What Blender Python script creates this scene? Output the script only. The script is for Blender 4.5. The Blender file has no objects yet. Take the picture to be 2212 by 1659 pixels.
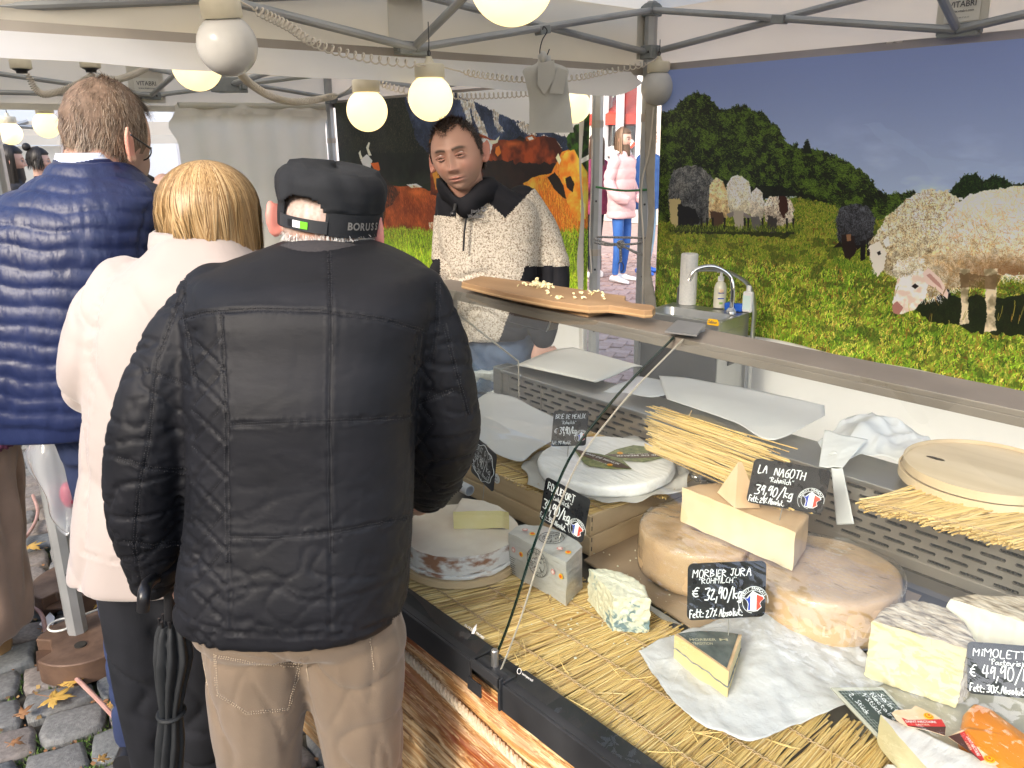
import bpy,bmesh,math,random
import numpy as np
from mathutils import Vector,Matrix,noise
R=math.radians
PI=math.pi
rnd=random.Random(7)
S=bpy.context.scene
COL=S.collection
FOC,CH,PITCH,HEAD,ROLL=1760.0,1.6,R(16.6),R(40.4),R(-0.66)
_fh=np.array([-math.cos(HEAD),math.sin(HEAD),0.0]);_rh=np.array([math.sin(HEAD),math.cos(HEAD),0.0]);_up=np.array([0,0,1.0])
FWD=_fh*math.cos(PITCH)-_up*math.sin(PITCH)
_u0=_fh*math.sin(PITCH)+_up*math.cos(PITCH)
RGT=_rh*math.cos(ROLL)+_u0*math.sin(ROLL)
UPV=_u0*math.cos(ROLL)-_rh*math.sin(ROLL)
EYE=np.array([0.0,0.0,CH])
def ray(a,b):
 return FWD+RGT*(a-1106.0)/FOC-UPV*(b-829.5)/FOC
def at(a,b,x=None,y=None,z=None,n=None,o=None):
 """measure: where the sight line of a photograph point meets a plane of the place"""
 d=ray(a,b)
 if n is not None:
  t=np.dot(np.array(o,float)-EYE,n)/np.dot(d,n)
 elif x is not None:t=(x-EYE[0])/d[0]
 elif y is not None:t=(y-EYE[1])/d[1]
 else:t=(z-EYE[2])/d[2]
 return EYE+d*t
cam=bpy.data.cameras.new('camera');camo=bpy.data.objects.new('camera',cam);COL.objects.link(camo)
cam.sensor_width=36;cam.lens=36*FOC/2212.0;cam.clip_start=0.05;cam.clip_end=500
camo.matrix_world=Matrix(((RGT[0],UPV[0],-FWD[0],0),(RGT[1],UPV[1],-FWD[1],0),(RGT[2],UPV[2],-FWD[2],CH),(0,0,0,1)))
S.camera=camo
SUN_EL,SUN_TX=27.0,-0.30
_tr=Vector((SUN_TX,1.0,0)).normalized()
_sd=Vector((_tr.x*math.cos(R(SUN_EL)),_tr.y*math.cos(R(SUN_EL)),-math.sin(R(SUN_EL))))
W=bpy.data.worlds.new('World');S.world=W;W.use_nodes=True
_n=W.node_tree.nodes;_l=W.node_tree.links
_bg=_n['Background'];_sk=_n.new('ShaderNodeTexSky');_sk.sky_type='NISHITA';_sk.sun_disc=False
_sk.sun_elevation=R(SUN_EL);_sk.sun_rotation=math.atan2(-_tr.x,-_tr.y);_sk.dust_density=3.0;_sk.air_density=1.0
_l.new(_sk.outputs[0],_bg.inputs[0]);_bg.inputs[1].default_value=0.15
_sl=bpy.data.lights.new('sun','SUN');_sl.energy=0.75;_sl.angle=R(10);_sl.color=(1.0,0.94,0.84)
_so=bpy.data.objects.new('sun',_sl);COL.objects.link(_so);_so.rotation_euler=_sd.to_track_quat('-Z','Y').to_euler()
_so.location=(1,-4,6)
S.view_settings.view_transform='Standard';S.view_settings.look='None';S.view_settings.gamma=1
S.view_settings.use_curve_mapping=False;S.view_settings.exposure=1.87
S.render.engine='CYCLES'
S.cycles.use_denoising=True;S.cycles.max_bounces=9;S.cycles.diffuse_bounces=4;S.cycles.transparent_max_bounces=14
S.cycles.sample_clamp_indirect=6;S.cycles.caustics_reflective=False;S.cycles.caustics_refractive=False
MATS={}
def nt(name):
 m=bpy.data.materials.new(name);m.use_nodes=True
 n=m.node_tree.nodes;l=m.node_tree.links
 return m,n,l,n['Principled BSDF']
def c4(c):return(c[0],c[1],c[2],1.0)
def mat(name,c,c2=None,sc=8.0,rough=0.6,metal=0.0,bump=0.0,bsc=60.0,bdet=4,stretch=(1,1,1),spec=0.5,sheen=0.0,sss=0.0,coat=0.0,transl=0.0,r2=None,dist=0.001,det=5,c3=None,alpha=None,vcol=None,aniso=None,ramp=(0.35,0.65)):
 if name in MATS:return MATS[name]
 m,n,l,b=nt(name)
 b.inputs['Base Color'].default_value=c4(c);b.inputs['Roughness'].default_value=rough
 b.inputs['Metallic'].default_value=metal;b.inputs['Specular IOR Level'].default_value=spec
 if sheen:b.inputs['Sheen Weight'].default_value=sheen
 if coat:b.inputs['Coat Weight'].default_value=coat;b.inputs['Coat Roughness'].default_value=0.15
 if sss:
  b.inputs['Subsurface Weight'].default_value=sss;b.inputs['Subsurface Radius'].default_value=(0.012,0.006,0.004);b.inputs['Subsurface Scale'].default_value=0.6
 tc=n.new('ShaderNodeTexCoord');mp=n.new('ShaderNodeMapping');mp.inputs['Scale'].default_value=stretch
 l.new(tc.outputs['Object'],mp.inputs[0])
 col=None
 if c2 is not None:
  t=n.new('ShaderNodeTexNoise');t.inputs['Scale'].default_value=sc;t.inputs['Detail'].default_value=det
  l.new(mp.outputs[0],t.inputs[0])
  r=n.new('ShaderNodeValToRGB');e=r.color_ramp.elements
  e[0].position,e[1].position=ramp;e[0].color=c4(c);e[1].color=c4(c2)
  if c3 is not None:
   e2=r.color_ramp.elements.new((ramp[0]+ramp[1])/2);e2.color=c4(c3)
  l.new(t.outputs[0],r.inputs[0]);col=r.outputs[0]
  if r2 is not None:
   mr=n.new('ShaderNodeMapRange');mr.inputs[1].default_value=0.3;mr.inputs[2].default_value=0.7
   mr.inputs[3].default_value=rough;mr.inputs[4].default_value=r2
   l.new(t.outputs[0],mr.inputs[0]);l.new(mr.outputs[0],b.inputs['Roughness'])
 if vcol:
  a=n.new('ShaderNodeVertexColor');a.layer_name=vcol
  if col is not None:
   mx=n.new('ShaderNodeMix');mx.data_type='RGBA';mx.blend_type='MULTIPLY';mx.inputs[0].default_value=1
   l.new(a.outputs[0],mx.inputs[6]);l.new(col,mx.inputs[7]);col=mx.outputs[2]
  else:col=a.outputs[0]
 if col is not None:l.new(col,b.inputs['Base Color'])
 if bump:
  t2=n.new('ShaderNodeTexNoise');t2.inputs['Scale'].default_value=bsc;t2.inputs['Detail'].default_value=bdet
  l.new(mp.outputs[0],t2.inputs[0])
  bp=n.new('ShaderNodeBump');bp.inputs['Strength'].default_value=bump;bp.inputs['Distance'].default_value=dist
  l.new(t2.outputs[0],bp.inputs['Height']);l.new(bp.outputs[0],b.inputs['Normal'])
 if transl:
  out=n['Material Output'];tr=n.new('ShaderNodeBsdfTranslucent');ms=n.new('ShaderNodeMixShader');ms.inputs[0].default_value=transl
  if col is not None:l.new(col,tr.inputs[0])
  else:tr.inputs[0].default_value=c4(c)
  l.new(b.outputs[0],ms.inputs[1]);l.new(tr.outputs[0],ms.inputs[2]);l.new(ms.outputs[0],out.inputs[0])
 MATS[name]=m
 return m
def mat_clear(name,tint=(1,1,1),rough=0.03,bump=0.0,bsc=30,body=0.0,bodycol=(1,1,1),refl=1.0,stretch=(1,1,1),bdist=.004):
 """thin clear sheet: transparent body, fresnel gloss, optional faint white body (film, bag)"""
 if name in MATS:return MATS[name]
 m,n,l,b=nt(name);n.remove(b);out=n['Material Output']
 tr=n.new('ShaderNodeBsdfTransparent');tr.inputs[0].default_value=c4(tint)
 gl=n.new('ShaderNodeBsdfGlossy');gl.inputs['Roughness'].default_value=rough
 lw=n.new('ShaderNodeLayerWeight');lw.inputs[0].default_value=0.5
 pw=n.new('ShaderNodeMath');pw.operation='POWER';pw.inputs[1].default_value=4.0;l.new(lw.outputs['Facing'],pw.inputs[0])
 mu=n.new('ShaderNodeMath');mu.operation='MULTIPLY_ADD';mu.inputs[1].default_value=0.75*refl;mu.inputs[2].default_value=0.045*refl;mu.use_clamp=True;l.new(pw.outputs[0],mu.inputs[0])
 ms=n.new('ShaderNodeMixShader');l.new(mu.outputs[0],ms.inputs[0]);l.new(gl.outputs[0],ms.inputs[2])
 base=tr.outputs[0]
 if body:
  df=n.new('ShaderNodeBsdfDiffuse');df.inputs[0].default_value=c4(bodycol)
  tl=n.new('ShaderNodeBsdfTranslucent');tl.inputs[0].default_value=c4(bodycol)
  m1=n.new('ShaderNodeMixShader');m1.inputs[0].default_value=0.5;l.new(df.outputs[0],m1.inputs[1]);l.new(tl.outputs[0],m1.inputs[2])
  m2=n.new('ShaderNodeMixShader');m2.inputs[0].default_value=body;l.new(tr.outputs[0],m2.inputs[1]);l.new(m1.outputs[0],m2.inputs[2]);base=m2.outputs[0]
 l.new(base,ms.inputs[1]);l.new(ms.outputs[0],out.inputs[0])
 if bump:
  tc=n.new('ShaderNodeTexCoord');mp=n.new('ShaderNodeMapping');mp.inputs['Scale'].default_value=stretch;l.new(tc.outputs['Object'],mp.inputs[0])
  t2=n.new('ShaderNodeTexNoise');t2.inputs['Scale'].default_value=bsc;t2.inputs['Detail'].default_value=3;l.new(mp.outputs[0],t2.inputs[0])
  bp=n.new('ShaderNodeBump');bp.inputs['Strength'].default_value=bump;bp.inputs['Distance'].default_value=bdist
  l.new(t2.outputs[0],bp.inputs['Height']);l.new(bp.outputs[0],gl.inputs['Normal']);l.new(bp.outputs[0],lw.inputs['Normal'])
 MATS[name]=m
 return m
def mat_emit(name,c,strength,rough=0.3):
 if name in MATS:return MATS[name]
 m,n,l,b=nt(name)
 b.inputs['Base Color'].default_value=c4((0.9,0.88,0.8));b.inputs['Roughness'].default_value=rough
 b.inputs['Emission Color'].default_value=c4(c);b.inputs['Emission Strength'].default_value=strength
 MATS[name]=m
 return m
def mat_image(name,img,rough=0.5,bump=0.0,uv=True,sheen=0.0):
 m,n,l,b=nt(name)
 t=n.new('ShaderNodeTexImage');t.image=img;t.extension='EXTEND'
 tc=n.new('ShaderNodeTexCoord');l.new(tc.outputs['UV'],t.inputs[0]);l.new(t.outputs[0],b.inputs['Base Color'])
 b.inputs['Roughness'].default_value=rough
 if bump:
  t2=n.new('ShaderNodeTexNoise');t2.inputs['Scale'].default_value=3.0;l.new(tc.outputs['Object'],t2.inputs[0])
  bp=n.new('ShaderNodeBump');bp.inputs['Strength'].default_value=bump;bp.inputs['Distance'].default_value=0.02
  l.new(t2.outputs[0],bp.inputs['Height']);l.new(bp.outputs[0],b.inputs['Normal'])
 return m
def nrm(v):
 v=np.asarray(v,float);return v/(np.linalg.norm(v)+1e-12)
class MB:
 def __init__(s):s.v=[];s.f=[];s.k=0;s.mi=[];s.uv=None
 def add(s,vs,fs,mi=0):
  vs=np.asarray(vs,float).reshape(-1,3);s.v.append(vs);k=s.k
  s.f+=[tuple(i+k for i in f)for f in fs];s.mi+=[mi]*len(fs);s.k+=len(vs);return s
 def box(s,lo,hi,mi=0,fr=None):
  lo=np.array(lo,float);hi=np.array(hi,float)
  c=np.array([[x,y,z]for z in(0,1)for y in(0,1)for x in(0,1)],float)*(hi-lo)+lo
  if fr is not None:c=fr[0]+c@np.array(fr[1:4])
  return s.add(c,[(0,2,3,1),(4,5,7,6),(0,1,5,4),(1,3,7,5),(3,2,6,7),(2,0,4,6)],mi)
 def loft(s,rings,cap=True,closed=True,mi=0):
  rings=[np.asarray(r,float)for r in rings];n=len(rings[0]);k=len(rings)
  fs=[]
  for i in range(k-1):
   for j in range(n if closed else n-1):
    a=i*n+j;b=i*n+(j+1)%n;fs.append((a,b,b+n,a+n))
  if cap and closed:fs+=[tuple(range(n-1,-1,-1)),tuple((k-1)*n+j for j in range(n))]
  return s.add(np.concatenate(rings),fs,mi)
 def tube(s,pts,r,n=8,mi=0,cap=True,up=None,ry=None):
  """r: radius or list; ry: second radius for an oval section (along 'up')"""
  P=np.asarray(pts,float);k=len(P)
  rr=np.full(k,r,float)if np.isscalar(r)else np.asarray(r,float)
  r2=rr if ry is None else(np.full(k,ry,float)if np.isscalar(ry)else np.asarray(ry,float))
  T=np.gradient(P,axis=0)if k>2 else np.array([P[1]-P[0]]*2)
  T/=(np.linalg.norm(T,axis=1)[:,None]+1e-12)
  u=np.array(up,float)if up is not None else np.array([0,0,1.0])
  if abs(np.dot(u,T[0]))>0.95 and up is None:u=np.array([1.0,0,0])
  rings=[];th=np.linspace(0,2*PI,n,endpoint=False)
  for i in range(k):
   u=u-T[i]*np.dot(u,T[i]);u=nrm(u);w=np.cross(T[i],u)
   rings.append(P[i]+np.outer(np.cos(th)*rr[i],w)+np.outer(np.sin(th)*r2[i],u))
  return s.loft(rings,cap,True,mi)
 def lathe(s,c,prof,n=24,mi=0,axis=None,cap=True):
  """prof [(radius, height)]"""
  th=np.linspace(0,2*PI,n,endpoint=False);c=np.asarray(c,float)
  if axis is None:ax,e1,e2=np.array([0,0,1.]),np.array([1.,0,0]),np.array([0,1.,0])
  else:
   ax=nrm(axis);e1=nrm(np.cross(ax,[0.3,0.2,0.9]));e2=np.cross(ax,e1)
  return s.loft([c+ax*h+np.outer(np.cos(th)*r,e1)+np.outer(np.sin(th)*r,e2)for r,h in prof],cap,True,mi)
 def ball(s,c,r,n=16,m=10,mi=0,axes=None):
  c=np.asarray(c,float);r=np.array([r]*3 if np.isscalar(r)else r,float)
  A=np.eye(3)if axes is None else np.array(axes,float)
  rings=[]
  for i in range(m+1):
   a=-PI/2+PI*i/m;a=max(min(a,PI/2-1e-3),-PI/2+1e-3);th=np.linspace(0,2*PI,n,endpoint=False)
   q=np.stack([np.cos(th)*math.cos(a)*r[0],np.sin(th)*math.cos(a)*r[1],np.full(n,math.sin(a)*r[2])],1)
   rings.append(c+q@A)
  return s.loft(rings,True,True,mi)
 def grid(s,fn,nu,nv,mi=0,uv=False):
  P=np.array([[fn(i/nu,j/nv)for i in range(nu+1)]for j in range(nv+1)]).reshape(-1,3)
  fs=[(j*(nu+1)+i,j*(nu+1)+i+1,(j+1)*(nu+1)+i+1,(j+1)*(nu+1)+i)for j in range(nv)for i in range(nu)]
  if uv:s.uv=[(i/nu,j/nv)for j in range(nv+1)for i in range(nu+1)]
  return s.add(P,fs,mi)
 def poly(s,pts,mi=0):return s.add(pts,[tuple(range(len(pts)))],mi)
 def prism(s,pts,d,mi=0):
  """closed outline (3D, planar) extruded by vector d"""
  P=np.asarray(pts,float);n=len(P);d=np.asarray(d,float)
  return s.add(np.concatenate([P,P+d]),[tuple(range(n-1,-1,-1)),tuple(range(n,2*n))]+[(i,(i+1)%n,(i+1)%n+n,i+n)for i in range(n)],mi)
 def arr(s):return np.concatenate(s.v)if s.v else np.zeros((0,3))
def to_mesh(name,mb,org=(0,0,0),smooth=True,fix=True):
 me=bpy.data.meshes.new(name)
 V=mb.arr()-np.asarray(org,float)
 me.from_pydata(V.tolist(),[],mb.f)
 if len(set(mb.mi))>1:me.polygons.foreach_set('material_index',mb.mi)
 if mb.uv is not None:
  u=me.uv_layers.new(name='UVMap');idx=np.zeros(len(me.loops),int);me.loops.foreach_get('vertex_index',idx)
  u.data.foreach_set('uv',np.array(mb.uv,float)[idx].ravel())
 if fix:
  bm=bmesh.new();bm.from_mesh(me);bmesh.ops.recalc_face_normals(bm,faces=bm.faces);bm.to_mesh(me);bm.free()
 if smooth:
  me.polygons.foreach_set('use_smooth',[True]*len(me.polygons))
  try:me.set_sharp_from_angle(angle=R(smooth if smooth is not True else 35))
  except Exception:pass
 me.update()
 return me
def props(o,label=None,cat=None,group=None,kind=None):
 if label:o['label']=label
 if cat:o['category']=cat
 if group:o['group']=group
 if kind:o['kind']=kind
 return o
def worldloc(p):
 v=Vector((0,0,0))
 while p is not None:v+=p.location;p=p.parent
 return v
def thing(name,label,cat,loc,group=None):
 o=bpy.data.objects.new(name,None);COL.objects.link(o);o.location=tuple(float(a)for a in loc);o.empty_display_size=0.05
 return props(o,label,cat,group)
def mk(name,mb,m,parent=None,smooth=True,kind=None,label=None,solid=0,sub=0,bevel=0,org=None,fix=True):
 """one mesh object from world coordinates; parented objects keep them"""
 o0=worldloc(parent)if parent else Vector(org if org is not None else(0,0,0))
 me=mb if isinstance(mb,bpy.types.Mesh)else to_mesh(name,mb,tuple(o0),smooth,fix)
 for mm in(m if isinstance(m,(list,tuple))else[m]):me.materials.append(mm)
 o=bpy.data.objects.new(name,me);COL.objects.link(o)
 if parent:o.parent=parent
 else:o.location=o0
 if kind:o['kind']=kind
 if label:o['label']=label
 if solid:
  md=o.modifiers.new('t','SOLIDIFY');md.thickness=solid;md.offset=0
 if sub:
  md=o.modifiers.new('s','SUBSURF');md.levels=sub;md.render_levels=sub
 if bevel:
  md=o.modifiers.new('b','BEVEL');md.width=bevel;md.segments=2;md.limit_method='ANGLE';md.angle_limit=R(40)
 return o
def single(name,mb,m,label,cat,group=None,**k):
 """a thing that is one mesh; its origin sits at its base"""
 V=mb.arr();org=k.pop('org',None)
 if org is None:org=((V[:,0].min()+V[:,0].max())/2,(V[:,1].min()+V[:,1].max())/2,V[:,2].min())
 return props(mk(name,mb,m,None,org=org,**k),label,cat,group)
def share(o,name,parent,loc):
 """another piece with the same mesh"""
 c=o.copy();c.name=name;COL.objects.link(c);c.parent=parent;c.location=loc;return c
def copy_tree(o,loc=None,rz=None,label=None):
 c=o.copy();COL.objects.link(c)
 if loc is not None:c.location=loc
 if rz is not None:c.rotation_euler.z=rz
 if label:c['label']=label
 for ch in list(o.children):
  d=ch.copy();COL.objects.link(d);d.parent=c
  for g in list(ch.children):
   e=g.copy();COL.objects.link(e);e.parent=d
 return c
def spline(pts,n=40):
 """smooth curve through points (catmull-rom)"""
 P=np.asarray(pts,float);P=np.concatenate([[2*P[0]-P[1]],P,[2*P[-1]-P[-2]]]);out=[]
 m=len(P)-3
 for t in np.linspace(0,m-1e-9,n):
  i=int(t);f=t-i;a,b,c,d=P[i:i+4]
  out.append(0.5*(2*b+(c-a)*f+(2*a-5*b+4*c-d)*f*f+(3*b-a-3*c+d)*f**3))
 return np.array(out)
def vnoise(P,s,seed=0.0):
 """cheap vectorised noise, sum of rotated sines, about -1..1"""
 P=np.asarray(P,float)*s;o=np.zeros(len(P));r=np.random.RandomState(int(seed*7+3))
 for k in range(7):
  d=nrm(r.normal(size=3));f=r.uniform(0.6,2.0);o+=np.sin(P@d*f*2+r.uniform(0,6.28)+1.3*np.sin(P@nrm(r.normal(size=3))*f+r.uniform(0,6)))
 return o/3.2
FONT_CACHE={}
def text_mb(txt,size,o,rt,upv,align='CENTER',bold=0.0,width=None,spacing=1.0):
 cu=bpy.data.curves.new('t','FONT');cu.body=txt;cu.size=1.0;cu.align_x=align;cu.align_y='CENTER';cu.offset=bold;cu.space_character=spacing
 cu.resolution_u=3
 ob=bpy.data.objects.new('t',cu);COL.objects.link(ob);dg=bpy.context.evaluated_depsgraph_get();dg.update()
 me=bpy.data.meshes.new_from_object(ob.evaluated_get(dg));bpy.data.objects.remove(ob);bpy.data.curves.remove(cu)
 V=np.array([v.co[:]for v in me.vertices]);F=[tuple(p.vertices)for p in me.polygons];bpy.data.meshes.remove(me)
 sx=size
 if width is not None:sx=width/max(1e-6,V[:,0].max()-V[:,0].min())
 rt=nrm(rt);upv=nrm(upv)
 mb=MB();mb.add(np.asarray(o,float)+np.outer(V[:,0]*sx,rt)+np.outer(V[:,1]*size,upv),F)
 return mb
GL={'A':'06,26,40|13,33'.replace('06,26,40','00,26,40'),'B':'00,06,25,24,03,32,31,00','C':'36,15,01,10,30','D':'00,06,25,33,21,00','E':'36,06,00,30|03,23','F':'00,06,36|03,23','G':'36,15,02,10,30,33,23','H':'00,06|40,46|03,43','I':'10,16','J':'06,36|26,21,10,01','L':'06,00,30','M':'00,06,23,46,40','N':'00,06,40,46','O':'16,03,10,30,43,36,16','P':'00,06,35,34,03','Q':'16,03,10,30,43,36,16|22,40','R':'00,06,35,34,03,40','S':'36,15,14,32,31,00','T':'06,46|26,20','U':'06,01,20,41,46','X':'00,46|06,40','Z':'06,46,00,40','a':'33,13,01,10,31,33,40','b':'06,00,20,32,23,02','c':'33,13,01,10,30','d':'33,13,01,10,31,36,30','e':'02,32,33,13,01,10,30','f':'36,16,10|03,23','g':'33,13,01,10,31|33,3-,0-','h':'06,00|02,23,30','i':'13,10|15,15','k':'06,00|33,02,30','l':'16,11,20','m':'03,00|02,13,10|12,33,30','n':'03,00|02,23,30','o':'13,01,10,31,23,13','r':'03,00|02,23','s':'33,13,02,31,10,00','t':'16,11,30|04,34','u':'03,01,20,33,30','ü':'03,01,20,33,30|05,05|35,35','w':'03,10,22,30,43','0':'16,03,10,30,43,36,16','1':'04,26,20','2':'05,26,35,00,40','3':'06,46,23,42,30,00','4':'16,02,42|36,30','5':'46,06,03,34,41,00','6':'36,02,10,31,33,02','7':'06,46,10','9':'35,16,03,13,35,36,30','8':'23,05,26,45,23,01,20,41,23',',':'11,0-','.':'10,10',':':'10,10|13,13','/':'0-,47','€':'46,26,02,20,40|04,34|02,32','%':'00,46|15,15|41,41','"':'06,05|26,25',"'":'16,15','-':'03,33','!':'16,12|10,10'}
def hand_mb(txt,o,rt,upv,h,w=None,thick=0.12,slant=0.1,seed=1,rise=0.0):
 """chalk-pen handwriting: every stroke a small flat ribbon; h letter height, w total width"""
 rr=random.Random(seed);x=0.0;strokes=[]
 for ch in txt:
  if ch==' ':x+=3.2;continue
  g=GL.get(ch)or GL.get(ch.upper())or ''
  adv=0
  jy=rr.uniform(-0.35,0.35);js=rr.uniform(0.9,1.1)
  for st in g.split('|'):
   pts=[]
   for p in st.split(','):
    if not p:continue
    px=int(p[0]);py=-2 if p[1]=='-' else int(p[1]);adv=max(adv,px)
    pts.append((x+px*js+rr.uniform(-.18,.18)+slant*py,py*js+jy+rr.uniform(-.2,.2)))
   if len(pts)==1:pts.append((pts[0][0]+.1,pts[0][1]))
   if pts:strokes.append(pts)
  x+=adv*js+1.5
 sy=h/6.0;sx=sy if w is None else w/max(x,1)
 rt=nrm(rt);upv=nrm(upv);nn=np.cross(rt,upv);mb=MB();o=np.asarray(o,float)
 for st in strokes:
  P=np.array(st);P=P if len(P)<3 else spline(np.c_[P,np.zeros(len(P))],len(P)*3)[:,:2]
  if np.ptp(P[:,0])+np.ptp(P[:,1])<0.8:P=np.array([[P[0,0]-.25,P[0,1]],[P[0,0]+.35,P[0,1]]])
  Q=np.c_[P[:,0]*sx,P[:,1]*sy+rise*P[:,0]*sx]
  T=np.gradient(Q,axis=0);T/=np.linalg.norm(T,axis=1)[:,None]+1e-9;Nn=np.c_[-T[:,1],T[:,0]];wd=h*thick/2
  L=Q+Nn*wd;Rr=Q-Nn*wd;L[0]-=T[0]*wd;Rr[0]-=T[0]*wd;L[-1]+=T[-1]*wd;Rr[-1]+=T[-1]*wd
  k=len(Q);vs=np.concatenate([L,Rr]);V3=o+np.outer(vs[:,0],rt)+np.outer(vs[:,1],upv)
  mb.add(V3,[(i,i+1,k+i+1,k+i)for i in range(k-1)])
 return mb
class Canvas:
 def __init__(s,conv,w,h,base=(0.5,0.5,0.5)):
  s.w,s.h,s.conv=w,h,conv;s.a=np.ones((h,w,3))*np.array(base);s.rs=np.random.RandomState(5)
  s.yy,s.xx=np.mgrid[0:h,0:w].astype(float)
 def fbm(s,sc,octv=4,seed=0,ay=1.0):
  if not hasattr(s,'cache'):s.cache={}
  key=(sc,octv,seed,ay)
  if key not in s.cache:
   if len(s.cache)>40:s.cache.clear()
   s.cache[key]=s._fbm(sc,octv,seed,ay)
  return s.cache[key]
 def _fbm(s,sc,octv=4,seed=0,ay=1.0):
  r=np.random.RandomState(seed);out=np.zeros((s.h,s.w));amp=1.0;tot=0
  for o in range(octv):
   gw=max(2,int(s.w/sc)+2);gh=max(2,int(s.h/(sc*ay))+2);g=r.rand(gh,gw)
   X=s.xx/s.w*(gw-1.001);Y=s.yy/s.h*(gh-1.001);x0=X.astype(int);y0=Y.astype(int);fx=X-x0;fy=Y-y0
   fx=fx*fx*(3-2*fx);fy=fy*fy*(3-2*fy)
   out+=amp*(g[y0,x0]*(1-fx)*(1-fy)+g[y0,x0+1]*fx*(1-fy)+g[y0+1,x0]*(1-fx)*fy+g[y0+1,x0+1]*fx*fy)
   tot+=amp;amp*=0.55;sc=max(sc/2,1.2)
  return out/tot
 def P(s,pts):return np.array([s.conv(*p)for p in pts])
 def mask(s,pts,warp=0,wsc=8,seed=1):
  q=s.P(pts);pad=int(warp)+3;m=np.zeros((s.h,s.w),bool)
  x0=int(max(0,q[:,0].min()-pad));x1=int(min(s.w,q[:,0].max()+pad));y0=int(max(0,q[:,1].min()-pad));y1=int(min(s.h,q[:,1].max()+pad))
  if x1<=x0 or y1<=y0:return m
  X=s.xx[y0:y1,x0:x1];Y=s.yy[y0:y1,x0:x1]
  if warp:
   sd=seed%5
   X=X+(s.fbm(wsc,2,sd)[y0:y1,x0:x1]-.5)*2*warp;Y=Y+(s.fbm(wsc,2,sd+50)[y0:y1,x0:x1]-.5)*2*warp
  mm=np.zeros(X.shape,bool);n=len(q)
  for i in range(n):
   ax,ay=q[i];bx,by=q[(i+1)%n]
   if ay==by:continue
   mm^=((ay>Y)!=(by>Y))&(X<(bx-ax)*(Y-ay)/(by-ay)+ax)
  m[y0:y1,x0:x1]=mm
  return m
 def fill(s,m,c,t=1.0):
  c=np.asarray(c,float)
  if c.ndim==1:s.a[m]=s.a[m]*(1-t)+c*t
  else:s.a[m]=s.a[m]*(1-t)+c[m]*t
 def mixc(s,f,c1,c2,lo=.35,hi=.65):
  f=np.clip((f-lo)/(hi-lo),0,1)[...,None];return np.array(c1)*(1-f)+np.array(c2)*f
 def strokes(s,m,n,length,cols,ang=-90,spread=30,curl=0,seed=2,vary=0.5,th=1):
  """short strokes rooted inside the mask"""
  r=np.random.RandomState(seed);ys,xs=np.nonzero(m)
  if len(ys)==0:return
  k=r.randint(0,len(ys),n);k=k[np.argsort(ys[k])];x=xs[k].astype(float);y=ys[k].astype(float)
  a=np.radians(ang+r.uniform(-spread,spread,n));L=length*r.uniform(1-vary,1+vary,n);cols=np.array(cols);ci=r.randint(0,len(cols),n)
  col=cols[ci]*r.uniform(0.8,1.15,n)[:,None];cu=np.radians(r.uniform(-curl,curl,n));st=int(length*1.6)+1
  for i in range(st):
   on=i<L;xi=np.clip(x.astype(int),0,s.w-1);yi=np.clip(y.astype(int),0,s.h-1)
   for dx in range(th):s.a[yi[on],np.clip(xi[on]+dx,0,s.w-1)]=col[on]
   x+=np.cos(a);y+=np.sin(a);a+=cu/max(1,length)
 def blobshade(s,m,c,r,col,t):
  q=s.P([c])[0];d=np.exp(-(((s.xx-q[0])/r[0])**2+((s.yy-q[1])/r[1])**2));d=(d*t)[...,None]*m[...,None]
  s.a=s.a*(1-d)+np.array(col)*d
 def image(s,name,gain=1.0):
  im=bpy.data.images.new(name,s.w,s.h);px=np.ones((s.h,s.w,4),np.float32)
  px[...,:3]=np.clip(s.a*gain,0,1)[::-1];im.pixels.foreach_set(px.ravel());im.pack();return im
WALL_Y=3.1
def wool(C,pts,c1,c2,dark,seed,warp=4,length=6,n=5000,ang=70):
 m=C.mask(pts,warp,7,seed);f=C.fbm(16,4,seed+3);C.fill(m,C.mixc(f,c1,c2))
 C.strokes(m,n,length,[c1,c2,c2,dark],ang,60,60,seed);C.fill(m,C.mixc(f,c1,c2),0.25);ys=C.P(pts)[:,1];g=np.clip((C.yy-ys.min())/(np.ptp(ys)+1),0,1);k=C.fbm(11,3,seed%7+60)-.5;C.a[m]*=(1.10-.42*g**2+k*.5)[m][:,None];return m
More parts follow.
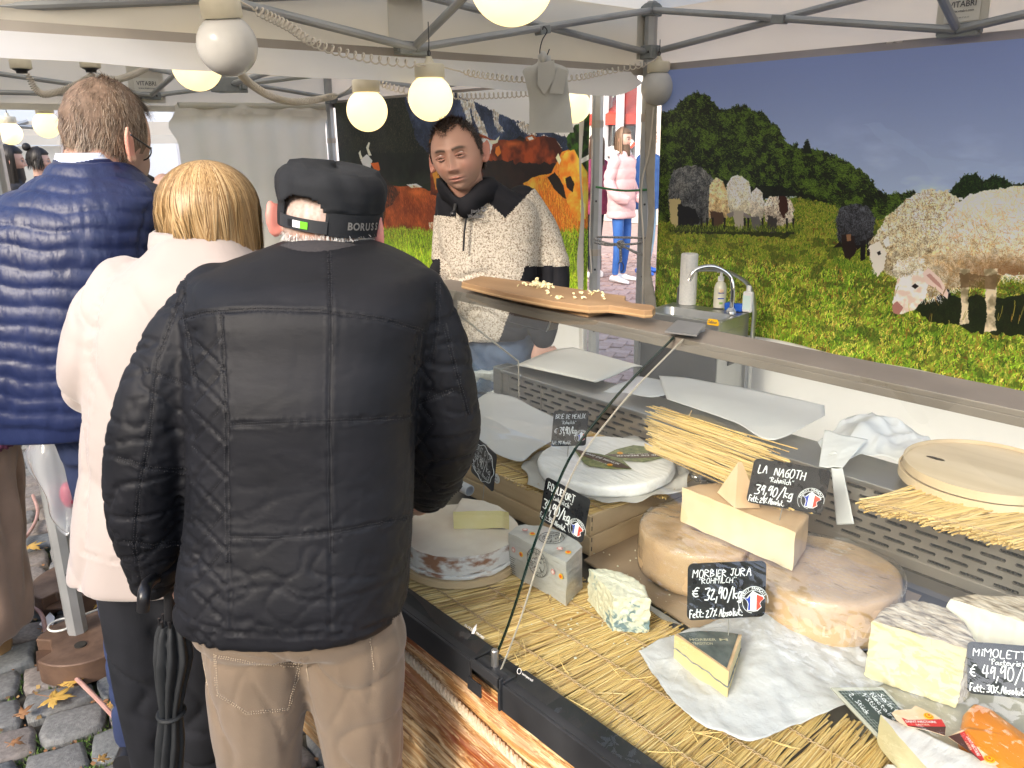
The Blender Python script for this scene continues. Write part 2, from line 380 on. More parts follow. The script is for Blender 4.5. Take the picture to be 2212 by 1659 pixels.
def paint_sheep(x0,x1,z0,z1,ppm):
 w=int((x1-x0)*ppm);h=int((z1-z0)*ppm)
 def conv(a,b):
  p=at(a,b,y=WALL_Y);return((p[0]-x0)*ppm,(z1-p[2])*ppm)
 C=Canvas(conv,w,h)
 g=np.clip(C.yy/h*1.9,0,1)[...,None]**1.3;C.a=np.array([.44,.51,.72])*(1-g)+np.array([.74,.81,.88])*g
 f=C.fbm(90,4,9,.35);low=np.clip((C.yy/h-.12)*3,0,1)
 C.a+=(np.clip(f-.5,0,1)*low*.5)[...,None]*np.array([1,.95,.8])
 al=C.mask([(1860,270),(1990,350),(2030,385),(2212,380),(2212,360),(2010,340),(1900,262)],6,30,4);C.fill(al,(.62,.70,.84),.22)
 right=2900
 m=C.mask([(2040,440),(2055,405),(2080,380),(2105,376),(2120,392),(2145,380),(2165,384),(2185,398),(2230,392),(2500,380),(right,420),(right,480)],4,7,3)
 C.fill(m,(.08,.14,.06));C.strokes(m,4000,4,[(.1,.2,.08),(.2,.3,.1),(.05,.1,.05)],-60,80,0,3)
 gm=C.mask([(1380,470),(1560,440),(1690,430),(1740,424),(1790,436),(1860,456),(1960,470),(2100,450),(right,430),(right,1200),(1380,1000)])
 f=C.fbm(60,5,21,.4);C.fill(gm,C.mixc(f,(.34,.44,.08),(.52,.52,.16)))
 fm=C.mask([(1380,480),(1380,250),(1428,242),(1450,240),(1478,214),(1498,200),(1528,205),(1540,222),(1562,240),(1582,232),(1606,226),(1622,240),(1648,240),(1664,262),(1680,272),(1698,300),(1714,318),(1722,306),(1728,322),(1742,320),(1746,302),(1752,322),(1778,326),(1808,336),(1832,352),(1856,366),(1880,386),(1893,408),(1915,420),(1950,416),(1976,412),(1990,440),(1975,462),(1920,476),(1880,470),(1830,452),(1770,436),(1716,424),(1640,432),(1500,480)],6,6,8)
 f=C.fbm(22,5,31);C.fill(fm,C.mixc(f,(.035,.06,.03),(.17,.25,.07),.4,.68))
 C.strokes(fm,42000,4,[(.04,.07,.03),(.26,.36,.09),(.12,.19,.05),(.36,.44,.13),(.05,.09,.04),(.02,.04,.02)],200,60,0,5);cl=C.fbm(13,3,77)>.56;C.fill(fm&cl,(.03,.05,.025),.55);C.strokes(fm&(C.fbm(17,3,78)>.56),9000,5,[(.34,.44,.12),(.26,.36,.09)],200,50,0,6)
 dk=C.mask([(1600,432),(1640,400),(1700,405),(1760,425),(1800,440),(1716,426)],8,10,6);C.fill(dk&fm,(.03,.05,.03),.8)
 C.strokes(C.mask([(1738,330),(1748,300),(1756,330)]),300,5,[(.06,.1,.06)],180,30)
 q=C.P([(1800,480),(1800,600),(1800,720)])[:,1]
 for k,(ya,yb,L,n)in enumerate(((0,q[0]+12,3,26000),(q[0],q[1],5,34000),(q[1]-15,h,9,36000))):
  mm=gm&~fm&(C.yy>=ya)&(C.yy<yb)
  cols=[(.30,.46,.07),(.50,.55,.14),(.62,.62,.20),(.16,.28,.04),(.42,.50,.10),(.56,.46,.20)]
  if k==2:cols=[(.36,.52,.10),(.50,.66,.14),(.66,.72,.24),(.15,.25,.06),(.46,.58,.14),(.76,.70,.32),(.52,.38,.16)]
  C.strokes(mm,n,L,cols,-80,45,40,11+k,.5,1+(k==2))
 lf=C.fbm(26,4,44)>.60;C.fill(lf&gm&~fm&(C.yy>q[1]),(.22,.40,.06),.35)
 dl=(C.fbm(34,4,47,.5)>.62)&gm&~fm;C.fill(dl,(.16,.2,.05),.45)
 br=C.fbm(9,3,48)>.78;C.fill(br&gm&~fm&(C.yy>q[0]),(.36,.22,.09),.7)
 C.fill(C.mask([(1442,488),(1560,486),(1720,502),(1700,512),(1440,500)],5,9,2),(.08,.1,.04),.8)
 wool(C,[(1455,470),(1443,440),(1443,395),(1455,368),(1480,356),(1510,358),(1535,378),(1546,410),(1545,450),(1530,478),(1500,486),(1470,490)],(.22,.23,.25),(.45,.45,.44),(.08,.08,.09),61,4,7,2500,110)
 C.fill(C.mask([(1444,430),(1468,428),(1472,470),(1460,492),(1446,480)],4,5,3),(.66,.6,.42));C.fill(C.mask([(1462,440),(1500,450),(1512,480),(1490,492),(1462,490)],4,6,2),(.07,.07,.08))
 wool(C,[(1530,470),(1532,400),(1545,382),(1560,390),(1574,420),(1575,460),(1560,480)],(.82,.68,.46),(.9,.82,.62),(.6,.42,.25),62,2,4,900)
 C.fill(C.mask([(1532,455),(1560,458),(1566,478),(1552,490),(1538,486)],2,5,2),(.28,.2,.15))
 wool(C,[(1572,440),(1570,400),(1580,380),(1600,378),(1618,392),(1626,430),(1620,460),(1600,470),(1580,465)],(.84,.79,.66),(.95,.92,.82),(.55,.5,.4),63,3,4,1400)
 C.fill(C.mask([(1582,455),(1606,455),(1608,485),(1598,498),(1588,490)],2,5,2),(.6,.57,.52));C.fill(C.mask([(1568,462),(1584,456),(1584,466),(1574,470)]),(.45,.42,.42));C.fill(C.mask([(1606,458),(1624,466),(1618,476),(1606,466)]),(.45,.42,.42))
 wool(C,[(1618,450),(1624,415),(1636,404),(1648,415),(1654,450),(1648,475),(1626,474)],(.75,.7,.62),(.88,.84,.76),(.5,.45,.4),64,2,4,600)
 C.fill(C.mask([(1622,468),(1640,466),(1646,485),(1636,498),(1626,494)],2,5,2),(.34,.33,.33))
 wool(C,[(1654,478),(1652,440),(1664,424),(1690,422),(1712,432),(1718,452),(1714,478),(1690,486),(1668,484)],(.72,.66,.58),(.85,.8,.72),(.2,.1,.07),65,3,4,1000)
 C.fill(C.mask([(1686,422),(1700,424),(1706,450),(1696,470),(1686,455)],3,5,4),(.22,.1,.07));C.fill(C.mask([(1660,465),(1680,470),(1682,498),(1668,504),(1658,488)],3,5,4),(.2,.18,.18))
 for lx in(1476,1490,1512,1524,1536,1562,1606,1614,1646,1700,1714):C.fill(C.mask([(lx,470),(lx+5,470),(lx+4,505),(lx+1,505)]),(.09,.08,.08))
 wool(C,[(1812,520),(1808,470),(1818,446),(1845,440),(1872,446),(1890,470),(1886,510),(1868,530),(1840,534)],(.13,.13,.15),(.30,.31,.34),(.05,.05,.06),66,4,6,1800,80)
 C.fill(C.mask([(1818,505),(1844,508),(1850,540),(1836,562),(1826,556),(1818,530)],2,6,4),(.12,.07,.06));C.fill(C.mask([(1828,506),(1838,505),(1838,520),(1830,520)]),(.5,.36,.25))
 C.fill(C.mask([(1800,535),(1816,520),(1820,532)]),(.06,.04,.04));C.fill(C.mask([(1846,528),(1862,530),(1852,540)]),(.06,.04,.04))
 C.fill(C.mask([(1858,520),(1870,518),(1868,560),(1858,564)]),(.06,.05,.06));C.fill(C.mask([(1872,515),(1884,510),(1878,552),(1872,552)]),(.06,.05,.06))
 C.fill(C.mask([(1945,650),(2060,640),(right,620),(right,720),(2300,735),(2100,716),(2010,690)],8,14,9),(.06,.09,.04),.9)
 C.fill(C.mask([(2005,626),(2050,618),(2056,640),(2020,648)],3,8,5),(.05,.06,.1))
 wool(C,[(1882,560),(1878,525),(1892,500),(1912,470),(1945,440),(1975,418),(2010,408),(2045,412),(2070,430),(2060,520),(2040,580),(1985,600),(1920,590)],(.80,.70,.50),(.93,.88,.74),(.45,.32,.18),67,6,7,7000,70)
 C.fill(C.mask([(1876,530),(1898,520),(1915,545),(1908,580),(1894,598),(1884,590)],3,6,4),(.82,.78,.73));C.fill(C.mask([(1906,520),(1918,508),(1922,530),(1912,534)]),(.9,.82,.78));C.fill(C.mask([(1893,545),(1900,541),(1902,549),(1896,551)]),(.1,.08,.07))
 big=wool(C,[(1960,600),(1975,560),(2020,540),(2035,500),(2050,455),(2080,425),(2130,410),(2212,398),(2400,380),(2700,400),(right,450),(right,600),(2700,640),(2400,640),(2300,600),(2180,590),(2110,600),(2060,620),(2010,640)],(.88,.77,.56),(.96,.91,.79),(.70,.52,.30),68,7,17,14000,62)
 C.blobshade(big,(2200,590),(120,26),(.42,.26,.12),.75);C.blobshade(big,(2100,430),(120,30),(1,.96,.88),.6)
 hd=C.mask([(1926,655),(1932,620),(1940,596),(1965,578),(1990,580),(2005,600),(2000,640),(1975,668),(1945,678),(1928,672)],2,6,4)
 C.fill(hd,C.mixc(C.fbm(12,3,6),(.80,.72,.66),(.93,.88,.83)));wool(C,[(1926,590),(1935,565),(1965,552),(1995,560),(1990,582),(1960,590),(1935,600)],(.82,.76,.6),(.93,.9,.8),(.6,.5,.35),70,4,5,1400)
 C.fill(C.mask([(1925,660),(1936,650),(1950,664),(1940,680),(1928,676)]),(.62,.42,.38));C.fill(C.mask([(1968,618),(1976,612),(1984,618),(1976,624)]),(.12,.08,.06))
 C.fill(C.mask([(1992,590),(2004,578),(2030,600),(2048,632),(2046,646),(2020,622),(2000,612)]),(.84,.72,.68));C.fill(C.mask([(2000,594),(2008,590),(2030,612),(2036,626),(2016,610)]),(.68,.50,.46))
 for(x,y,y2,wd)in((2082,600,698,20),(2138,600,714,26),(2240,600,720,26),(2420,620,740,30)):
  C.fill(C.mask([(x-wd*.5,y-20),(x+wd*.6,y-20),(x+wd*.4,y2-30),(x+wd*.55,y2),(x-wd*.5,y2+3),(x-wd*.3,y2-35)],2,6,3),C.mixc(C.fbm(14,3,5),(.5,.45,.33),(.80,.74,.62)))
 C.fill(C.mask([(2070,590),(2160,594),(2150,625),(2075,618)],5,8,3),(.36,.27,.16),.75)
 for lx in range(1440,1730,9):C.strokes(C.mask([(lx,488+(lx-1440)*.04),(lx+9,488),(lx+9,502),(lx,500)]),26,5,[(.34,.42,.1),(.5,.54,.16),(.2,.28,.06)],-85,30,20,lx)
 for lx in range(1800,1890,10):C.strokes(C.mask([(lx,556+(lx-1800)*.40),(lx+10,556+(lx-1800)*.40),(lx+10,570+(lx-1800)*.42),(lx,570+(lx-1800)*.42)]),26,7,[(.34,.5,.1),(.52,.6,.18),(.2,.32,.06)],-85,30,20,lx)
 for k in range(60):
  x=rnd.uniform(1480,2300);y=rnd.uniform(620,860)
  C.strokes(C.mask([(x,y),(x+3,y),(x+3,y+6),(x,y+6)]),2,26,[(.62,.55,.2),(.5,.34,.14),(.66,.6,.26)],-85,18,20,k)
 C.a=C.a*.94+C.a.mean(2)[...,None]*.10;return C.image('sheep_print',1.2)
def paint_cows(x0,x1,z0,z1,ppm):
 w=int((x1-x0)*ppm);h=int((z1-z0)*ppm)
 def conv(a,b):
  p=at(a,b,y=WALL_Y);return((p[0]-x0)*ppm,(z1-p[2])*ppm)
 C=Canvas(conv,w,h)
 C.a[:]=(.70,.69,.68)
 f=C.fbm(50,5,2);T=120
 m=C.mask([(700,T),(980,T),(985,206),(1010,216),(1040,226),(1080,246),(1120,262),(1165,275),(1210,292),(1290,315),(1290,520),(700,520)],3,4,4)
 C.fill(m,C.mixc(f,(.10,.13,.20),(.22,.26,.36)));C.strokes(m,16000,3,[(.08,.1,.12),(.16,.2,.2),(.2,.24,.32)],-70,50,0,4)
 m2=C.mask([(700,T),(860,T),(880,240),(900,300),(930,340),(1000,420),(1000,520),(700,520)],10,20,6)
 C.fill(m2,C.mixc(C.fbm(60,4,8),(.03,.05,.04),(.10,.12,.09)));C.strokes(m2&(C.yy<C.P([(800,330)])[0][1]),9000,3,[(.05,.07,.05),(.22,.2,.15),(.1,.12,.08)],-75,40,0,4)
 m3=C.mask([(700,380),(780,378),(840,392),(900,398),(960,390),(960,520),(700,520)],6,30,6);C.fill(m3,(.07,.11,.05),.8)
 for P_ in([(975,208),(990,214),(1005,250),(1000,300),(1010,300),(1018,262),(1012,235),(1018,220)],[(1008,214),(1022,212),(1028,240),(1046,268),(1056,300),(1040,300),(1024,262)],[(1066,236),(1082,246),(1078,262),(1092,284),(1080,282),(1068,262)],[(1118,264),(1134,262),(1155,278),(1160,292),(1140,290),(1124,276)],[(870,190),(905,200),(915,230),(880,220)],[(1170,290),(1200,300),(1215,320),(1190,318)]):
  mm=C.mask(P_,3,5,3);C.fill(mm,C.mixc(C.fbm(8,3,3),(.55,.51,.45),(.80,.77,.72)));C.strokes(mm,160,7,[(.4,.38,.36),(.86,.83,.78)],90,14)
 tr=C.mask([(1225,300),(1235,275),(1250,268),(1262,250),(1290,240),(1290,470),(1235,400)],6,8,3);C.fill(tr,C.mixc(C.fbm(12,3,2),(.05,.09,.03),(.16,.27,.07)))
 gm=C.mask([(700,520),(760,508),(820,500),(880,496),(950,505),(1000,520),(1290,500),(1290,800),(700,800)],5,9,4)
 C.fill(gm,C.mixc(C.fbm(40,4,7),(.42,.55,.08),(.62,.74,.18)))
 cow=C.mask([(800,380),(830,398),(870,402),(900,400),(925,412),(950,405),(1000,410),(1000,500),(955,520),(900,502),(850,520),(818,505),(806,470),(790,420),(780,370)],3,26,4)
 C.fill(cow,C.mixc(C.fbm(40,4,12),(.38,.16,.06),(.62,.30,.13)));C.fill(C.mask([(776,340),(800,350),(830,380),(866,415),(850,440),(834,450),(826,500),(810,480),(796,430),(780,380)],3,12,4),(.10,.07,.05))
 C.fill(C.mask([(924,480),(955,478),(960,510),(930,512)],2,6,2),(.85,.80,.74));C.fill(C.mask([(880,398),(900,396),(912,404),(890,406)]),(.88,.84,.8));C.strokes(cow,3000,8,[(.44,.19,.07),(.62,.32,.15),(.34,.14,.05)],70,25,0,9);C.fill(cow,(.45,.2,.08),.25)
 C.fill(C.mask([(778,345),(792,332),(804,346),(800,362),(786,362)],1,5,2),(.86,.8,.72));C.fill(C.mask([(796,336),(790,318),(796,306),(799,308),(796,320),(803,336)]),(.86,.8,.62));C.fill(C.mask([(778,344),(774,330),(778,324),(780,334),(784,342)]),(.86,.8,.62))
 C.fill(C.mask([(800,352),(818,350),(822,366),(812,372)],1,5,2),(.66,.32,.12))
 c2=C.mask([(925,300),(950,290),(990,290),(1035,290),(1060,300),(1090,302),(1140,298),(1180,292),(1200,300),(1218,330),(1225,370),(1220,430),(1130,440),(1000,440),(930,420)],3,26,5)
 C.fill(c2,C.mixc(C.fbm(40,4,16),(.20,.08,.04),(.50,.22,.10)));C.fill(C.mask([(1040,350),(1080,345),(1130,352),(1180,350),(1215,360),(1225,440),(1040,440)],8,14,4),(.06,.05,.05),.85)
 C.fill(C.mask([(926,300),(940,296),(944,360),(950,400),(940,410),(930,360)],2,8,4),(.80,.46,.16));C.fill(C.mask([(1030,295),(1050,298),(1066,305),(1060,330),(1048,346),(1034,335)],2,5,2),(.86,.80,.68));C.fill(C.mask([(1055,302),(1072,302),(1082,292),(1076,308),(1062,312)]),(.85,.78,.6))
 C.fill(C.mask([(1072,318),(1080,314),(1084,330),(1076,338),(1070,330)]),(.72,.38,.12));C.fill(C.mask([(1116,300),(1124,292),(1134,298),(1132,306)]),(.08,.07,.07));C.fill(C.mask([(1136,296),(1150,290),(1160,297),(1150,305),(1138,304)]),(.5,.26,.1));C.fill(C.mask([(1140,297),(1150,294),(1154,300),(1144,303)]),(.9,.86,.8))
 c3=C.mask([(1130,395),(1150,382),(1190,374),(1205,345),(1212,330),(1228,322),(1240,330),(1250,345),(1268,370),(1272,470),(1262,520),(1230,540),(1200,550),(1180,500),(1160,450),(1140,420)],3,26,4)
 C.fill(c3,C.mixc(C.fbm(30,4,19),(.62,.32,.09),(.84,.52,.18)));C.strokes(c3,3500,9,[(.56,.28,.08),(.86,.56,.22),(.42,.2,.06)],84,14,0,9);C.fill(c3,(.74,.42,.13),.4)
 C.blobshade(c3,(1190,520),(30,28),(.30,.13,.04),.85);C.blobshade(c3,(1150,400),(18,14),(.92,.62,.26),.7);C.blobshade(c2,(1110,310),(34,8),(.66,.34,.16),.8);C.blobshade(cow,(900,415),(40,10),(.70,.38,.18),.8);C.blobshade(cow,(880,500),(50,20),(.2,.08,.03),.7)
 for k in range(7):C.fill(C.mask([(1176+k*5,400+k*6),(1178+k*5,400+k*6),(1186+k*4,520),(1184+k*4,520)],2,14,3),(.50,.25,.07),.55)
 hd=C.mask([(1206,352),(1222,326),(1240,323),(1252,345),(1266,372),(1271,430),(1264,472),(1248,478),(1232,455),(1218,420),(1208,385)],2,20,4);C.fill(hd,C.mixc(C.fbm(24,4,5),(.70,.38,.11),(.88,.58,.22)));C.blobshade(hd,(1236,340),(10,14),(.46,.2,.07),.8);C.blobshade(hd,(1262,420),(7,60),(.95,.70,.36),.6);C.blobshade(hd,(1212,440),(10,30),(.4,.2,.06),.7)
 C.fill(C.mask([(1182,382),(1198,372),(1208,385),(1216,400),(1222,430),(1214,425),(1196,408)],1,5,3),(.10,.07,.05));C.fill(C.mask([(1220,385),(1232,380),(1240,396),(1236,415),(1224,405)],1,5,3),(.10,.06,.05));C.fill(C.mask([(1200,340),(1206,330),(1212,345),(1208,356)]),(.86,.78,.55))
 C.fill(C.mask([(1250,345),(1262,338),(1276,330),(1272,344),(1256,352)]),(.88,.82,.66));C.fill(C.mask([(1215,500),(1245,508),(1240,525),(1220,528)],1,5,3),(.80,.50,.26));C.fill(C.mask([(1252,430),(1264,440),(1262,470),(1252,460)],1,5,3),(.88,.66,.40))
 C.fill(C.mask([(1236,530),(1266,500),(1272,600),(1246,560)],4,6,3),(.08,.07,.05),.8)
 C.strokes(gm,26000,10,[(.40,.55,.08),(.60,.74,.16),(.72,.82,.28),(.26,.38,.05),(.5,.64,.12)],-88,22,30,5);C.strokes(gm&(C.yy<C.P([(900,540)])[0][1]),5000,13,[(.36,.48,.08),(.56,.66,.18),(.22,.3,.06)],-88,20,20,6)
 return C.image('cow_print',1.5)
def paint_wood(w,h):
 C=Canvas(lambda a,b:(a*w,b*h),w,h)
 warp=(C.fbm(140,4,3,.5)-.5)*60;Y=C.yy+warp
 g=np.sin(Y*.35+4*C.fbm(90,3,5,.3))*.5+.5;f=C.fbm(160,4,6,.22)
 C.a=C.mixc(g*.5+f*.5,(.78,.60,.38),(.94,.85,.68),.3,.7);C.fill(np.ones((h,w),bool),C.mixc(C.fbm(5,2,8,.15),(.62,.44,.26),(.95,.84,.66)),.25)
 for(y0,dy,cd)in((.10,.05,(.50,.13,.05)),(.23,.10,(.46,.10,.04)),(.52,.035,(.5,.28,.1)),(.80,.06,(.36,.2,.12))):
  q=Y/h-y0-.05*np.sin(C.xx/w*9+y0*20);m=np.exp(-(q/dy)**2*2)*np.clip(C.fbm(110,4,int(y0*100),.25)*2.6-.65,0,1)
  C.a=C.a*(1-m[...,None])+np.array(cd)*m[...,None]
 for y0 in(.36,.45,.68,.93):
  d=np.abs(Y/h-y0);C.fill(d<.006,(.22,.13,.08),.85)
 m=(Y/h>.52);C.fill(m,C.mixc(C.fbm(60,4,17,.2),(.50,.40,.28),(.78,.68,.52)),.6)
 C.strokes(np.ones((h,w),bool),9000,34,[(.60,.40,.22),(.90,.78,.58),(.72,.50,.28),(.95,.86,.70),(.5,.28,.14)],2,4,6,9);C.fill(np.ones((h,w),bool),C.mixc(g*.5+f*.5,(.74,.55,.32),(.95,.86,.70)),.35)
 k=(C.fbm(20,3,33,.3)>.72);C.fill(k,(.4,.24,.12),.4)
 return C.image('wood_print')
def rowdir(a,b):
 v=at(*b,z=0)-at(*a,z=0);return math.atan2(v[1],v[0])
gm_=MB();gm_.poly([(-60,-40,-.03),(40,-40,-.03),(40,60,-.03),(-60,60,-.03)])
ground=mk('ground',gm_,mat('soil_joint',(.045,.04,.03),(.10,.085,.06),30,.95,bump=.6,bsc=120),None,kind='structure')
M_cob=[mat('cobble_'+n,a,b,14,.7,bump=.7,bsc=55,dist=.004,c3=c)for n,a,b,c in(('grey',(.14,.14,.135),(.22,.218,.21),(.175,.175,.17)),('slate',(.12,.128,.128),(.185,.19,.188),(.15,.158,.158)),('brown',(.16,.14,.125),(.25,.22,.20),(.2,.175,.16)),('dark',(.08,.09,.095),(.15,.16,.165),(.11,.12,.13)))]
def stone_mesh(k):
 r=random.Random(k);mb=MB();nx,ny=6,5
 cx=[r.uniform(-.07,.07)for _ in range(4)];cy=[r.uniform(-.07,.07)for _ in range(4)]
 P_=[]
 for lev,(s_,z)in enumerate(((1.0,-.04),(1.0,.004),(.95,.013),(.82,.017),(.4,.019))):
  ring=[]
  for t in np.linspace(0,2*PI,16,endpoint=False):
   c,s=math.cos(t),math.sin(t);q=9.0;rad=1.0/(abs(c)**q+abs(s)**q)**(1/q)
   x,y=.5*rad*c*s_,.5*rad*s*s_;i=(0 if x<0 else 1)+(0 if y<0 else 2)
   w=abs(x*y)*4;x+=cx[i]*w+.02*math.sin(3*t+k);y+=cy[i]*w+.02*math.cos(4*t+k*2)
   ring.append((x,y,z+r.uniform(-.002,.002)*(lev>2)))
  P_.append(ring)
 mb.loft(P_);me=to_mesh('cobblestone',mb,smooth=60);return me
stones=[]
for k in range(8):
 me=stone_mesh(k);me.materials.append(M_cob[[0,1,2,0,3,1,2,0][k]]);stones.append(me)
pav=thing('cobbled_ground',None,None,(-2.4,.2,0));pav['kind']='structure';del_=[pav.pop(k_)for k_ in('label','category')if k_ in pav]
ang=rowdir((68,1547),(190,1510));e1=np.array([math.cos(ang),math.sin(ang)]);e2=np.array([-e1[1],e1[0]])
cells=[];L_,Wd=.205,.150;rs_=random.Random(11)
for j in range(-40,40):
 off_=rs_.uniform(0,L_);x=-8.0+off_
 while x<8:
  l=L_*rs_.uniform(.72,1.22);c=e1*(x+l/2)+e2*(j*Wd+rs_.uniform(-.006,.006))+np.array([-1.6,.2]);x+=l
  q=np.array([c[0],c[1],0.])-EYE;w=q@FWD
  if w<.6:continue
  a_,b_=1106+FOC*(q@RGT)/w,829.5-FOC*(q@UPV)/w
  if-260<a_<960 and 700<b_<1900 and c[1]<1.15 and np.hypot(*c)<8:
   if a_>330 and b_<1350:continue
   cells.append((np.hypot(c[0],c[1]),c,l,j))
cells.sort(key=lambda t:t[0])
far=MB()
for i,(d_,c,l,j)in enumerate(cells):
 k=rs_.randrange(8);rz=ang+rs_.uniform(-.05,.05)+(PI if rs_.random()<.5 else 0);hz=rs_.uniform(-.008,.006)
 if i<300:
  o=bpy.data.objects.new('cobblestone',stones[k]);COL.objects.link(o);o.parent=pav;o.location=(c[0]+2.4,c[1]-.2,hz-.012);o.rotation_euler=(rs_.uniform(-.03,.03),rs_.uniform(-.03,.03),rz)
  o.scale=(l-.009,Wd-.012,1)
 else:
  V=np.array([v.co[:]for v in stones[k].vertices])*[l-.009,Wd-.012,1];cr_,sr_=math.cos(rz),math.sin(rz)
  far.add(np.c_[V[:,0]*cr_-V[:,1]*sr_+c[0],V[:,0]*sr_+V[:,1]*cr_+c[1],V[:,2]+hz-.012],[tuple(p.vertices)for p in stones[k].polygons])
if far.k:mk('far_cobblestones',far,M_cob[0],pav,smooth=60,kind='stuff')
mo=MB();rm=random.Random(3)
ctr=np.array([c for _,c,_,_ in cells]);mv=[];mf=[]
for _ in range(30000):
 d_,c,l,j=cells[min(len(cells)-1,int(rm.random()**1.5*len(cells)))]
 if rm.random()<.7:p=c+e1*rm.uniform(-.5,.5)*l+e2*(Wd/2+rm.gauss(0,.010))*rm.choice((-1,1))
 else:p=c+e1*(l/2+rm.gauss(0,.010))*rm.choice((-1,1))+e2*rm.uniform(-.5,.5)*Wd
 if noise.noise(Vector((p[0]*7,p[1]*7,2.0)))+.35*noise.noise(Vector((p[0]*25,p[1]*25,0)))<-.04:continue
 a=rm.uniform(0,6.28);s_=rm.uniform(.004,.011);z0=-.018;h=rm.uniform(.006,.02)
 k=len(mv);mv+=[(p[0]-math.cos(a)*s_*.4,p[1]-math.sin(a)*s_*.4,z0),(p[0]+math.cos(a)*s_*.4,p[1]+math.sin(a)*s_*.4,z0+.003),(p[0]+rm.uniform(-1,1)*s_*1.2,p[1]+rm.uniform(-1,1)*s_*1.2,z0+h)]
 mf.append((k,k+1,k+2))
mo.add(mv,mf)
def island_mat(name,cols,rough=.8,transl=0.0,bump=0):
 m,n,l,b=nt(name);g=n.new('ShaderNodeNewGeometry');r=n.new('ShaderNodeValToRGB');r.color_ramp.interpolation='LINEAR'
 e=r.color_ramp.elements
 while len(e)<len(cols):e.new(.5)
 for i,c in enumerate(cols):e[i].position=i/(len(cols)-1);e[i].color=c4(c)
 l.new(g.outputs['Random Per Island'],r.inputs[0]);l.new(r.outputs[0],b.inputs['Base Color']);b.inputs['Roughness'].default_value=rough
 return m
mk('moss',mo,island_mat('moss',[(.05,.09,.015),(.10,.19,.03),(.16,.26,.05),(.07,.13,.03),(.13,.12,.05)]),None,smooth=False,kind='stuff',fix=False)
deb=MB();mv=[];mf=[]
for _ in range(900):
 d_,c,l,j=cells[min(len(cells)-1,int(rm.random()**1.5*len(cells)))]
 p=c+e1*rm.uniform(-.5,.5)*l+e2*(Wd/2+rm.gauss(0,.012))
 a=rm.uniform(0,6.28);s_=rm.uniform(.004,.014);k=len(mv);z0=-.008+rm.uniform(0,.008)
 mv+=[(p[0]+s_*math.cos(a+t),p[1]+s_*.6*math.sin(a+t),z0+rm.uniform(0,.004))for t in(0,1.7,3.2,4.6)];mf.append((k,k+1,k+2,k+3))
deb.add(mv,mf);mk('leaf_litter',deb,island_mat('litter',[(.20,.09,.03),(.32,.16,.07),(.12,.07,.04),(.42,.28,.10)]),None,smooth=False,kind='stuff',fix=False)
M_brick=[mat('paver_'+str(i),a,b,30,.85,bump=.4,bsc=120,dist=.002)for i,(a,b)in enumerate((((.34,.23,.20),(.42,.30,.27)),((.38,.27,.25),(.46,.34,.31)),((.30,.20,.18),(.38,.27,.25))))]
pv2=thing('brick_paving',None,None,(-4.5,5.5,0));pv2['kind']='structure'
for k_ in('label','category'):
 if k_ in pv2:del pv2[k_]
bm_=[]
for k in range(3):
 m=MB();m.loft([[(x*a,y*b,z)for x,y in((-.5,-.5),(.5,-.5),(.5,.5),(-.5,.5))]for a,b,z in((.196,.096,-.03),(.196,.096,-.003),(.188,.088,.001))]);me=to_mesh('brick',m,smooth=False);me.materials.append(M_brick[k]);bm_.append(me)
bs_=[]
for i in range(-60,60):
 for j in range(-60,60):
  for(ox,oy,rz)in((0,0,0),(.15,.05,PI/2)):
   x=i*.1+j*.2+ox-0;y=i*.1-j*.2*0+oy
   x=(i+2*j*1.0)*.1+ox;y=(i-2*j)*.1+oy
   th_=.5;X=x*math.cos(th_)-y*math.sin(th_)-4.7;Y=x*math.sin(th_)+y*math.cos(th_)+6
   q=np.array([X,Y,0.])-EYE;w=q@FWD
   if w<1 or Y<3.2:continue
   a_,b_=1106+FOC*(q@RGT)/w,829.5-FOC*(q@UPV)/w
   if 1255<a_<1432 and 500<b_<830:bs_.append((w,X,Y,rz+th_))
bs_.sort()
for(w,X,Y,rz)in bs_[:300]:
 o=bpy.data.objects.new('brick',bm_[rs_.randrange(3)]);COL.objects.link(o);o.parent=pv2;o.location=(X+4.5,Y-5.5,rs_.uniform(-.002,.002));o.rotation_euler=(0,0,rz)
m=MB();m.poly([(-40,3.16,-.012),(20,3.16,-.012),(20,50,-.012),(-40,50,-.012)])
mk('brick_paving_bed',m,mat('paving_far',(.33,.24,.22),(.42,.32,.29),14,.9),None,kind='structure')
for k_ in range(0):pass
M_leaf=[mat('leaf_'+str(i),a,b,25,.6,transl=.15)for i,(a,b)in enumerate((((.50,.30,.06),(.62,.40,.10)),((.46,.25,.07),(.58,.36,.12)),((.26,.12,.05),(.38,.20,.09)),((.60,.45,.12),(.50,.34,.08))))]
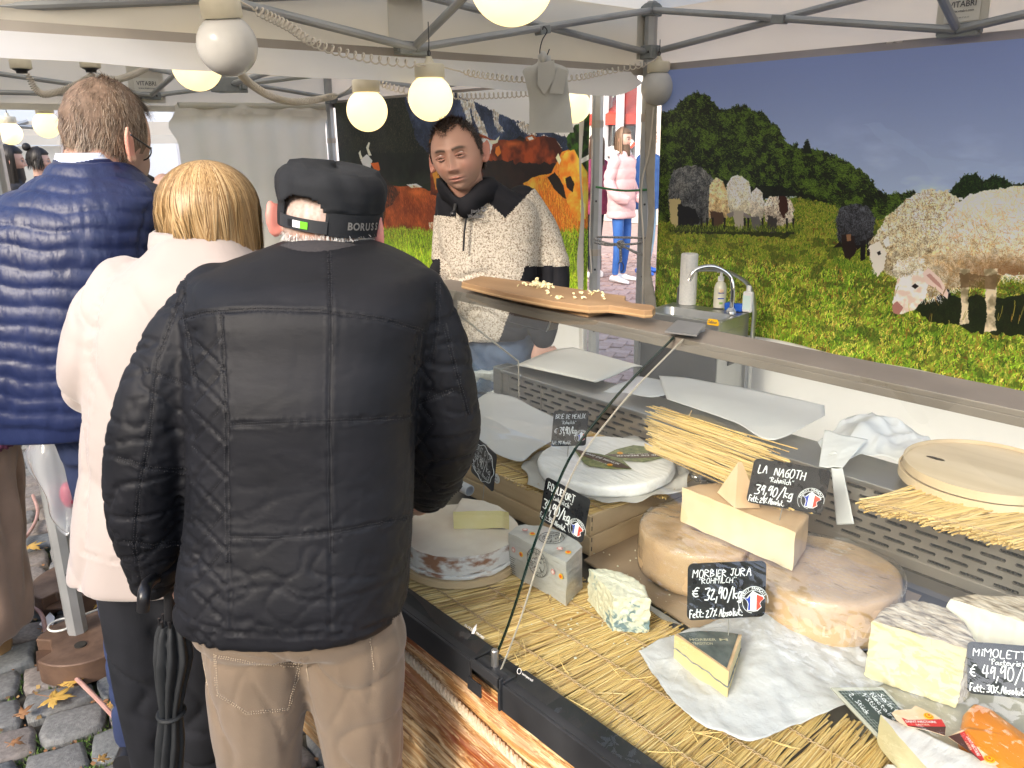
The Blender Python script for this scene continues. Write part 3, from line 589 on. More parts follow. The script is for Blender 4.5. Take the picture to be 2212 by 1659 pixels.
def leaf(a,b,size,rz,mi,label,z=.022,curl=.012,kind_=0,narrow=1.0):
 c=at(a,b,z=z);r=random.Random(int(a*3+b));n=5;pts=[]
 for i in range(n):
  t=-1.9+3.8*i/(n-1);L_=size*(1.0 if i==2 else .85 if i in(1,3)else .6)*r.uniform(.85,1.1)
  pts+=[(t-.28,L_*.62),(t-.18,L_*.72),(t-.10,L_*.66),(t,L_),(t+.10,L_*.66),(t+.18,L_*.74),(t+.28,L_*.6)]
  if i<n-1:pts.append((t+.48,L_*.36))
 pts+=[(2.5,size*.25),(PI,size*.10),(-2.5,size*.25)]if kind_==0 else[(PI,size*.2)]
 mb=MB();ring=[(math.cos(t)*q,math.sin(t)*q*narrow)for t,q in pts];V=[]
 for s_ in(0,.5,1):
  for x,y in ring:V.append((x*s_*1.0,y*s_))
 V=np.array(V);cr_,sr_=math.cos(rz),math.sin(rz);z_=curl*(np.sin(V[:,0]/size*2.5+r.uniform(0,6))*.5+(V[:,1]/size)**2*r.uniform(.3,1.2))
 V3=np.c_[V[:,0]*cr_-V[:,1]*sr_+c[0],V[:,0]*sr_+V[:,1]*cr_+c[1],z_+z+.004];k=len(ring)
 mb.add(V3,[(i,(i+1)%k,(i+1)%k+k,i+k)for i in range(k)]+[(i+k,(i+1)%k+k,(i+1)%k+2*k,i+2*k)for i in range(k)])
 ob=single('fallen_leaf',mb,M_leaf[mi],label,'leaf',group='fallen autumn leaves on the cobbles',smooth=60,solid=.0008,fix=False)
 st=MB();st.tube([(c[0],c[1],z+.004),(c[0]-cr_*size*.6,c[1]-sr_*size*.6,z+.012)],.0012,5);mk('stalk',st,M_leaf[2],ob)
for a_ in((112,1508,.058,.8,0,'largest yellow-brown maple leaf on the cobbles, nearest the camera'),(148,1478,.042,2.2,0,'yellow maple leaf half under the largest leaf, its tips curled'),(62,1183,.062,.4,0,'broad yellow leaf beside the steel post, lying alone'),(190,1290,.058,1.5,3,'bright yellow leaf between the two iron weights, left one'),(226,1296,.062,.2,0,'bright yellow leaf between the two iron weights, right one'),(127,1456,.028,1.8,1,'small orange curled leaf on the cobble left of the pink cable'),(240,1525,.030,.6,1,'small orange leaf right of the pink cable near the black trousers'),(75,1318,.038,2.6,2,'brown crumpled leaf left of the paper scrap by the post'),(90,1298,.026,.6,2,'brown leaf beside the foot of the nearer iron weight'),(100,1362,.030,1.1,2,'brown torn leaf lying on the pink cable by the weight'),(96,1380,.022,2.4,1,'small rust leaf just in front of the leaf on the pink cable'),(180,1425,.026,2.9,1,'tan leaf sticking out under the iron weight'),(218,1642,.022,1.2,1,'small orange leaf at the bottom edge of the cobbles'),(396,1500,.022,.5,1,'small leaf on the ground between the dark and the tan trousers'),(28,1610,.024,.9,2,'brown leaf fragment at the lower left in a joint'),(46,1545,.028,2.0,2,'brown leaf pressed in a mossy joint left of the largest leaf')):
 a1,b1,s_,rz,mi,lb=a_;leaf(a1,b1,s_*1.45,rz,mi,lb)
zc=lambda x,y:(x*.3387,1097+y*.3387)
M_pink=mat('pink_rubber',(.36,.19,.16),(.46,.28,.24),20,.6,bump=.2,bsc=200)
pp=[at(*zc(x,y),z=.028)for x,y in((120,560),(215,625),(270,690),(292,800),(330,900),(400,1000),(520,1120),(640,1240),(760,1370),(870,1480),(960,1590))]
m=MB();m.tube(spline(pp,80),.0072,8);single('electric_cable',m,M_pink,'faded pink cable curving from the iron weight across the cobbles','cable')
pp=[at(*zc(x,y),z=.028)for x,y in((95,250),(160,190),(210,120),(235,60),(238,0),(210,-80))]
m=MB();m.tube(spline(pp,40),.0072,8);single('electric_cable',m,M_pink,'short stretch of pink-brown cable behind the steel post','cable')
p_=[at(*zc(x,y),z=.022)for x,y in((320,668),(250,745),(330,790),(350,700))]
m=MB();m.prism(p_,(0,0,.002));single('paper_scrap',m,mat('paper_scrap',(.72,.72,.74),rough=.8),'small white paper scrap on the cobbles at the post foot','paper scrap',smooth=False)
c=at(*zc(186,552),z=.02);m=MB();m.lathe(c,[(.016,0),(.018,.004),(.015,.02),(.013,.022)],12)
single('bottle_cap',m,mat('cap_red',(.75,.05,.03),rough=.35),'small bright red plastic cap lying on the cobbles','cap')
M_iron=mat('rusty_iron',(.085,.050,.035),(.15,.09,.06),12,.7,metal=.25,bump=.4,bsc=60,dist=.003,r2=.5)
def weight(c,rz,label):
 o=thing('tent_weight',label,'weight',(c[0],c[1],0),'iron weights at the tent post');R1,hh=.155,.085;o['x']=0;del o['x']
 def outline(rr,notch):
  pts=[]
  for t in np.linspace(0,2*PI,72,endpoint=False):
   q=rr
   for nc in notch:
    d=abs((t-nc+PI)%(2*PI)-PI)
    if d<.42:q=rr*(.70-.06*math.cos(d/.42*PI/2))
   pts.append((c[0]+q*math.cos(t+rz),c[1]+q*math.sin(t+rz)))
  return pts
 notch=(0.0,PI)
 mb=MB();A=outline(R1,notch);mb.loft([[(x,y,z)for x,y in A]for z in(.004,hh-.004)]);mk('body',mb,M_iron,o,smooth=30,bevel=.004)
 for nc in notch:
  g=MB();a0=nc+rz;g.box((R1*.60,-R1*.36,hh*.45),(R1*.94,R1*.36,hh*.52),fr=(np.array([c[0],c[1],0.]),(math.cos(a0),math.sin(a0),0),(-math.sin(a0),math.cos(a0),0),(0,0,1)));mk('grip_web',g,M_iron,o,smooth=False)
 hmb=MB();hmb.lathe((c[0]+.05*math.cos(rz+1.2),c[1]+.05*math.sin(rz+1.2),hh-.004),[(.018,0),(.018,.0045)],18);mk('hole_disc',hmb,M_dark if 'M_dark' in globals()else mat('hole_shade',(.02,.018,.015),rough=.9),o)  # flat near-black disc paints the shade inside a hole
 return o
wc1=at(185,1372,z=.085);wc2=at(168,1245,z=.085)
weight((wc1[0],wc1[1]),math.radians(-100),'nearer brown iron weight strapped to the foot of the steel post')
weight((wc2[0],wc2[1]),math.radians(-35),'farther dark iron weight behind the steel post')
M_fab=mat('tent_fabric',(.73,.675,.565),(.80,.75,.65),1.2,.75,bump=.25,bsc=2.2,dist=.02,transl=.48,ramp=(.3,.7))
M_fabw=mat('gutter_fabric',(.82,.83,.86),(.9,.9,.92),1.5,.6,bump=.3,bsc=3,dist=.01,transl=.5)
M_hem_shade=mat('hem_fabric_shaded',(.34,.30,.26),(.42,.38,.33),3,.85,bump=.15,bsc=20)  # shade on the folded hem put into a darker fabric colour
M_patch=mat('patch_fabric',(.62,.59,.51),(.68,.65,.58),2,.8)
M_alu=mat('tube_aluminium',(.34,.35,.355),(.43,.44,.445),6,.45,metal=.6,r2=.55)
M_hub=mat('hub_grey',(.20,.22,.225),(.27,.29,.29),20,.5,bump=.1,bsc=90)
M_dark=mat('dark_steel',(.05,.05,.055),(.08,.08,.085),12,.4,metal=.6)
M_tape=mat('beige_strap',(.36,.32,.27),(.42,.38,.33),20,.9)
M_ink=mat('print_ink',(.10,.10,.11),rough=.6)
M_inkred=mat('print_ink_red',(.55,.12,.08),rough=.6)
M_inkw=mat('white_ink',(.82,.82,.80),rough=.5)
def hexpost(mb,x,y,z0,z1,r=.031):
 th=np.linspace(0,2*PI,8,endpoint=False)+PI/8
 mb.loft([[(x+r*math.cos(t),y+r*math.sin(t),z)for t in th]for z in(z0,z1)])
def post(tent,x,y,z0,z1,sleeves=()):
 m=MB();hexpost(m,x,y,z0+.012,z1);p=mk('post',m,M_alu,tent,smooth=False)
 f=MB();f.box((x-.05,y-.05,z0),(x+.05,y+.05,z0+.012));mk('foot_plate',f,M_hub,p,smooth=False)
 for zs in sleeves:
  s=MB();hexpost(s,x,y,zs,zs+.035,.0335);mk('strap',s,M_tape,p,smooth=False)
 for zb in(.3,.62,.95,1.3):
  b=MB();q=nrm([-x,-y,0]);b.ball((x+q[0]*.03,y+q[1]*.03,z0+zb),.006,8,5);mk('bolt',b,M_dark,p)
 return p
def truss(tent,p,q,r=.0145):
 m=MB();m.tube([p,q],r,10);return mk('truss_tube',m,M_alu,tent)
def hub(tent,c,size=(.085,.05,.05),ang=0.0):
 ca,sa=math.cos(ang),math.sin(ang);fr=(np.array(c,float),(ca,sa,0),(-sa,ca,0),(0,0,1))
 m=MB();a,b,h=[s/2 for s in size]
 m.box((-a,-b,-h),(a,b,h),fr=fr);m.box((-a*1.12,-b*.6,-h*.6),(a*1.12,b*.6,h*.6),fr=fr)
 o=mk('joint_bracket',m,M_hub,tent,smooth=False,bevel=.004)
 k=MB()
 for sx in(-.55,.55):
  for sy in(-1,1):
   k.ball(fr[0]+np.array([ca,sa,0])*a*sx*1.0+np.array([-sa,ca,0])*b*sy,.006,8,4)
 mk('rivets',k,M_dark,o)
 return o
XA,YB=-2.655,3.12;ZE=2.17;ZH=1.938
tA=thing('market_tent','white pop-up market tent roof over the cheese counter and sheep banner','tent',(-1.15,1.7,0))
post(tA,XA,YB,0,2.2,(1.68,))
post(tA,-2.70,.42,0,2.15)
post(tA,.36,YB,0,2.2);post(tA,.36,.42,0,2.15)
apex=np.array([-1.15,1.72,3.0])
cA=[np.array(p)for p in((XA-.05,.30,ZE),(.42,.30,ZE),(.42,YB+.05,ZE),(XA-.05,YB+.05,ZE))]
def sagpanel(a,b,c,sag=.05):
 def fn(u,v):
  p=(a*(1-u)+b*u)*(1-v)+c*v;w=4*u*(1-u)*(1-v)*v*2;return p-np.array([0,0,sag*w])
 return fn
for i in range(4):
 m=MB();m.grid(sagpanel(cA[i],cA[(i+1)%4],apex),16,12);mk('roof_panel',m,M_fab,tA)
def valance(tent,a,b,z0,z1,n=60,amp=.006,name='valance',m=M_fab,parent=None,seed=1.0,zf=None):
 a=np.array(a,float);b=np.array(b,float);nn=nrm(np.cross(b-a,[0,0,1]));L=np.linalg.norm(b-a)
 mb=MB()
 def fn(u,v):
  zz=z0+(z1-z0)*v
  if zf:zz=zf(u,v,zz)
  w=math.sin(u*L*9+seed)*.6+math.sin(u*L*23+seed*2)*.3
  p=a*(1-u)+b*u+nn*amp*w*(1.6-v);return(p[0],p[1],zz)
 mb.grid(fn,n,4);return mk(name,mb,m,tent)
valance(tA,(XA-.04,.30,0),(XA-.04,YB+.03,0),1.926,ZE)
valance(tA,(XA-.04,YB+.04,0),(.42,YB+.04,0),ZH-.01,ZE,seed=3)
valance(tA,(XA-.036,.30,0),(XA-.036,YB,0),1.886,1.928,name='hem',m=M_hem_shade)
valance(tA,(XA,YB+.035,0),(.42,YB+.035,0),1.884,ZH-.004,name='hem',m=M_hem_shade,seed=3)
def patch(tent,c,w,h,nrmv,name='reinforcing_patch',parent=None,m=M_patch):
 nrmv=np.array(nrmv,float);sd=np.cross([0,0,1],nrmv);c=np.array(c,float);mb=MB()
 mb.prism([c-sd*w/2-np.array([0,0,h/2]),c+sd*w/2-np.array([0,0,h/2]),c+sd*w/2+np.array([0,0,h/2]),c-sd*w/2+np.array([0,0,h/2])],nrmv*.002)
 return mk(name,mb,m,parent or tent,smooth=False)
def maker_label(tent,c,w,nrmv,sd,name='maker_label'):
 nrmv=np.array(nrmv,float);sd=np.array(sd,float);c=np.array(c,float)
 lb=patch(tent,c,w*1.1,w*.75,nrmv,'maker_label',m=mat('label_white',(.72,.70,.64),rough=.7));o=c+nrmv*.0045
 for t,s,dz,wd in(('VITABRI',.26,.14,.86),('www.vitabri.com',.11,-.06,.74),('tel. 03 83 57 04 32',.05,-.26,.5)):
  tm=text_mb(t,w*s,o+np.array([0,0,w*dz]),sd,(0,0,1),width=w*wd,bold=.01);mk('lettering',tm,M_ink,lb,smooth=False)
XV=XA-.034;YV=YB+.034
p=at(875,50,x=XV);patch(tA,(XV+.004,p[1],2.05),.15,.19,(1,0,0))
p=at(1398,70,x=XV);patch(tA,(XV+.004,p[1]-.03,2.05),.09,.19,(1,0,0))
p=at(2080,40,y=YV);patch(tA,(p[0],YV-.008,2.03),.17,.16,(0,-1,0))
maker_label(tA,(p[0],YV-.012,2.0+.015),.105,(0,-1,0),(1,0,0))
JU=np.array([XA,YB,2.165]);JL=np.array([XA,YB,1.985])
Mh=at(890,105,x=XA+.01);Mu=Mh+[0,0,.19]
hub(tA,JU,(.07,.07,.055));hub(tA,JL,(.07,.07,.06));hub(tA,Mh,(.13,.045,.045),PI/2);hub(tA,Mu,(.13,.045,.045),PI/2)
FL=np.array([-2.70,.42,2.13]);FLl=FL-[0,0,.18];off=np.array([.02,0,0])
truss(tA,JU+off,Mh+off);truss(tA,JL-off*.5,Mu-off*.5);truss(tA,Mh+off,FL+off);truss(tA,Mu-off*.5,FLl-off*.5)
Ch=np.array([-1.15,1.72,2.22]);hub(tA,Ch,(.13,.13,.06));hub(tA,Ch+[0,0,.3],(.11,.11,.05))
truss(tA,Mh+[.03,0,.01],Ch+[0,-.03,.25]);truss(tA,Mu+[.03,0,0],Ch+[0,.02,0])
m=MB();m.tube([Ch+[0,0,.02],Ch+[0,0,.75]],.02,10);mk('mast',m,M_alu,tA)
Rh=at(2072,66,y=YB-.01);Ru=Rh+[0,0,.19];offy=np.array([0,-.02,0])
hub(tA,Rh,(.13,.045,.045));hub(tA,Ru,(.13,.045,.045));FR=np.array([.36,YB,2.165])
truss(tA,JU+offy,Rh+offy);truss(tA,JL-offy*.5,Ru-offy*.5);truss(tA,Rh+offy,FR+offy);truss(tA,Ru,FR-[0,0,.18])
truss(tA,Rh+[0,-.03,.01],Ch+[.02,0,.25]);truss(tA,Ru+[0,-.03,0],Ch)
cr=JU*.5+Rh*.5;c2=at(1684,42,y=YB-.03)
m=MB();m.box((-.028,-.02,-.016),(.028,.02,.016),fr=(c2-[0,.0,0],(1,0,-.12),(0,1,0),(.12,0,1)));mk('cross_clamp',m,M_hub,tA,smooth=False,bevel=.003)
c3=at(1172,65,x=XA+.02);m=MB();m.box((-.02,-.028,-.016),(.02,.028,.016),fr=(c3,(1,0,0),(0,1,.2),(0,-.2,1)));mk('cross_clamp',m,M_hub,tA,smooth=False,bevel=.003)
m=MB();xg=XA+.03
def gut(u,v):
 y=.1+(YB-.16-.1)*u;e=max(0,(u-.93)/.07);zb_=1.827-.046*u+.002*math.sin(u*40);z=zb_+(1.893-zb_)*v+.06*e*e*(1-v)
 return(xg+.02*math.sin(u*14+v*2)*(1-v)+.05*(1-v),y,z)
m.grid(gut,80,8)
single('rain_gutter_sheet',m,M_fabw,'long bright white gutter sheet sagging between the two tents','gutter')
XB0,XB1=-5.72,-2.98
tB=thing('market_tent','second market tent with off-white roof, over the cow banner','tent',(-4.35,1.75,0))
post(tB,XB1,YB,0,2.05,(1.66,1.02));post(tB,XB0,YB,0,2.12,(1.6,));post(tB,XB0,.35,0,2.12);post(tB,XB1+.1,.20,0,2.05)
apx=np.array([-4.35,1.75,2.95]);cB=[np.array(p)for p in((XB0-.04,.2,2.14),(XB1+.2,.2,2.14),(XB1+.2,YB+.05,2.14),(XB0-.04,YB+.05,2.14))]
for i in range(4):
 m=MB();m.grid(sagpanel(cB[i],cB[(i+1)%4],apx),16,12);mk('roof_panel',m,M_fab,tB)
zb=at(0,236,x=XB0)[2]
valance(tB,(XB0,.1,0),(XB0,YB,0),zb,2.14,seed=2);valance(tB,(XB0,YB+.03,0),(XB1+.2,YB+.03,0),1.86,2.14,seed=5)
valance(tB,(XB0+.006,.1,0),(XB0+.006,YB,0),zb-.002,zb+.035,seed=2,name='hem',m=M_patch);valance(tB,(XB0,YB+.024,0),(XB1+.2,YB+.024,0),1.85,1.90,seed=5,name='hem',m=M_hem_shade)
q=at(316,185,x=XB0+.012);patch(tB,(XB0+.012,q[1],1.97),.22,.22,(1,0,0));maker_label(tB,(XB0+.016,q[1],at(314,188,x=XB0)[2]),.14,(1,0,0),(0,1,0))
JB=at(716,213,y=YB);JBu=JB+[0,0,.17];hB=at(325,207,x=XB0+.03);hBu=hB+[0,0,.17]
hub(tB,JB,(.07,.07,.07));hub(tB,JBu,(.07,.07,.05));hub(tB,hB,(.12,.045,.045),PI/2)
cBh=at(495,184,x=-4.3);hub(tB,cBh,(.15,.12,.07),.8);m=MB();m.tube([cBh,cBh+[0,0,.8]],.02,10);mk('mast',m,M_alu,tB)
truss(tB,JB+[.03,0,0],hBu+[.03,0,0]);truss(tB,JBu,hB);truss(tB,hB+[.03,0,0],np.array([XB0+.03,.35,2.08]));truss(tB,hB,np.array([XB0+.03,.35,1.9]))
truss(tB,hB,cBh+[0,0,.25]);truss(tB,hBu,cBh);truss(tB,cBh,JB*.45+np.array([XB1,YB,1.9])*.55+[0,0,.17]);truss(tB,cBh+[0,0,.05],np.array([-4.35,.3,2.08]))
hN=np.array([-4.35,YB-.02,1.91]);truss(tB,JBu,hN);truss(tB,JB,hN+[0,0,.17]);truss(tB,hN,np.array([XB1,YB,2.05]));truss(tB,cBh,np.array([XB1+.05,1.75,1.97]))
truss(tB,cBh,hN+[0,0,.17]);hub(tB,hN,(.12,.045,.045))
M_vinyl_w=mat('white_vinyl',(.74,.73,.69),(.80,.79,.76),2.5,.5,bump=.35,bsc=3.5,dist=.012,transl=.12)
def hung_sheet(x0,x1,z0f,z1f,y,nu,nv,wav,seed):
 mb=MB();rs=random.Random(seed);ph=[rs.uniform(0,6)for _ in range(6)]
 def fn(u,v):
  x=x0+(x1-x0)*u;z0=z0f(u);z1=z1f(u);z=z0+(z1-z0)*v
  d=wav*(math.sin(x*5+ph[0])+.5*math.sin(x*11+ph[1]+z*2)+.4*math.sin(z*6+x*3+ph[2]));return(x,y+d,z)
 mb.grid(fn,nu,nv,uv=True);return mb
sx0,sx1,sz0,sz1=-2.56,.34,.40,1.90
img=paint_sheep(sx0,sx1,sz0,sz1,560)
bn=thing('printed_banner','wide banner printed with grazing sheep, forest and blue sky behind the sink','banner',(-1.1,WALL_Y,0))
zlow=lambda u:.752+.008*math.sin(u*9)+.006*math.sin(u*31)
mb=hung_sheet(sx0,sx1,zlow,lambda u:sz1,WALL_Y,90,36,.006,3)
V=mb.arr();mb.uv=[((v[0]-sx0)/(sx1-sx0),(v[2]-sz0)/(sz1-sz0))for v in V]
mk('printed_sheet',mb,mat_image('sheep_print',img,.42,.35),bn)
mb=hung_sheet(sx0,sx1,lambda u:.0,lambda u:zlow(u)+.004,WALL_Y+.012,70,20,.006,8)
mk('white_skirt',mb,M_vinyl_w,bn)
cx0,cx1,cz0,cz1=-5.60,-3.02,.62,1.88
img=paint_cows(cx0,cx1,cz0,cz1,420)
bc=thing('printed_banner','banner printed with brown cows and a rocky mountain behind the seller','banner',(-4.3,WALL_Y,0))
cl=lambda u:.69+.035*u+.006*math.sin(u*17)
mb=hung_sheet(cx0,cx1,cl,lambda u:cz1,WALL_Y,70,30,.006,5)
V=mb.arr();mb.uv=[((v[0]-cx0)/(cx1-cx0),(v[2]-cz0)/(cz1-cz0))for v in V]
mk('printed_sheet',mb,mat_image('cow_print',img,.5,.35),bc)
mb=hung_sheet(cx0,cx1,lambda u:.0,lambda u:cl(u)+.004,WALL_Y+.012,50,20,.006,12)
mk('white_skirt',mb,M_vinyl_w,bc)
def flap(name,xs,zs,w,m,label,seedy):
 mb=MB();P_=spline([(x,0,z)for x,z in zip(xs,zs)],40)
 def fn(u,v):
  i=min(39,int(v*39.999));p=P_[i];return(p[0]+(u-.5)*w,WALL_Y-.035+.02*math.sin(v*9+seedy)*(u-.2),p[2])
 mb.grid(fn,6,60);return mk(name,mb,m,None,solid=.002,org=(xs[0],WALL_Y-.035,0))
M_fl=mat('flap_fabric',(.38,.35,.30),(.46,.43,.38),9,.85,bump=.3,bsc=30)
o=flap('wall_flap',[-2.60,-2.585,-2.56,-2.585,-2.55,-2.50],[1.86,1.5,1.25,1.0,.8,.4],.055,M_fl,'',1.);props(o,'grey-brown fabric edge flap hanging right of the doorway post','fabric flap')
o=flap('wall_flap',[-3.035,-3.04,-3.02,-3.04,-3.03,-3.0],[1.86,1.5,1.25,1.0,.8,.1],.03,mat('flap_white',(.66,.64,.60),rough=.8,transl=.2),'',2.);props(o,'narrow white fabric edge flap left of the doorway post','fabric flap')
cu0=at(372,236,x=XB0);mb=MB()
def cur(u,v):
 y=cu0[1]+(3.06-cu0[1])*u;top=1.86-.01*math.cos(u*6);z=.05+(top-.05)*v;bul=.05*math.exp(-((v-.97)/.03)**2)
 notch=max(0,1-u/.14)*max(0,(v-.86)/.14);y-=.06*(math.exp(-((v-.93)/.04)**2))*max(0,1-u/.2)
 return(XB0+.035+bul+.014*math.sin(y*14+z*3)+.008*math.sin(y*37),y,z)
mb.grid(cur,60,50)
sc_=single('side_curtain',mb,mat('curtain_white',(.74,.71,.61),(.80,.78,.70),2,.7,bump=.3,bsc=4,dist=.01,transl=.4),'off-white fabric side curtain hanging left of the cow banner','curtain')
m=MB();m.tube([(XB0+.06,cu0[1]+.02,1.845),(XB0+.06,3.05,1.858)],.022,10);k=mk('rolled_top',m,MATS['curtain_white'],sc_)
M_cordw=mat('cord_white',(.62,.60,.57),(.2,.2,.2),160,.8,stretch=(3,1,1),ramp=(.4,.45));M_green=mat('cord_green',(.03,.20,.05),rough=.5)
a=at(1288,404,y=YB-.045);b=at(1409,409,y=YB-.045);m=MB();m.tube(spline([a,(a+b)/2+[0,0,-.012],b],12),.0055,8)
single('elastic_strap',m,M_green,'thin green elastic strap stretched across the doorway','strap')
bg=thing('bungee_cord','black-flecked white bungee cord knotted across the doorway below the green strap','cord',at(1345,530,y=YB-.045))
kn=at(1340,528,y=YB-.05)
for(u1,v1,u2,v2)in((1284,516,None,None),(1285,524,None,None),(1405,518,None,None),(1402,552,None,None),(1404,556,None,None)):
 m=MB();m.tube(spline([at(u1,v1,y=YB-.04),kn*.5+at(u1,v1,y=YB-.04)*.5+[0,0,-.008],kn],10),.0055,8);mk('cord_strand',m,M_cordw,bg)
m=MB();m.tube([at(1290,512,y=YB-.03),at(1402,514,y=YB-.03)],.0055,8);mk('cord_strand',m,M_cordw,bg)
m=MB()
for k in range(3):m.tube([kn+[.012*math.cos(t),-.006+.008*k,.016*math.sin(t)]for t in np.linspace(0,5.5,12)],.006,6)
mk('knot',m,M_cordw,bg)
m=MB();e=at(1341,566,y=YB-.05);m.tube([kn,kn*.4+e*.6,e],.007,6);mk('cord_tail',m,M_cordw,bg)
m=MB();m.tube([e+[.02*math.sin(t),0,-.025-.025*math.cos(t)]for t in np.linspace(0.2,4.2,14)],.0025,6);mk('hook',m,M_dark,bg)
M_cab=mat('cable_cream',(.60,.54,.46),(.66,.61,.53),10,.55)
m=MB();m.tube(spline([at(x,y,y=YB-.06)for x,y in((1412,232),(1402,330),(1388,385),(1385,440),(1390,520),(1389,600),(1387,700))],50),.004,6)
single('power_cable',m,M_cab,'thin pale cable hanging down from the unlit lamp beside the right doorway post','cable')
m=MB();m.tube(spline([at(x,y,y=YB-.05)for x,y in((1280,300),(1278,380),(1276,440),(1274,520),(1278,590))],40),.003,6)
single('power_cable',m,M_cab,'thin cable hanging down along the left doorway post','cable')
M_steel=mat('brushed_steel',(.40,.39,.37),(.52,.51,.49),3,.32,metal=.9,r2=.42,bump=.06,bsc=90,stretch=(.05,1,1))
M_shelf=mat('worn_shelf_steel',(.24,.205,.17),(.33,.285,.24),4,.45,metal=.55,r2=.55,bump=.05,bsc=60)
M_gun=mat('dark_rail',(.035,.037,.042),(.06,.062,.068),10,.38,metal=.5,r2=.55)
M_fin=mat('fin_dark',(.10,.10,.10),(.15,.15,.15),60,.5,metal=.5)
M_glass=mat_clear('counter_glass',(.93,.965,.95),.004,refl=1.7)
M_gedge=mat('glass_edge',(.004,.018,.015),rough=.08,spec=.8)
M_black=mat('black_plastic',(.012,.012,.014),rough=.35)
CX0,CX1=-1.82,.55;SY0,SY1,SZ=1.228,1.331,1.235
ct=thing('display_counter','glass-fronted steel cheese counter with printed wood front panel','counter',(-.7,1.2,0))
m=MB();m.box((CX0,.79,.08),(CX1,1.74,.66));mk('cabinet',m,M_shelf,ct,smooth=False)
m=MB();m.box((CX0+.004,.775,.66),(CX1,1.60,.700));mk('deck',m,mat('deck_steel',(.16,.14,.12),(.22,.20,.17),8,.4,metal=.6),ct,smooth=False)
iw=paint_wood(1500,420)
mb=MB()
def fp(u,v):return(CX0+(CX1-CX0)*u,.772+.002*math.sin(u*30),.05+.615*v)
mb.grid(fp,40,8,uv=True);pf=mk('front_panel',mb,mat_image('wood_print',iw,.45,.1),ct)
def twist_rope(parent,a,b,r,seed=0,sag=.0,name='rope',m=None):
 a=np.array(a,float);b=np.array(b,float);n=int(np.linalg.norm(b-a)/.006)
 t=np.linspace(0,1,n);base=a+np.outer(t,b-a);base[:,2]-=sag*np.sin(PI*t)
 for k in range(3):
  ph=t*np.linalg.norm(b-a)/.035*2*PI+k*2.094
  P_=base+np.c_[np.zeros(n),np.cos(ph)*r*.5-r*.5,np.sin(ph)*r*.5];s=MB();s.tube(P_,r*.55,6);mk(name,s,m,parent)
M_rope=mat('rope',(.50,.40,.27),(.66,.55,.40),150,.9,bump=.3,bsc=300)
zr=at(1000,1522,y=.768);zr2=at(1145,1659,y=.768)
twist_rope(pf,(CX0,.764,zr[2]-(zr2[2]-zr[2])/(zr2[0]-zr[0])*(zr[0]-CX0)),(CX1,.764,zr[2]+(zr2[2]-zr[2])/(zr2[0]-zr[0])*(CX1-zr[0])),.009,m=M_rope)
m=MB();m.box((CX0,.742,.668),(-.997,.748,.721));m.box((CX0,.748,.7155),(-.997,.800,.721));mk('front_rail',m,M_gun,ct,smooth=False,bevel=.0015)
m=MB();m.box((-.912,.742,.668),(CX1,.748,.721));m.box((-.912,.748,.7155),(CX1,.800,.721));mk('front_rail',m,M_gun,ct,smooth=False,bevel=.0015)
m=MB();m.box((-1.000,.746,.707),(-.908,.802,.7135));m.box((-.985,.735,.716),(-.905,.741,.735));m.box((-.985,.741,.722),(-.905,.772,.727));m.box((-.911,.735,.672),(-.906,.745,.735));m.box((-1.0,.738,.664),(-.962,.7415,.69));mk('rail_bracket',m,M_gun,ct,smooth=False,bevel=.001)
m=MB();m.lathe((-.95,.762,.727),[(.0065,0),(.0065,.03),(.005,.032)],12);mk('glass_pin',m,M_steel,ct)
m=MB();m.box((CX0,SY0,SZ-.010),(CX1,SY1,SZ));m.box((CX0,SY0-.0,SZ-.024),(CX1,SY0+.004,SZ-.0101));m.box((CX0,SY1-.004,SZ-.03),(CX1,SY1,SZ-.0101));mk('top_shelf',m,M_shelf,ct,smooth=False,bevel=.001)
g_=[at(*p,z=SZ+.012)for p in((1436,719),(1463,694),(1524,703),(1505,727))]
m=MB();m.prism(g_,(0,0,.003));m.box((g_[2][0]-.002,g_[2][1]-.03,SZ+.0005),(g_[2][0]+.001,g_[2][1]-.002,SZ+.012));mk('joint_plate',m,mat('grey_sheet',(.30,.30,.30),(.38,.38,.38),10,.4,metal=.7),ct,smooth=False)
for x in(-1.80,.5):
 m=MB();m.box((x-.012,SY1-.022,.915),(x+.012,SY1-.004,SZ-.0305));mk('shelf_support',m,M_shelf,ct,smooth=False)
prof=[(1.224,1.236),(1.10,1.172),(1.03,1.128),(.95,1.066),(.89,.975),(.853,.905),(.82,.83),(.794,.778),(.762,.724)]
pr=spline([(0,y,z)for y,z in prof],40)
def pane(x0,x1):
 mb=MB();V=[];th=.006
 T=np.gradient(pr,axis=0);N=np.c_[np.zeros(len(pr)),T[:,2],-T[:,1]];N/=np.linalg.norm(N,axis=1)[:,None]
 outer=pr+N*th*.28;inner=pr-N*th*.28
 rings=[]
 for i in range(len(pr)):
  rings.append([(x0,outer[i][1],outer[i][2]),(x1,outer[i][1],outer[i][2]),(x1,inner[i][1],inner[i][2]),(x0,inner[i][1],inner[i][2])])
 mb2=MB();mb2.loft([[r[0],r[1]]for r in rings],cap=False,closed=False)
 p=mk('glass_pane',mb2,M_glass,ct,fix=False)
 for sx,xx in((0,x0),(1,x1)):
  e=MB();d=.0017 if xx<-.95 else .0005
  e.loft([[(xx-d,r[0][1],r[0][2]),(xx+d,r[0][1],r[0][2]),(xx+d,r[3][1],r[3][2]),(xx-d,r[3][1],r[3][2])]for r in rings]);mk('edge',e,M_gedge if xx<-.95 else mat('glass_edge_pale',(.55,.50,.42),rough=.2),p,smooth=50)
 return p
pane(CX0+.004,-.957);pane(-.935,CX1)
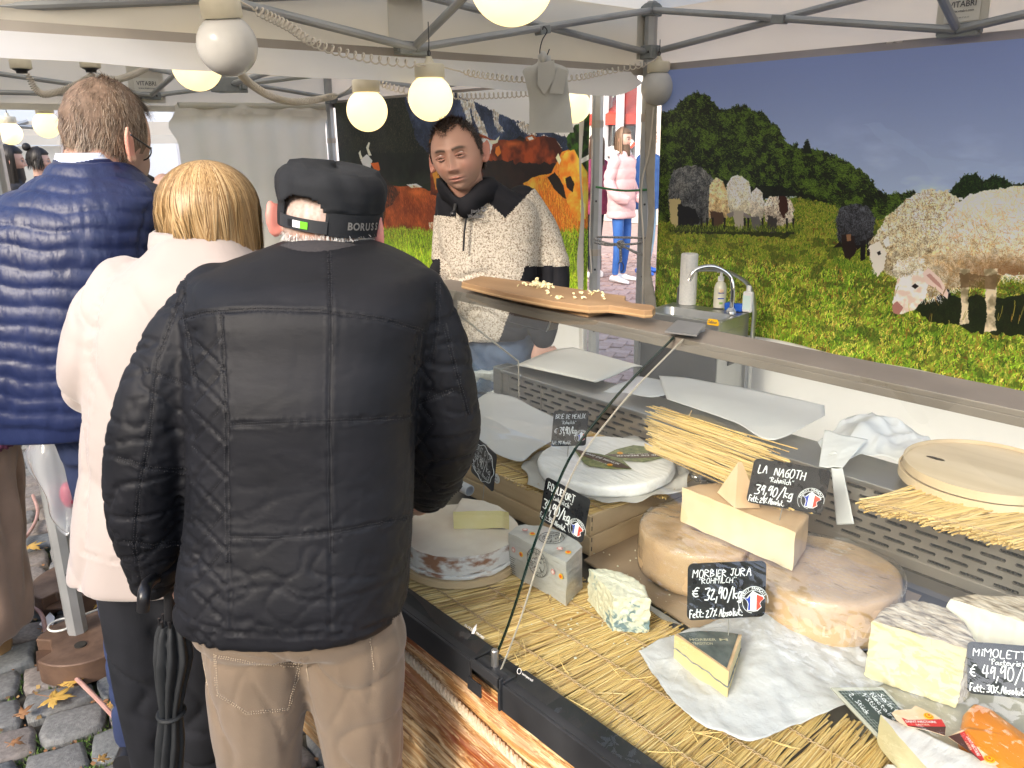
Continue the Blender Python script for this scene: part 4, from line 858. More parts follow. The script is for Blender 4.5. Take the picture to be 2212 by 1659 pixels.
m=MB();sideo=[(CX0,p[1],p[2])for p in pr]+[(CX0,1.576,.954),(CX0,1.576,.73)];m.poly(sideo[::-1]);p=mk('end_glass',m,M_glass,ct,smooth=False,fix=False)
e=MB();e.tube([(CX0,1.234,1.228),(CX0,1.576,.954),(CX0,1.576,.73)],.003,4);mk('edge',e,mat('glass_edge_pale',(.55,.50,.42),rough=.2),p)
EY,EZ0,EZ1=1.60,.742,.905;EX0=-1.94
def slotted(x0,x1,z0,z1,y,pitx,pitz,sw,sh):
 mb=MB();nrow=int((z1-z0)/pitz);pz=(z1-z0)/nrow
 for r_ in range(nrow):
  zc_=z0+pz*(r_+.5);x=x0-(pitx/2 if r_%2 else 0)
  while x<x1-1e-6:
   a,b=max(x,x0),min(x+pitx,x1);xc=x+pitx/2;x+=pitx
   if b-a<pitx*.98:mb.add([(a,y,zc_-pz/2),(b,y,zc_-pz/2),(b,y,zc_+pz/2),(a,y,zc_+pz/2)],[(0,1,2,3)]);continue
   inn=[];out=[]
   for t in np.linspace(0,2*PI,16,endpoint=False):
    c,s=math.cos(t),math.sin(t);ix=xc+(sw/2-sh/2)*(1 if c>0 else-1)*(abs(c)>1e-6)+c*sh/2;iz=zc_+s*sh/2;inn.append((ix,y,iz))
    q=1/max(abs(c),abs(s));tx,tz=c*q,s*q;out.append((xc+tx*pitx/2,y,zc_+tz*pz/2))
   inn2=[(p[0],y+.006,p[2])for p in inn]
   mb.add(out+inn+inn2,[(i,(i+1)%16,(i+1)%16+16,i+16)for i in range(16)]+[(i+16,(i+1)%16+16,(i+1)%16+32,i+32)for i in range(16)])
 return mb
M_steelp=mat('slotted_steel',(.50,.46,.41),(.64,.60,.55),2.5,.3,metal=.85,r2=.45)
ev=MB();ev.box((EX0,EY+.03,EZ0),(CX1,1.74,EZ1-.002));mk('evaporator_body',ev,M_fin,ct,smooth=False)
mk('slotted_panel',slotted(EX0+.045,CX1,EZ0+.022,EZ1-.012,EY,.062,.0165,.046,.0085),M_steelp,ct,smooth=False)
m=MB();m.box((EX0+.02,EY-.001,EZ0),(CX1,EY+.004,EZ0+.022));m.box((EX0+.018,EY-.002,EZ0+.0),(EX0+.045,EY+.004,EZ1-.012));m.box((-1.745,EY-.0025,EZ0),(-1.742,EY,EZ1-.012));mk('panel_frame',m,M_steelp,ct,smooth=False)
f=MB()
for i in range(int((CX1-EX0-.05)/.006)):
 x=EX0+.05+i*.006;f.box((x,EY+.014,EZ0+.02),(x+.0012,EY+.03,EZ1-.014))
mk('cooling_fins',f,mat('fin_metal',(.20,.21,.22),rough=.4,metal=.8),ct,smooth=False,kind='stuff',fix=False)
m=MB();m.box((EX0,EY-.010,EZ1-.012),(CX1,EY+.020,EZ1));m.box((EX0,EY+.020,EZ1-.006),(CX1,1.74,EZ1-.0015));mk('top_rail',m,M_steel,ct,smooth=False,bevel=.002)
m=MB();m.box((EX0-.02,EY-.012,EZ0-.03),(EX0+.018,EY+.05,EZ1+.004));mk('corner_post',m,M_steel,ct,smooth=False,bevel=.003)
m=MB();c=at(1122,812,y=EY-.014);m.ball((c[0],EY-.012,c[2]),.006,10,6);mk('rivet',m,M_steel,ct)
lb=at(1206,916,y=EY-.003);m=MB();m.box((lb[0]-.035,EY-.004,lb[2]-.012),(lb[0]+.03,EY-.0025,lb[2]+.012));lbo=mk('rating_plate',m,mat('plate_grey',(.55,.56,.57),rough=.4,metal=.3),ct,smooth=False)
t_=text_mb('TYPE 24 2005 - R134A',.006,(lb[0],EY-.0055,lb[2]),(1,0,0),(0,0,1),width=.05);mk('lettering',t_,M_ink,lbo,smooth=False)
def on_glass(a,b):
 d=ray(a,b);best=None
 for i in range(len(pr)-1):
  p,q=pr[i],pr[i+1];nn=np.array([0,-(q-p)[2],(q-p)[1]]);t=np.dot(p-EYE,nn)/np.dot(d,nn);h=EYE+d*t
  if min(p[2],q[2])-1e-6<=h[2]<=max(p[2],q[2])+1e-6:return h-nrm(np.array([0,(q-p)[2],-(q-p)[1]]))*-.0+nrm(np.array([0,-1,.6]))*.003
 return at(a,b,z=.74)
c=on_glass(1026,1364);up_=nrm(pr[-4]-pr[-1]);gl_=[o for o in ct.children if o.name.startswith('glass_pane')]
for t,dx,w,h in(('ELITE',-.016,.022,.0055),('FROID',.018,.022,.0055)):
 mk('glass_print',text_mb(t,h,c+[dx,0,0],(1,0,0),up_,width=w,bold=.01),M_inkw,gl_[0],smooth=False)
m=MB();m.prism([c+[-.003,0,0]+up_*-.006,c+[.003,0,0]+up_*-.004,c+[.004,0,0]+up_*.004,c+up_*.014,c+[-.004,0,0]+up_*.003],nrm(np.array([0,-1,.6]))*.0005);mk('glass_print',m,M_inkw,gl_[0],smooth=False)
c=on_glass(1135,1458);mk('glass_print',text_mb('tempered',.006,c+[.008,0,0],(1,0,0),up_,width=.026),M_inkw,gl_[1],smooth=False)
m=MB();m.tube([c+[-.013+.0045*math.cos(t),0,0]+up_*.0045*math.sin(t)for t in np.linspace(0,6.28,18)],.0005,4);mk('glass_print',m,M_inkw,gl_[1])
M_straw=island_mat('straw',[(.42,.27,.09),(.64,.45,.16),(.74,.55,.23),(.54,.36,.12),(.80,.63,.31),(.34,.20,.07),(.70,.50,.20)],.62)
M_twine=mat('twine',(.40,.28,.16),(.52,.38,.22),200,.9)
def straws(n,fn,seed,seg=3,r=(.0011,.0019),sides=5):
 """fn(i, r) -> start, end, bend"""
 rr=random.Random(seed);mb=MB()
 for i in range(n):
  a,b,bend=fn(i,rr);a=np.array(a,float);b=np.array(b,float);t=np.linspace(0,1,seg+1)[:,None]
  P_=a*(1-t)+b*t;P_=P_+np.sin(t*PI)*np.array([rr.uniform(-bend,bend),rr.uniform(-bend,bend),rr.uniform(-bend*.3,bend*.5)])
  mb.tube(P_,rr.uniform(*r),sides)
 return mb
def straw_mat(label,loc,n,fn,seed,binds=(),**k):
 o=thing('straw_mat',label,'straw mat',loc,'straw mats on the cheese counter')
 mk('straws',straws(n,fn,seed,**k),M_straw,o,smooth=60,kind='stuff',fix=False)
 for a,b in binds:
  a=np.array(a,float);b=np.array(b,float);L_=np.linalg.norm(b-a);nn=max(8,int(L_/.006));t=np.linspace(0,1,nn)
  for ph in(0,PI):
   P_=a+np.outer(t,b-a);P_=P_+np.c_[np.zeros(nn),np.zeros(nn),.0022*np.sin(t*L_/.011*PI+ph)]+np.outer(.0018*np.cos(t*L_/.011*PI+ph),nrm(np.cross(b-a,[0,0,1])))
   s=MB();s.tube(P_,.0009,4);mk('binding_twine',s,M_twine,o)
 return o
zA_=lambda x,y:(768+x*.3472,1083+y*.3472)
da=at(*zA_(1300,620),z=.71)-at(*zA_(680,800),z=.71);db=at(*zA_(1900,1060),z=.71)-at(*zA_(1360,1400),z=.71)
aa,ab=math.atan2(da[1],da[0]),math.atan2(db[1],db[0]);xa,xb=at(*zA_(680,800),z=.71)[0],at(*zA_(1360,1400),z=.71)[0]
print('straw angles',math.degrees(aa),math.degrees(ab),xa,xb)
def f_front(i,r):
 x=-1.55+1.75*(i+r.random())/1700;t=min(max((x-xa)/(xb-xa),-.3),1.3);a=aa+(ab-aa)*t+r.gauss(0,.045)
 y0=.797+r.gauss(0,.006)+.010*math.sin(x*40);L=.30+r.uniform(-.03,.03);z=.7025+r.random()*.010
 return(x,y0,z),(x+L*math.cos(a),y0+L*math.sin(a),z+r.uniform(-.002,.004)),.003
bnd=[]
for d_ in(.045,.13,.215):
 pts=[]
 bnd+=[((-1.45+d_*math.cos(aa),.80+d_,.716),(-.05+d_*.6,.80+d_,.716))]
straw_mat('long straw mat covering the front of the counter behind the glass edge',(-.7,.95,.70),1700,f_front,5,bnd)
def f_loose(i,r):
 x=r.uniform(-1.1,-.1);y=r.uniform(.80,1.04);a=r.uniform(0,3.1);L=r.uniform(.02,.06);return(x,y,.716),(x+L*math.cos(a),y+L*math.sin(a),.718+r.uniform(0,.006)),.004
mk('loose_straws',straws(110,f_loose,9,r=(.0006,.0011),sides=4),M_straw,bpy.data.objects['straw_mat'],smooth=60,kind='stuff',fix=False)
M_kraft=mat('kraft_board',(.30,.22,.15),(.40,.31,.22),5,.35,bump=.1,bsc=30,r2=.5)
m=MB();P_=[at(*p,z=.712)for p in((1262,1213),(1320,1168),(1560,1120),(1990,1290),(1900,1400),(1560,1400))]
m.prism(P_,(0,0,.004));single('serving_board',m,M_kraft,'glossy brown board under the wrapped cheese wheels','board',smooth=False)
M_plate=mat('grey_tray',(.42,.40,.34),(.50,.48,.42),4,.4,bump=.05,bsc=30)
m=MB();P_=[at(*p,z=.722)for p in((1850,1440),(1940,1330),(2290,1500),(2290,1760),(2150,1800))]
m.prism(P_,(0,0,.005));single('serving_tray',m,M_plate,'beige-grey tray under the cut cheeses at the lower right','tray',smooth=False)
M_pine=mat('pine_slat',(.52,.38,.22),(.66,.50,.31),7,.65,bump=.15,bsc=40,stretch=(.15,1,3),c3=(.6,.45,.27))
def crate(x0,y0,x1,y1,z0,z1,label):
 o=thing('wooden_crate',label,'crate',((x0+x1)/2,(y0+y1)/2,z0),'shallow wooden crates under the brie');t=.006
 for(a,b)in(((x0,y0,z0+.004),(x1,y0+t,z1)),((x0,y1-t,z0+.004),(x1,y1,z1)),((x0,y0+t+.0005,z0+.004),(x0+t,y1-t-.0005,z1)),((x1-t,y0+t+.0005,z0+.004),(x1,y1-t-.0005,z1))):
  m=MB();m.box(a,b);mk('side_slat',m,M_pine,o,smooth=False,bevel=.001)
 m=MB();m.box((x0+.001,y0+.001,z0),(x1-.001,y1-.001,z0+.0035));mk('bottom_board',m,M_pine,o,smooth=False)
 for(x,y)in((x0+t,y0+t),(x1-t-.012,y0+t),(x0+t,y1-t-.012),(x1-t-.012,y1-t-.012)):
  m=MB();m.box((x+.0005,y+.0005,z0+.004),(x+.012,y+.012,z1-.002));mk('corner_block',m,M_pine,o,smooth=False)
 for k in range(2):
  m=MB();m.box((x1,y0+.004,z0+.012+k*.022),(x1+.0012,y0+.0055,z0+.022+k*.022));mk('staple',m,M_dark,o,smooth=False)
 return o
KX0,KX1,KY0,KY1=-1.62,-1.125,1.178,1.575
crate(KX0,KY0,KX1,KY1,.716,.762,'lower pine crate under the brie, resting on the straw');cu_=crate(KX0+.002,KY0+.001,KX1-.001,KY1,.7645,.812,'upper pine crate under the brie with two round stickers')
M_stick=mat('white_sticker',(.78,.78,.76),rough=.5)
for(a,b,t1,t2)in((944,1074,'3/4','affiné'),(1073,1034,'3/4','affiné')):
 c=at(a,b,y=KY0-.0005);m=MB();m.lathe((c[0],KY0-.001,c[2]),[(.0125,0),(.0125,.001)],20,axis=(0,-1,0));s_=mk('sticker',m,M_stick,cu_)
 for t,dz in((t1,.004),(t2,-.005)):mk('lettering',text_mb(t,.0065,(c[0],KY0-.0035,c[2]+dz),(1,0,0),(0,0,1),bold=.01),M_ink,s_,smooth=False)
def f_cr(i,r):
 x=KX0+.01+(KX1-KX0-.02)*(i+r.random())/480;z=.808+r.random()*.007;a=1.25+r.gauss(0,.05);L=.19+r.uniform(-.02,.02)
 y=KY0+.004+(.0 if i%2 else .19)+r.gauss(0,.004);x-=(0 if i%2 else-.06)
 return(x,y,z),(min(x+L*math.cos(a),KX1+.01),y+L*math.sin(a),z),.003
straw_mat('straw bedding on top of the pine crates, under the brie',((KX0+KX1)/2,1.35,.806),480,f_cr,8,[((KX0,1.22,.817),(KX1,1.22,.817)),((KX0,1.32,.817),(KX1,1.32,.817))])
ZT=.908
def f_b1(i,r):
 b_=at(1405+r.uniform(-14,25),885+r.random()*95,z=ZT+.012);L=.33+r.uniform(-.05,.08);a=math.radians(-3)+r.gauss(0,.05)+(b_[1]-1.6)*.25
 return b_+[0,0,r.random()*.012],b_+[L*math.cos(a),L*math.sin(a),r.random()*.012],.006
straw_mat('loose straw mat lying lengthwise on the steel ledge behind the wheels',(-1.1,1.62,ZT),130,f_b1,12,[])
o=bpy.data.objects['straw_mat.002']
for pts in([(1494,887),(1487,905),(1490,925),(1480,942)],[(1522,910),(1515,935),(1520,965),(1526,1000)],[(1620,940),(1618,955),(1612,968)]):
 s=MB();s.tube(spline([at(a,b,y=EY-.005)for a,b in pts],14),.0014,5);mk('twine_knot',s,M_twine,o)
def f_b2(i,r):
 u=i/260.;e=at(1850+u*420+r.uniform(-6,6),1092+u*105+r.uniform(-5,7),z=ZT+.012);a=math.radians(78-0*u)+r.gauss(0,.07);L=.24
 return e+[0,0,r.random()*.014-.006],e+[L*math.cos(a)+.04,L*math.sin(a),r.random()*.012-.001],.004
straw_mat('thick straw mat under the round wooden lids at the right',(-.45,1.62,ZT),360,lambda i,r:f_b2(i*.75,r),15,[(at(1880,1085,z=ZT+.02),at(2230,1170,z=ZT+.02))],r=(.0013,.0022))
def patch_surface(c0,c1,nu=30,nv=30,amp=.004,sc=25,seed=1,crease=0.0,lift=None,sharp=1.0):
 """sheet between two measured border curves (world points), with soft crumples"""
 A=spline(c0,nu+1);B=spline(c1,nu+1);mb=MB();V=[]
 for j in range(nv+1):
  v=j/nv;V.append(A*(1-v)+B*v)
 V=np.concatenate(V);n1=vnoise(V,sc,seed);n2=vnoise(V,sc*2.7,seed+1);n3=vnoise(V,sc*.6,seed+2)
 d=amp*(1-np.abs(n1))*1.2+amp*.35*(1-np.abs(n2))+amp*.6*n3
 if crease:d+=crease*(1-np.clip(np.abs(vnoise(V,sc*1.4,seed+5))*3,0,1))
 V[:,2]+=d
 if lift is not None:
  for j in range(nv+1):
   for i in range(nu+1):V[j*(nu+1)+i,2]+=lift(i/nu,j/nv)
 fs=[(j*(nu+1)+i,j*(nu+1)+i+1,(j+1)*(nu+1)+i+1,(j+1)*(nu+1)+i)for j in range(nv)for i in range(nu)]
 mb.add(V,fs);return mb
def cheese_mb(foot,z0,z1,round_=.008,nz=8,namp=.0012,nsc=60,seed=1,dome=0.0,bulge=0.0,top_rings=7,cutbot=False):
 """foot: [(x, y, cut?)] outline; segments starting at a point flagged cut are cut faces (material 1), the rest rind (0)"""
 P_=np.array([(a,b)for a,b,_ in foot]);cut=[bool(c)for _,_,c in foot];n=len(P_);ctr=P_.mean(0);mb=MB();rings=[]
 isr=np.array([0.0 if(cut[i]and cut[i-1])else(0.25 if(cut[i]!=cut[i-1])else 1.0)for i in range(n)])
 D_=P_-ctr;D_/=np.linalg.norm(D_,axis=1)[:,None];h=z1-z0
 zs=[0,.02]+list(np.linspace(.06,.94,nz))+[.98,1.0]
 for t in zs:
  z=z0+h*t;e=min(t,1-t)*h;ins=round_*(1-math.sqrt(max(0,1-(1-min(1,e/round_))**2)))if round_>0 else 0
  q=P_-D_*(ins*isr)[:,None]+D_*(bulge*math.sin(PI*t)*isr)[:,None];rings.append(np.c_[q,np.full(n,z)])
 for k in range(1,top_rings+1):
  s=1-k/(top_rings+.3);base=rings[len(zs)-1][:,:2];q=ctr+(base-ctr)*s;rings.append(np.c_[q,np.full(n,z1+dome*(1-s*s))])
 V=np.concatenate(rings);V=V+np.c_[vnoise(V,nsc,seed),vnoise(V,nsc,seed+1),vnoise(V,nsc,seed+2)]*namp
 fs=[];mi=[];k=len(rings)
 for i in range(k-1):
  for j in range(n):
   fs.append((i*n+j,i*n+(j+1)%n,(i+1)*n+(j+1)%n,(i+1)*n+j));mi.append(1 if(i<len(zs)-1 and cut[j])else 0)
 fs.append(tuple((k-1)*n+j for j in range(n)));mi.append(0);fs.append(tuple(range(n-1,-1,-1)));mi.append(0)
 mb.add(V,fs);mb.mi=mi;return mb
def dense(pts,flags,step=.006):
 out=[];n=len(pts)
 for i in range(n):
  a=np.array(pts[i][:2]);b=np.array(pts[(i+1)%n][:2]);m=max(1,int(np.linalg.norm(b-a)/step))
  for k in range(m):out.append((*(a+(b-a)*k/m),flags[i]))
 return out
def arcpts(c,r,a0,a1,n):return[(c[0]+r*math.cos(t),c[1]+r*math.sin(t))for t in np.linspace(a0,a1,n)]
M_bloom=mat('white_bloom_rind',(.78,.78,.76),(.86,.86,.85),40,.8,bump=1.0,bsc=38,dist=.004,stretch=(.5,2.2,1))
M_paste_y=mat('yellow_paste',(.80,.70,.34),(.84,.75,.42),20,.45,bump=.15,bsc=60,sss=.1)
M_paste_c=mat('cream_paste',(.70,.56,.34),(.76,.64,.43),9,.42,bump=.1,bsc=50,sss=.1)
M_paste_p=mat('pale_paste',(.64,.57,.34),(.70,.64,.42),6,.5,bump=.25,bsc=160,sss=.1)
M_paste_w=mat('chalk_paste',(.70,.67,.54),(.75,.73,.62),6,.6,bump=.3,bsc=120,sss=.1)
M_tan=mat('tan_rind',(.44,.29,.16),(.58,.41,.25),11,.45,bump=.3,bsc=90,c3=(.56,.375,.215),coat=.2)
M_vach=mat('vacherin_rind',(.66,.58,.50),(.74,.68,.60),14,.75,bump=.6,bsc=26,dist=.003)
M_vside=mat('vacherin_side',(.34,.17,.10),(.78,.76,.74),26,.8,bump=.8,bsc=70,dist=.003,stretch=(1,1,2),ramp=(.42,.56))
M_tomme=mat('tomme_rind',(.17,.13,.09),(.62,.55,.45),55,.9,bump=1.0,bsc=60,dist=.005,stretch=(.6,1.8,1),c3=(.44,.37,.28),ramp=(.34,.64))
M_orange=mat('orange_paste',(.72,.22,.02),(.78,.27,.03),8,.35,bump=.1,bsc=40,coat=.3)
M_pnw=mat('paper_white',(.68,.69,.71),(.76,.77,.79),6,.5,bump=.8,bsc=38,dist=.005,transl=.3)
M_wax=mat('wax_paper',(.70,.69,.66),(.78,.77,.74),6,.4,bump=.3,bsc=40,dist=.002,transl=.4)
M_grease=mat('greaseproof',(.76,.76,.75),(.82,.82,.81),6,.45,bump=.15,bsc=14,dist=.003,transl=.35)
M_film=mat_clear('cling_film',(.97,.97,.96),.06,bump=1.0,bsc=16,body=.05,refl=1.5,bdist=.008,stretch=(1,2.2,1))
zZ=lambda x,y:(1316.6+x*.3224,960+y*.3224)
z8=lambda x,y:(1444+x*.3472,1083+y*.3472)
zB=lambda x,y:(877.8+x*.1984,822.9+y*.1984)
zb8=lambda x,y:(1097+x*.1984,823+y*.1984)
zq=lambda x,y:(987.5+x*.1488,1015+y*.1488)
zR=lambda x,y:(1865+x*.2394,1262+y*.2394)
z6=lambda x,y:(1444+x*.3472,548.6+y*.3472)
zE=lambda x,y:(1042.3+x*.1984,521.2+y*.1984)
def D3(f,pts,z):return[at(*f(x,y),z=z)for x,y in pts]
bc_=(at(1310,990,z=.852)[:2]);bl_=at(*zb8(325,880),z=.845);br_=at(*zb8(1815,880),z=.845);rb=np.linalg.norm(bl_[:2]-br_[:2])/2*1.0;bc_=(bl_[:2]+br_[:2])/2
bc_=bc_+FWD[:2]/np.linalg.norm(FWD[:2])*.0
o=single('brie_cheese',cheese_mb([(x,y,0)for x,y in arcpts(bc_,rb,0,2*PI,97)[:-1]],.824,.852,.009,namp=.0012,seed=3,top_rings=12,nsc=50),[M_bloom,M_bloom],'large white brie wheel on the pine crates, two green labels on top','cheese',smooth=60)
ct_w=[]
for k in range(73):
 t=2*PI*k/72;ct_w.append(t)
mb=MB();n=96;R_=[]
for s,dz in((.5,.824),(.97,.8225),(1.06,.820),(1.14,.826),(1.20,.829)):
 ring=[]
 for k in range(n):
  t=2*PI*k/n;w=1+(.035*math.sin(3*t+1)+.03*math.sin(7*t+.5)+.02*math.sin(13*t))*max(0,s-.97)*5;q=rb*s*w
  ring.append((bc_[0]+q*math.cos(t),bc_[1]+q*math.sin(t),dz+(s>1)*(.004*math.sin(9*t+s*8)+.003*math.sin(17*t)+.010*max(0,math.cos(t-1.2))*(s-1)*5)))
 R_.append(ring)
mb.loft(R_,cap=False);single('wax_paper',mb,M_wax,'round translucent wax paper spread under the brie wheel','paper',smooth=60,solid=.0004,fix=False)
def film_blob(c,r,amp,seed,z,label,name='plastic_film',cat='film',m=None):
 mb=MB();mb.ball(c,r,40,24);V=mb.v[0];n_=vnoise(V,30,seed);V+=(V-np.array(c))*(amp*(1-np.abs(n_)))[:,None]+(V-np.array(c))*(.4*amp*vnoise(V,80,seed+1))[:,None];V[:,2]=np.maximum(V[:,2],z);mb.v[0]=V
 return single(name,mb,m or M_film,label,cat,smooth=30)
c=at(*zb8(2000,905),z=.845);film_blob((c[0],c[1],.84),(.055,.035,.022),.5,4,.814,'crumpled clear film tucked beside the right edge of the brie')
M_lgreen=mat('label_green',(.10,.14,.04),(.28,.30,.12),70,.4,c3=(.18,.21,.07));M_lbrown=mat('label_brown',(.07,.035,.02),(.10,.05,.03),30,.4);M_badge=mat('badge_yellow',(.85,.50,.02),rough=.4);M_badger=mat('badge_red',(.70,.10,.02),rough=.4)
def flatpart(name,pts,z,m,parent,th=.0006):mb=MB();mb.prism([(p[0],p[1],z)for p in pts],(0,0,th));return mk(name,mb,m,parent,smooth=False)
def badge(parent,c,z,r,rt=(1,0,0)):
 mb=MB();mb.lathe((c[0],c[1],z),[(r,0),(r,.0006)],20);b=mk('seal',mb,M_badge,parent);mb=MB();mb.lathe((c[0],c[1],z+.0008),[(r*.72,0),(r*.72,.0005)],18);mk('seal_centre',mb,M_badger,b)
 mb=MB();mb.lathe((c[0],c[1],z+.0014),[(r*.58,0),(r*.58,.0005)],18);mk('seal_centre',mb,M_badge,b);mb=MB();mb.lathe((c[0],c[1],z+.0020),[(r*.3,0),(r*.25,.0005)],8);mk('seal_centre',mb,M_badger,b)
zt=.8555
lab=thing('cheese_label','green leaf-shaped BRIE DE MEAUX label lying upside down at the right of the brie','label',(*at(1380,975,z=zt)[:2],zt))
P1=[at(*zb8(x,y),z=zt)for x,y in((1060,805),(1180,745),(1370,700),(1500,715),(1700,750),(1840,778),(1720,830),(1480,882),(1290,868),(1150,830))];flatpart('label_sheet',P1,zt,M_lgreen,lab)
P2=[at(*zb8(x,y),z=zt)for x,y in((1060,805),(1180,800),(1400,802),(1640,775),(1700,752),(1835,782),(1640,828),(1420,845),(1200,838))];flatpart('label_band',P2,zt+.0008,M_lbrown,lab)
aB=at(*zb8(1180,822),z=zt);bB=at(*zb8(1700,812),z=zt);rt=aB-bB;cc=(aB+bB)/2
mk('lettering',text_mb('BRIE DE MEAUX',.012,(cc[0],cc[1],zt+.002),rt,np.cross((0,0,1),rt),width=np.linalg.norm(rt),bold=.02),M_inkw,lab,smooth=False)
mk('lettering',text_mb('AU LAIT CRU',.007,(*at(*zb8(1420,800),z=zt)[:2],zt+.002),rt,np.cross((0,0,1),rt),width=np.linalg.norm(rt)*.42),M_inkw,lab,smooth=False)
badge(lab,at(*zb8(1222,792),z=zt),zt+.0016,.0075)
lab=thing('cheese_label','olive BRIE DE MEAUX label in the middle of the brie, partly behind the glass seam','label',(*at(1290,990,z=zt)[:2],zt))
P1=[at(*zb8(x,y),z=zt)for x,y in((715,738),(800,765),(1000,795),(1240,850),(1350,958),(1140,955),(880,925),(830,895),(780,830))];flatpart('label_sheet',P1,zt-.0004,M_lgreen,lab)
P2=[at(*zb8(x,y),z=zt)for x,y in((715,738),(830,770),(1050,830),(1210,885),(1345,955),(1180,945),(1000,880),(800,810))];flatpart('label_band',P2,zt+.0006,M_lbrown,lab)
aB=at(*zb8(850,795),z=zt);bB=at(*zb8(1215,915),z=zt);rt=bB-aB;cc=(aB+bB)/2
mk('lettering',text_mb('BRIE DE MEAUX',.012,(cc[0],cc[1],zt+.002),rt,np.cross((0,0,1),rt),width=np.linalg.norm(rt),bold=.02),M_inkw,lab,smooth=False)
mk('lettering',text_mb('AU LAIT CRU',.006,(*at(*zb8(1010,890),z=zt)[:2],zt+.002),rt,np.cross((0,0,1),rt),width=np.linalg.norm(rt)*.45),M_inkw,lab,smooth=False)
badge(lab,at(*zb8(1110,920),z=zt),zt+.0016,.0068)
M_slate=mat('sign_black',(.012,.013,.016),(.028,.030,.034),30,.22,r2=.4,bump=.05,bsc=60)
M_chalk=mat('chalk_white',(.82,.86,.88),rough=.7)
M_blue=mat('flag_blue',(.02,.06,.42),rough=.4);M_red=mat('flag_red',(.75,.08,.05),rough=.4);M_white=mat('flag_white',(.85,.87,.9),rough=.4)
HEX=[(-.95,.42),(-.62,.36),(-.40,.62),(-.05,.98),(.22,.78),(.55,.62),(.95,.45),(1.02,.25),(.72,.0),(.62,-.2),(.78,-.52),(.40,-.85),(.02,-.88),(-.55,-.78),(-.50,-.2),(-.62,.12)]
def clip_poly(P_,x0,x1):
 def cl(pts,f,inter):
  out=[]
  for i in range(len(pts)):
   a,b=pts[i-1],pts[i]
   if f(b):
    if not f(a):out.append(inter(a,b))
    out.append(b)
   elif f(a):out.append(inter(a,b))
  return out
 def ix(X):return lambda a,b:(X,a[1]+(b[1]-a[1])*(X-a[0])/(b[0]-a[0]))
 q=cl(P_,lambda p:p[0]>=x0,ix(x0));return cl(q,lambda p:p[0]<=x1,ix(x1))
def arc_text(txt,o,rt,up_,r,a0,a1,size,m,parent,name='lettering'):
 mb=MB();n=len(txt)
 for i,ch in enumerate(txt):
  if ch==' ':continue
  t=a0+(a1-a0)*i/(n-1);d=rt*math.cos(t)+up_*math.sin(t);tx=rt*math.sin(t)-up_*math.cos(t)
  tm=text_mb(ch,size,o+d*r,tx,d,bold=.02);mb.add(tm.arr(),tm.f)
 return mk(name,mb,m,parent,smooth=False)
def emblem(parent,o,rt,up_,nn,r):
 """ring with words round a small map of France in three colours"""
 o=o+nn*.0008;base=None
 for rr in(1.0,.74):
  m=MB();a0,a1=(-.15,3.9)if rr==1 else(.5,4.6)
  m.tube([o+rt*r*rr*math.cos(t)+up_*r*rr*math.sin(t)for t in np.linspace(a0,a1,40)],r*.018,4);mk('ring',m,M_chalk,parent)
 arc_text('PRODUIT FRANÇAIS',o,rt,up_,r*.87,math.radians(172),math.radians(28),r*.24,M_chalk,parent)
 sc=r*.66;m=MB();m.prism([o+rt*x*sc*1.12+up_*y*sc*1.12 for x,y in HEX],nn*.0004);mk('map_outline',m,M_white,parent,smooth=False)
 for x0,x1,mm in((-1.2,-.34,M_blue),(-.30,.28,M_white),(.32,1.2,M_red)):
  q=clip_poly(HEX,x0,x1)
  if len(q)>2:m=MB();m.prism([o+nn*.0007+rt*x*sc+up_*y*sc for x,y in q],nn*.0004);mk('map_colour',m,mm,parent,smooth=False)
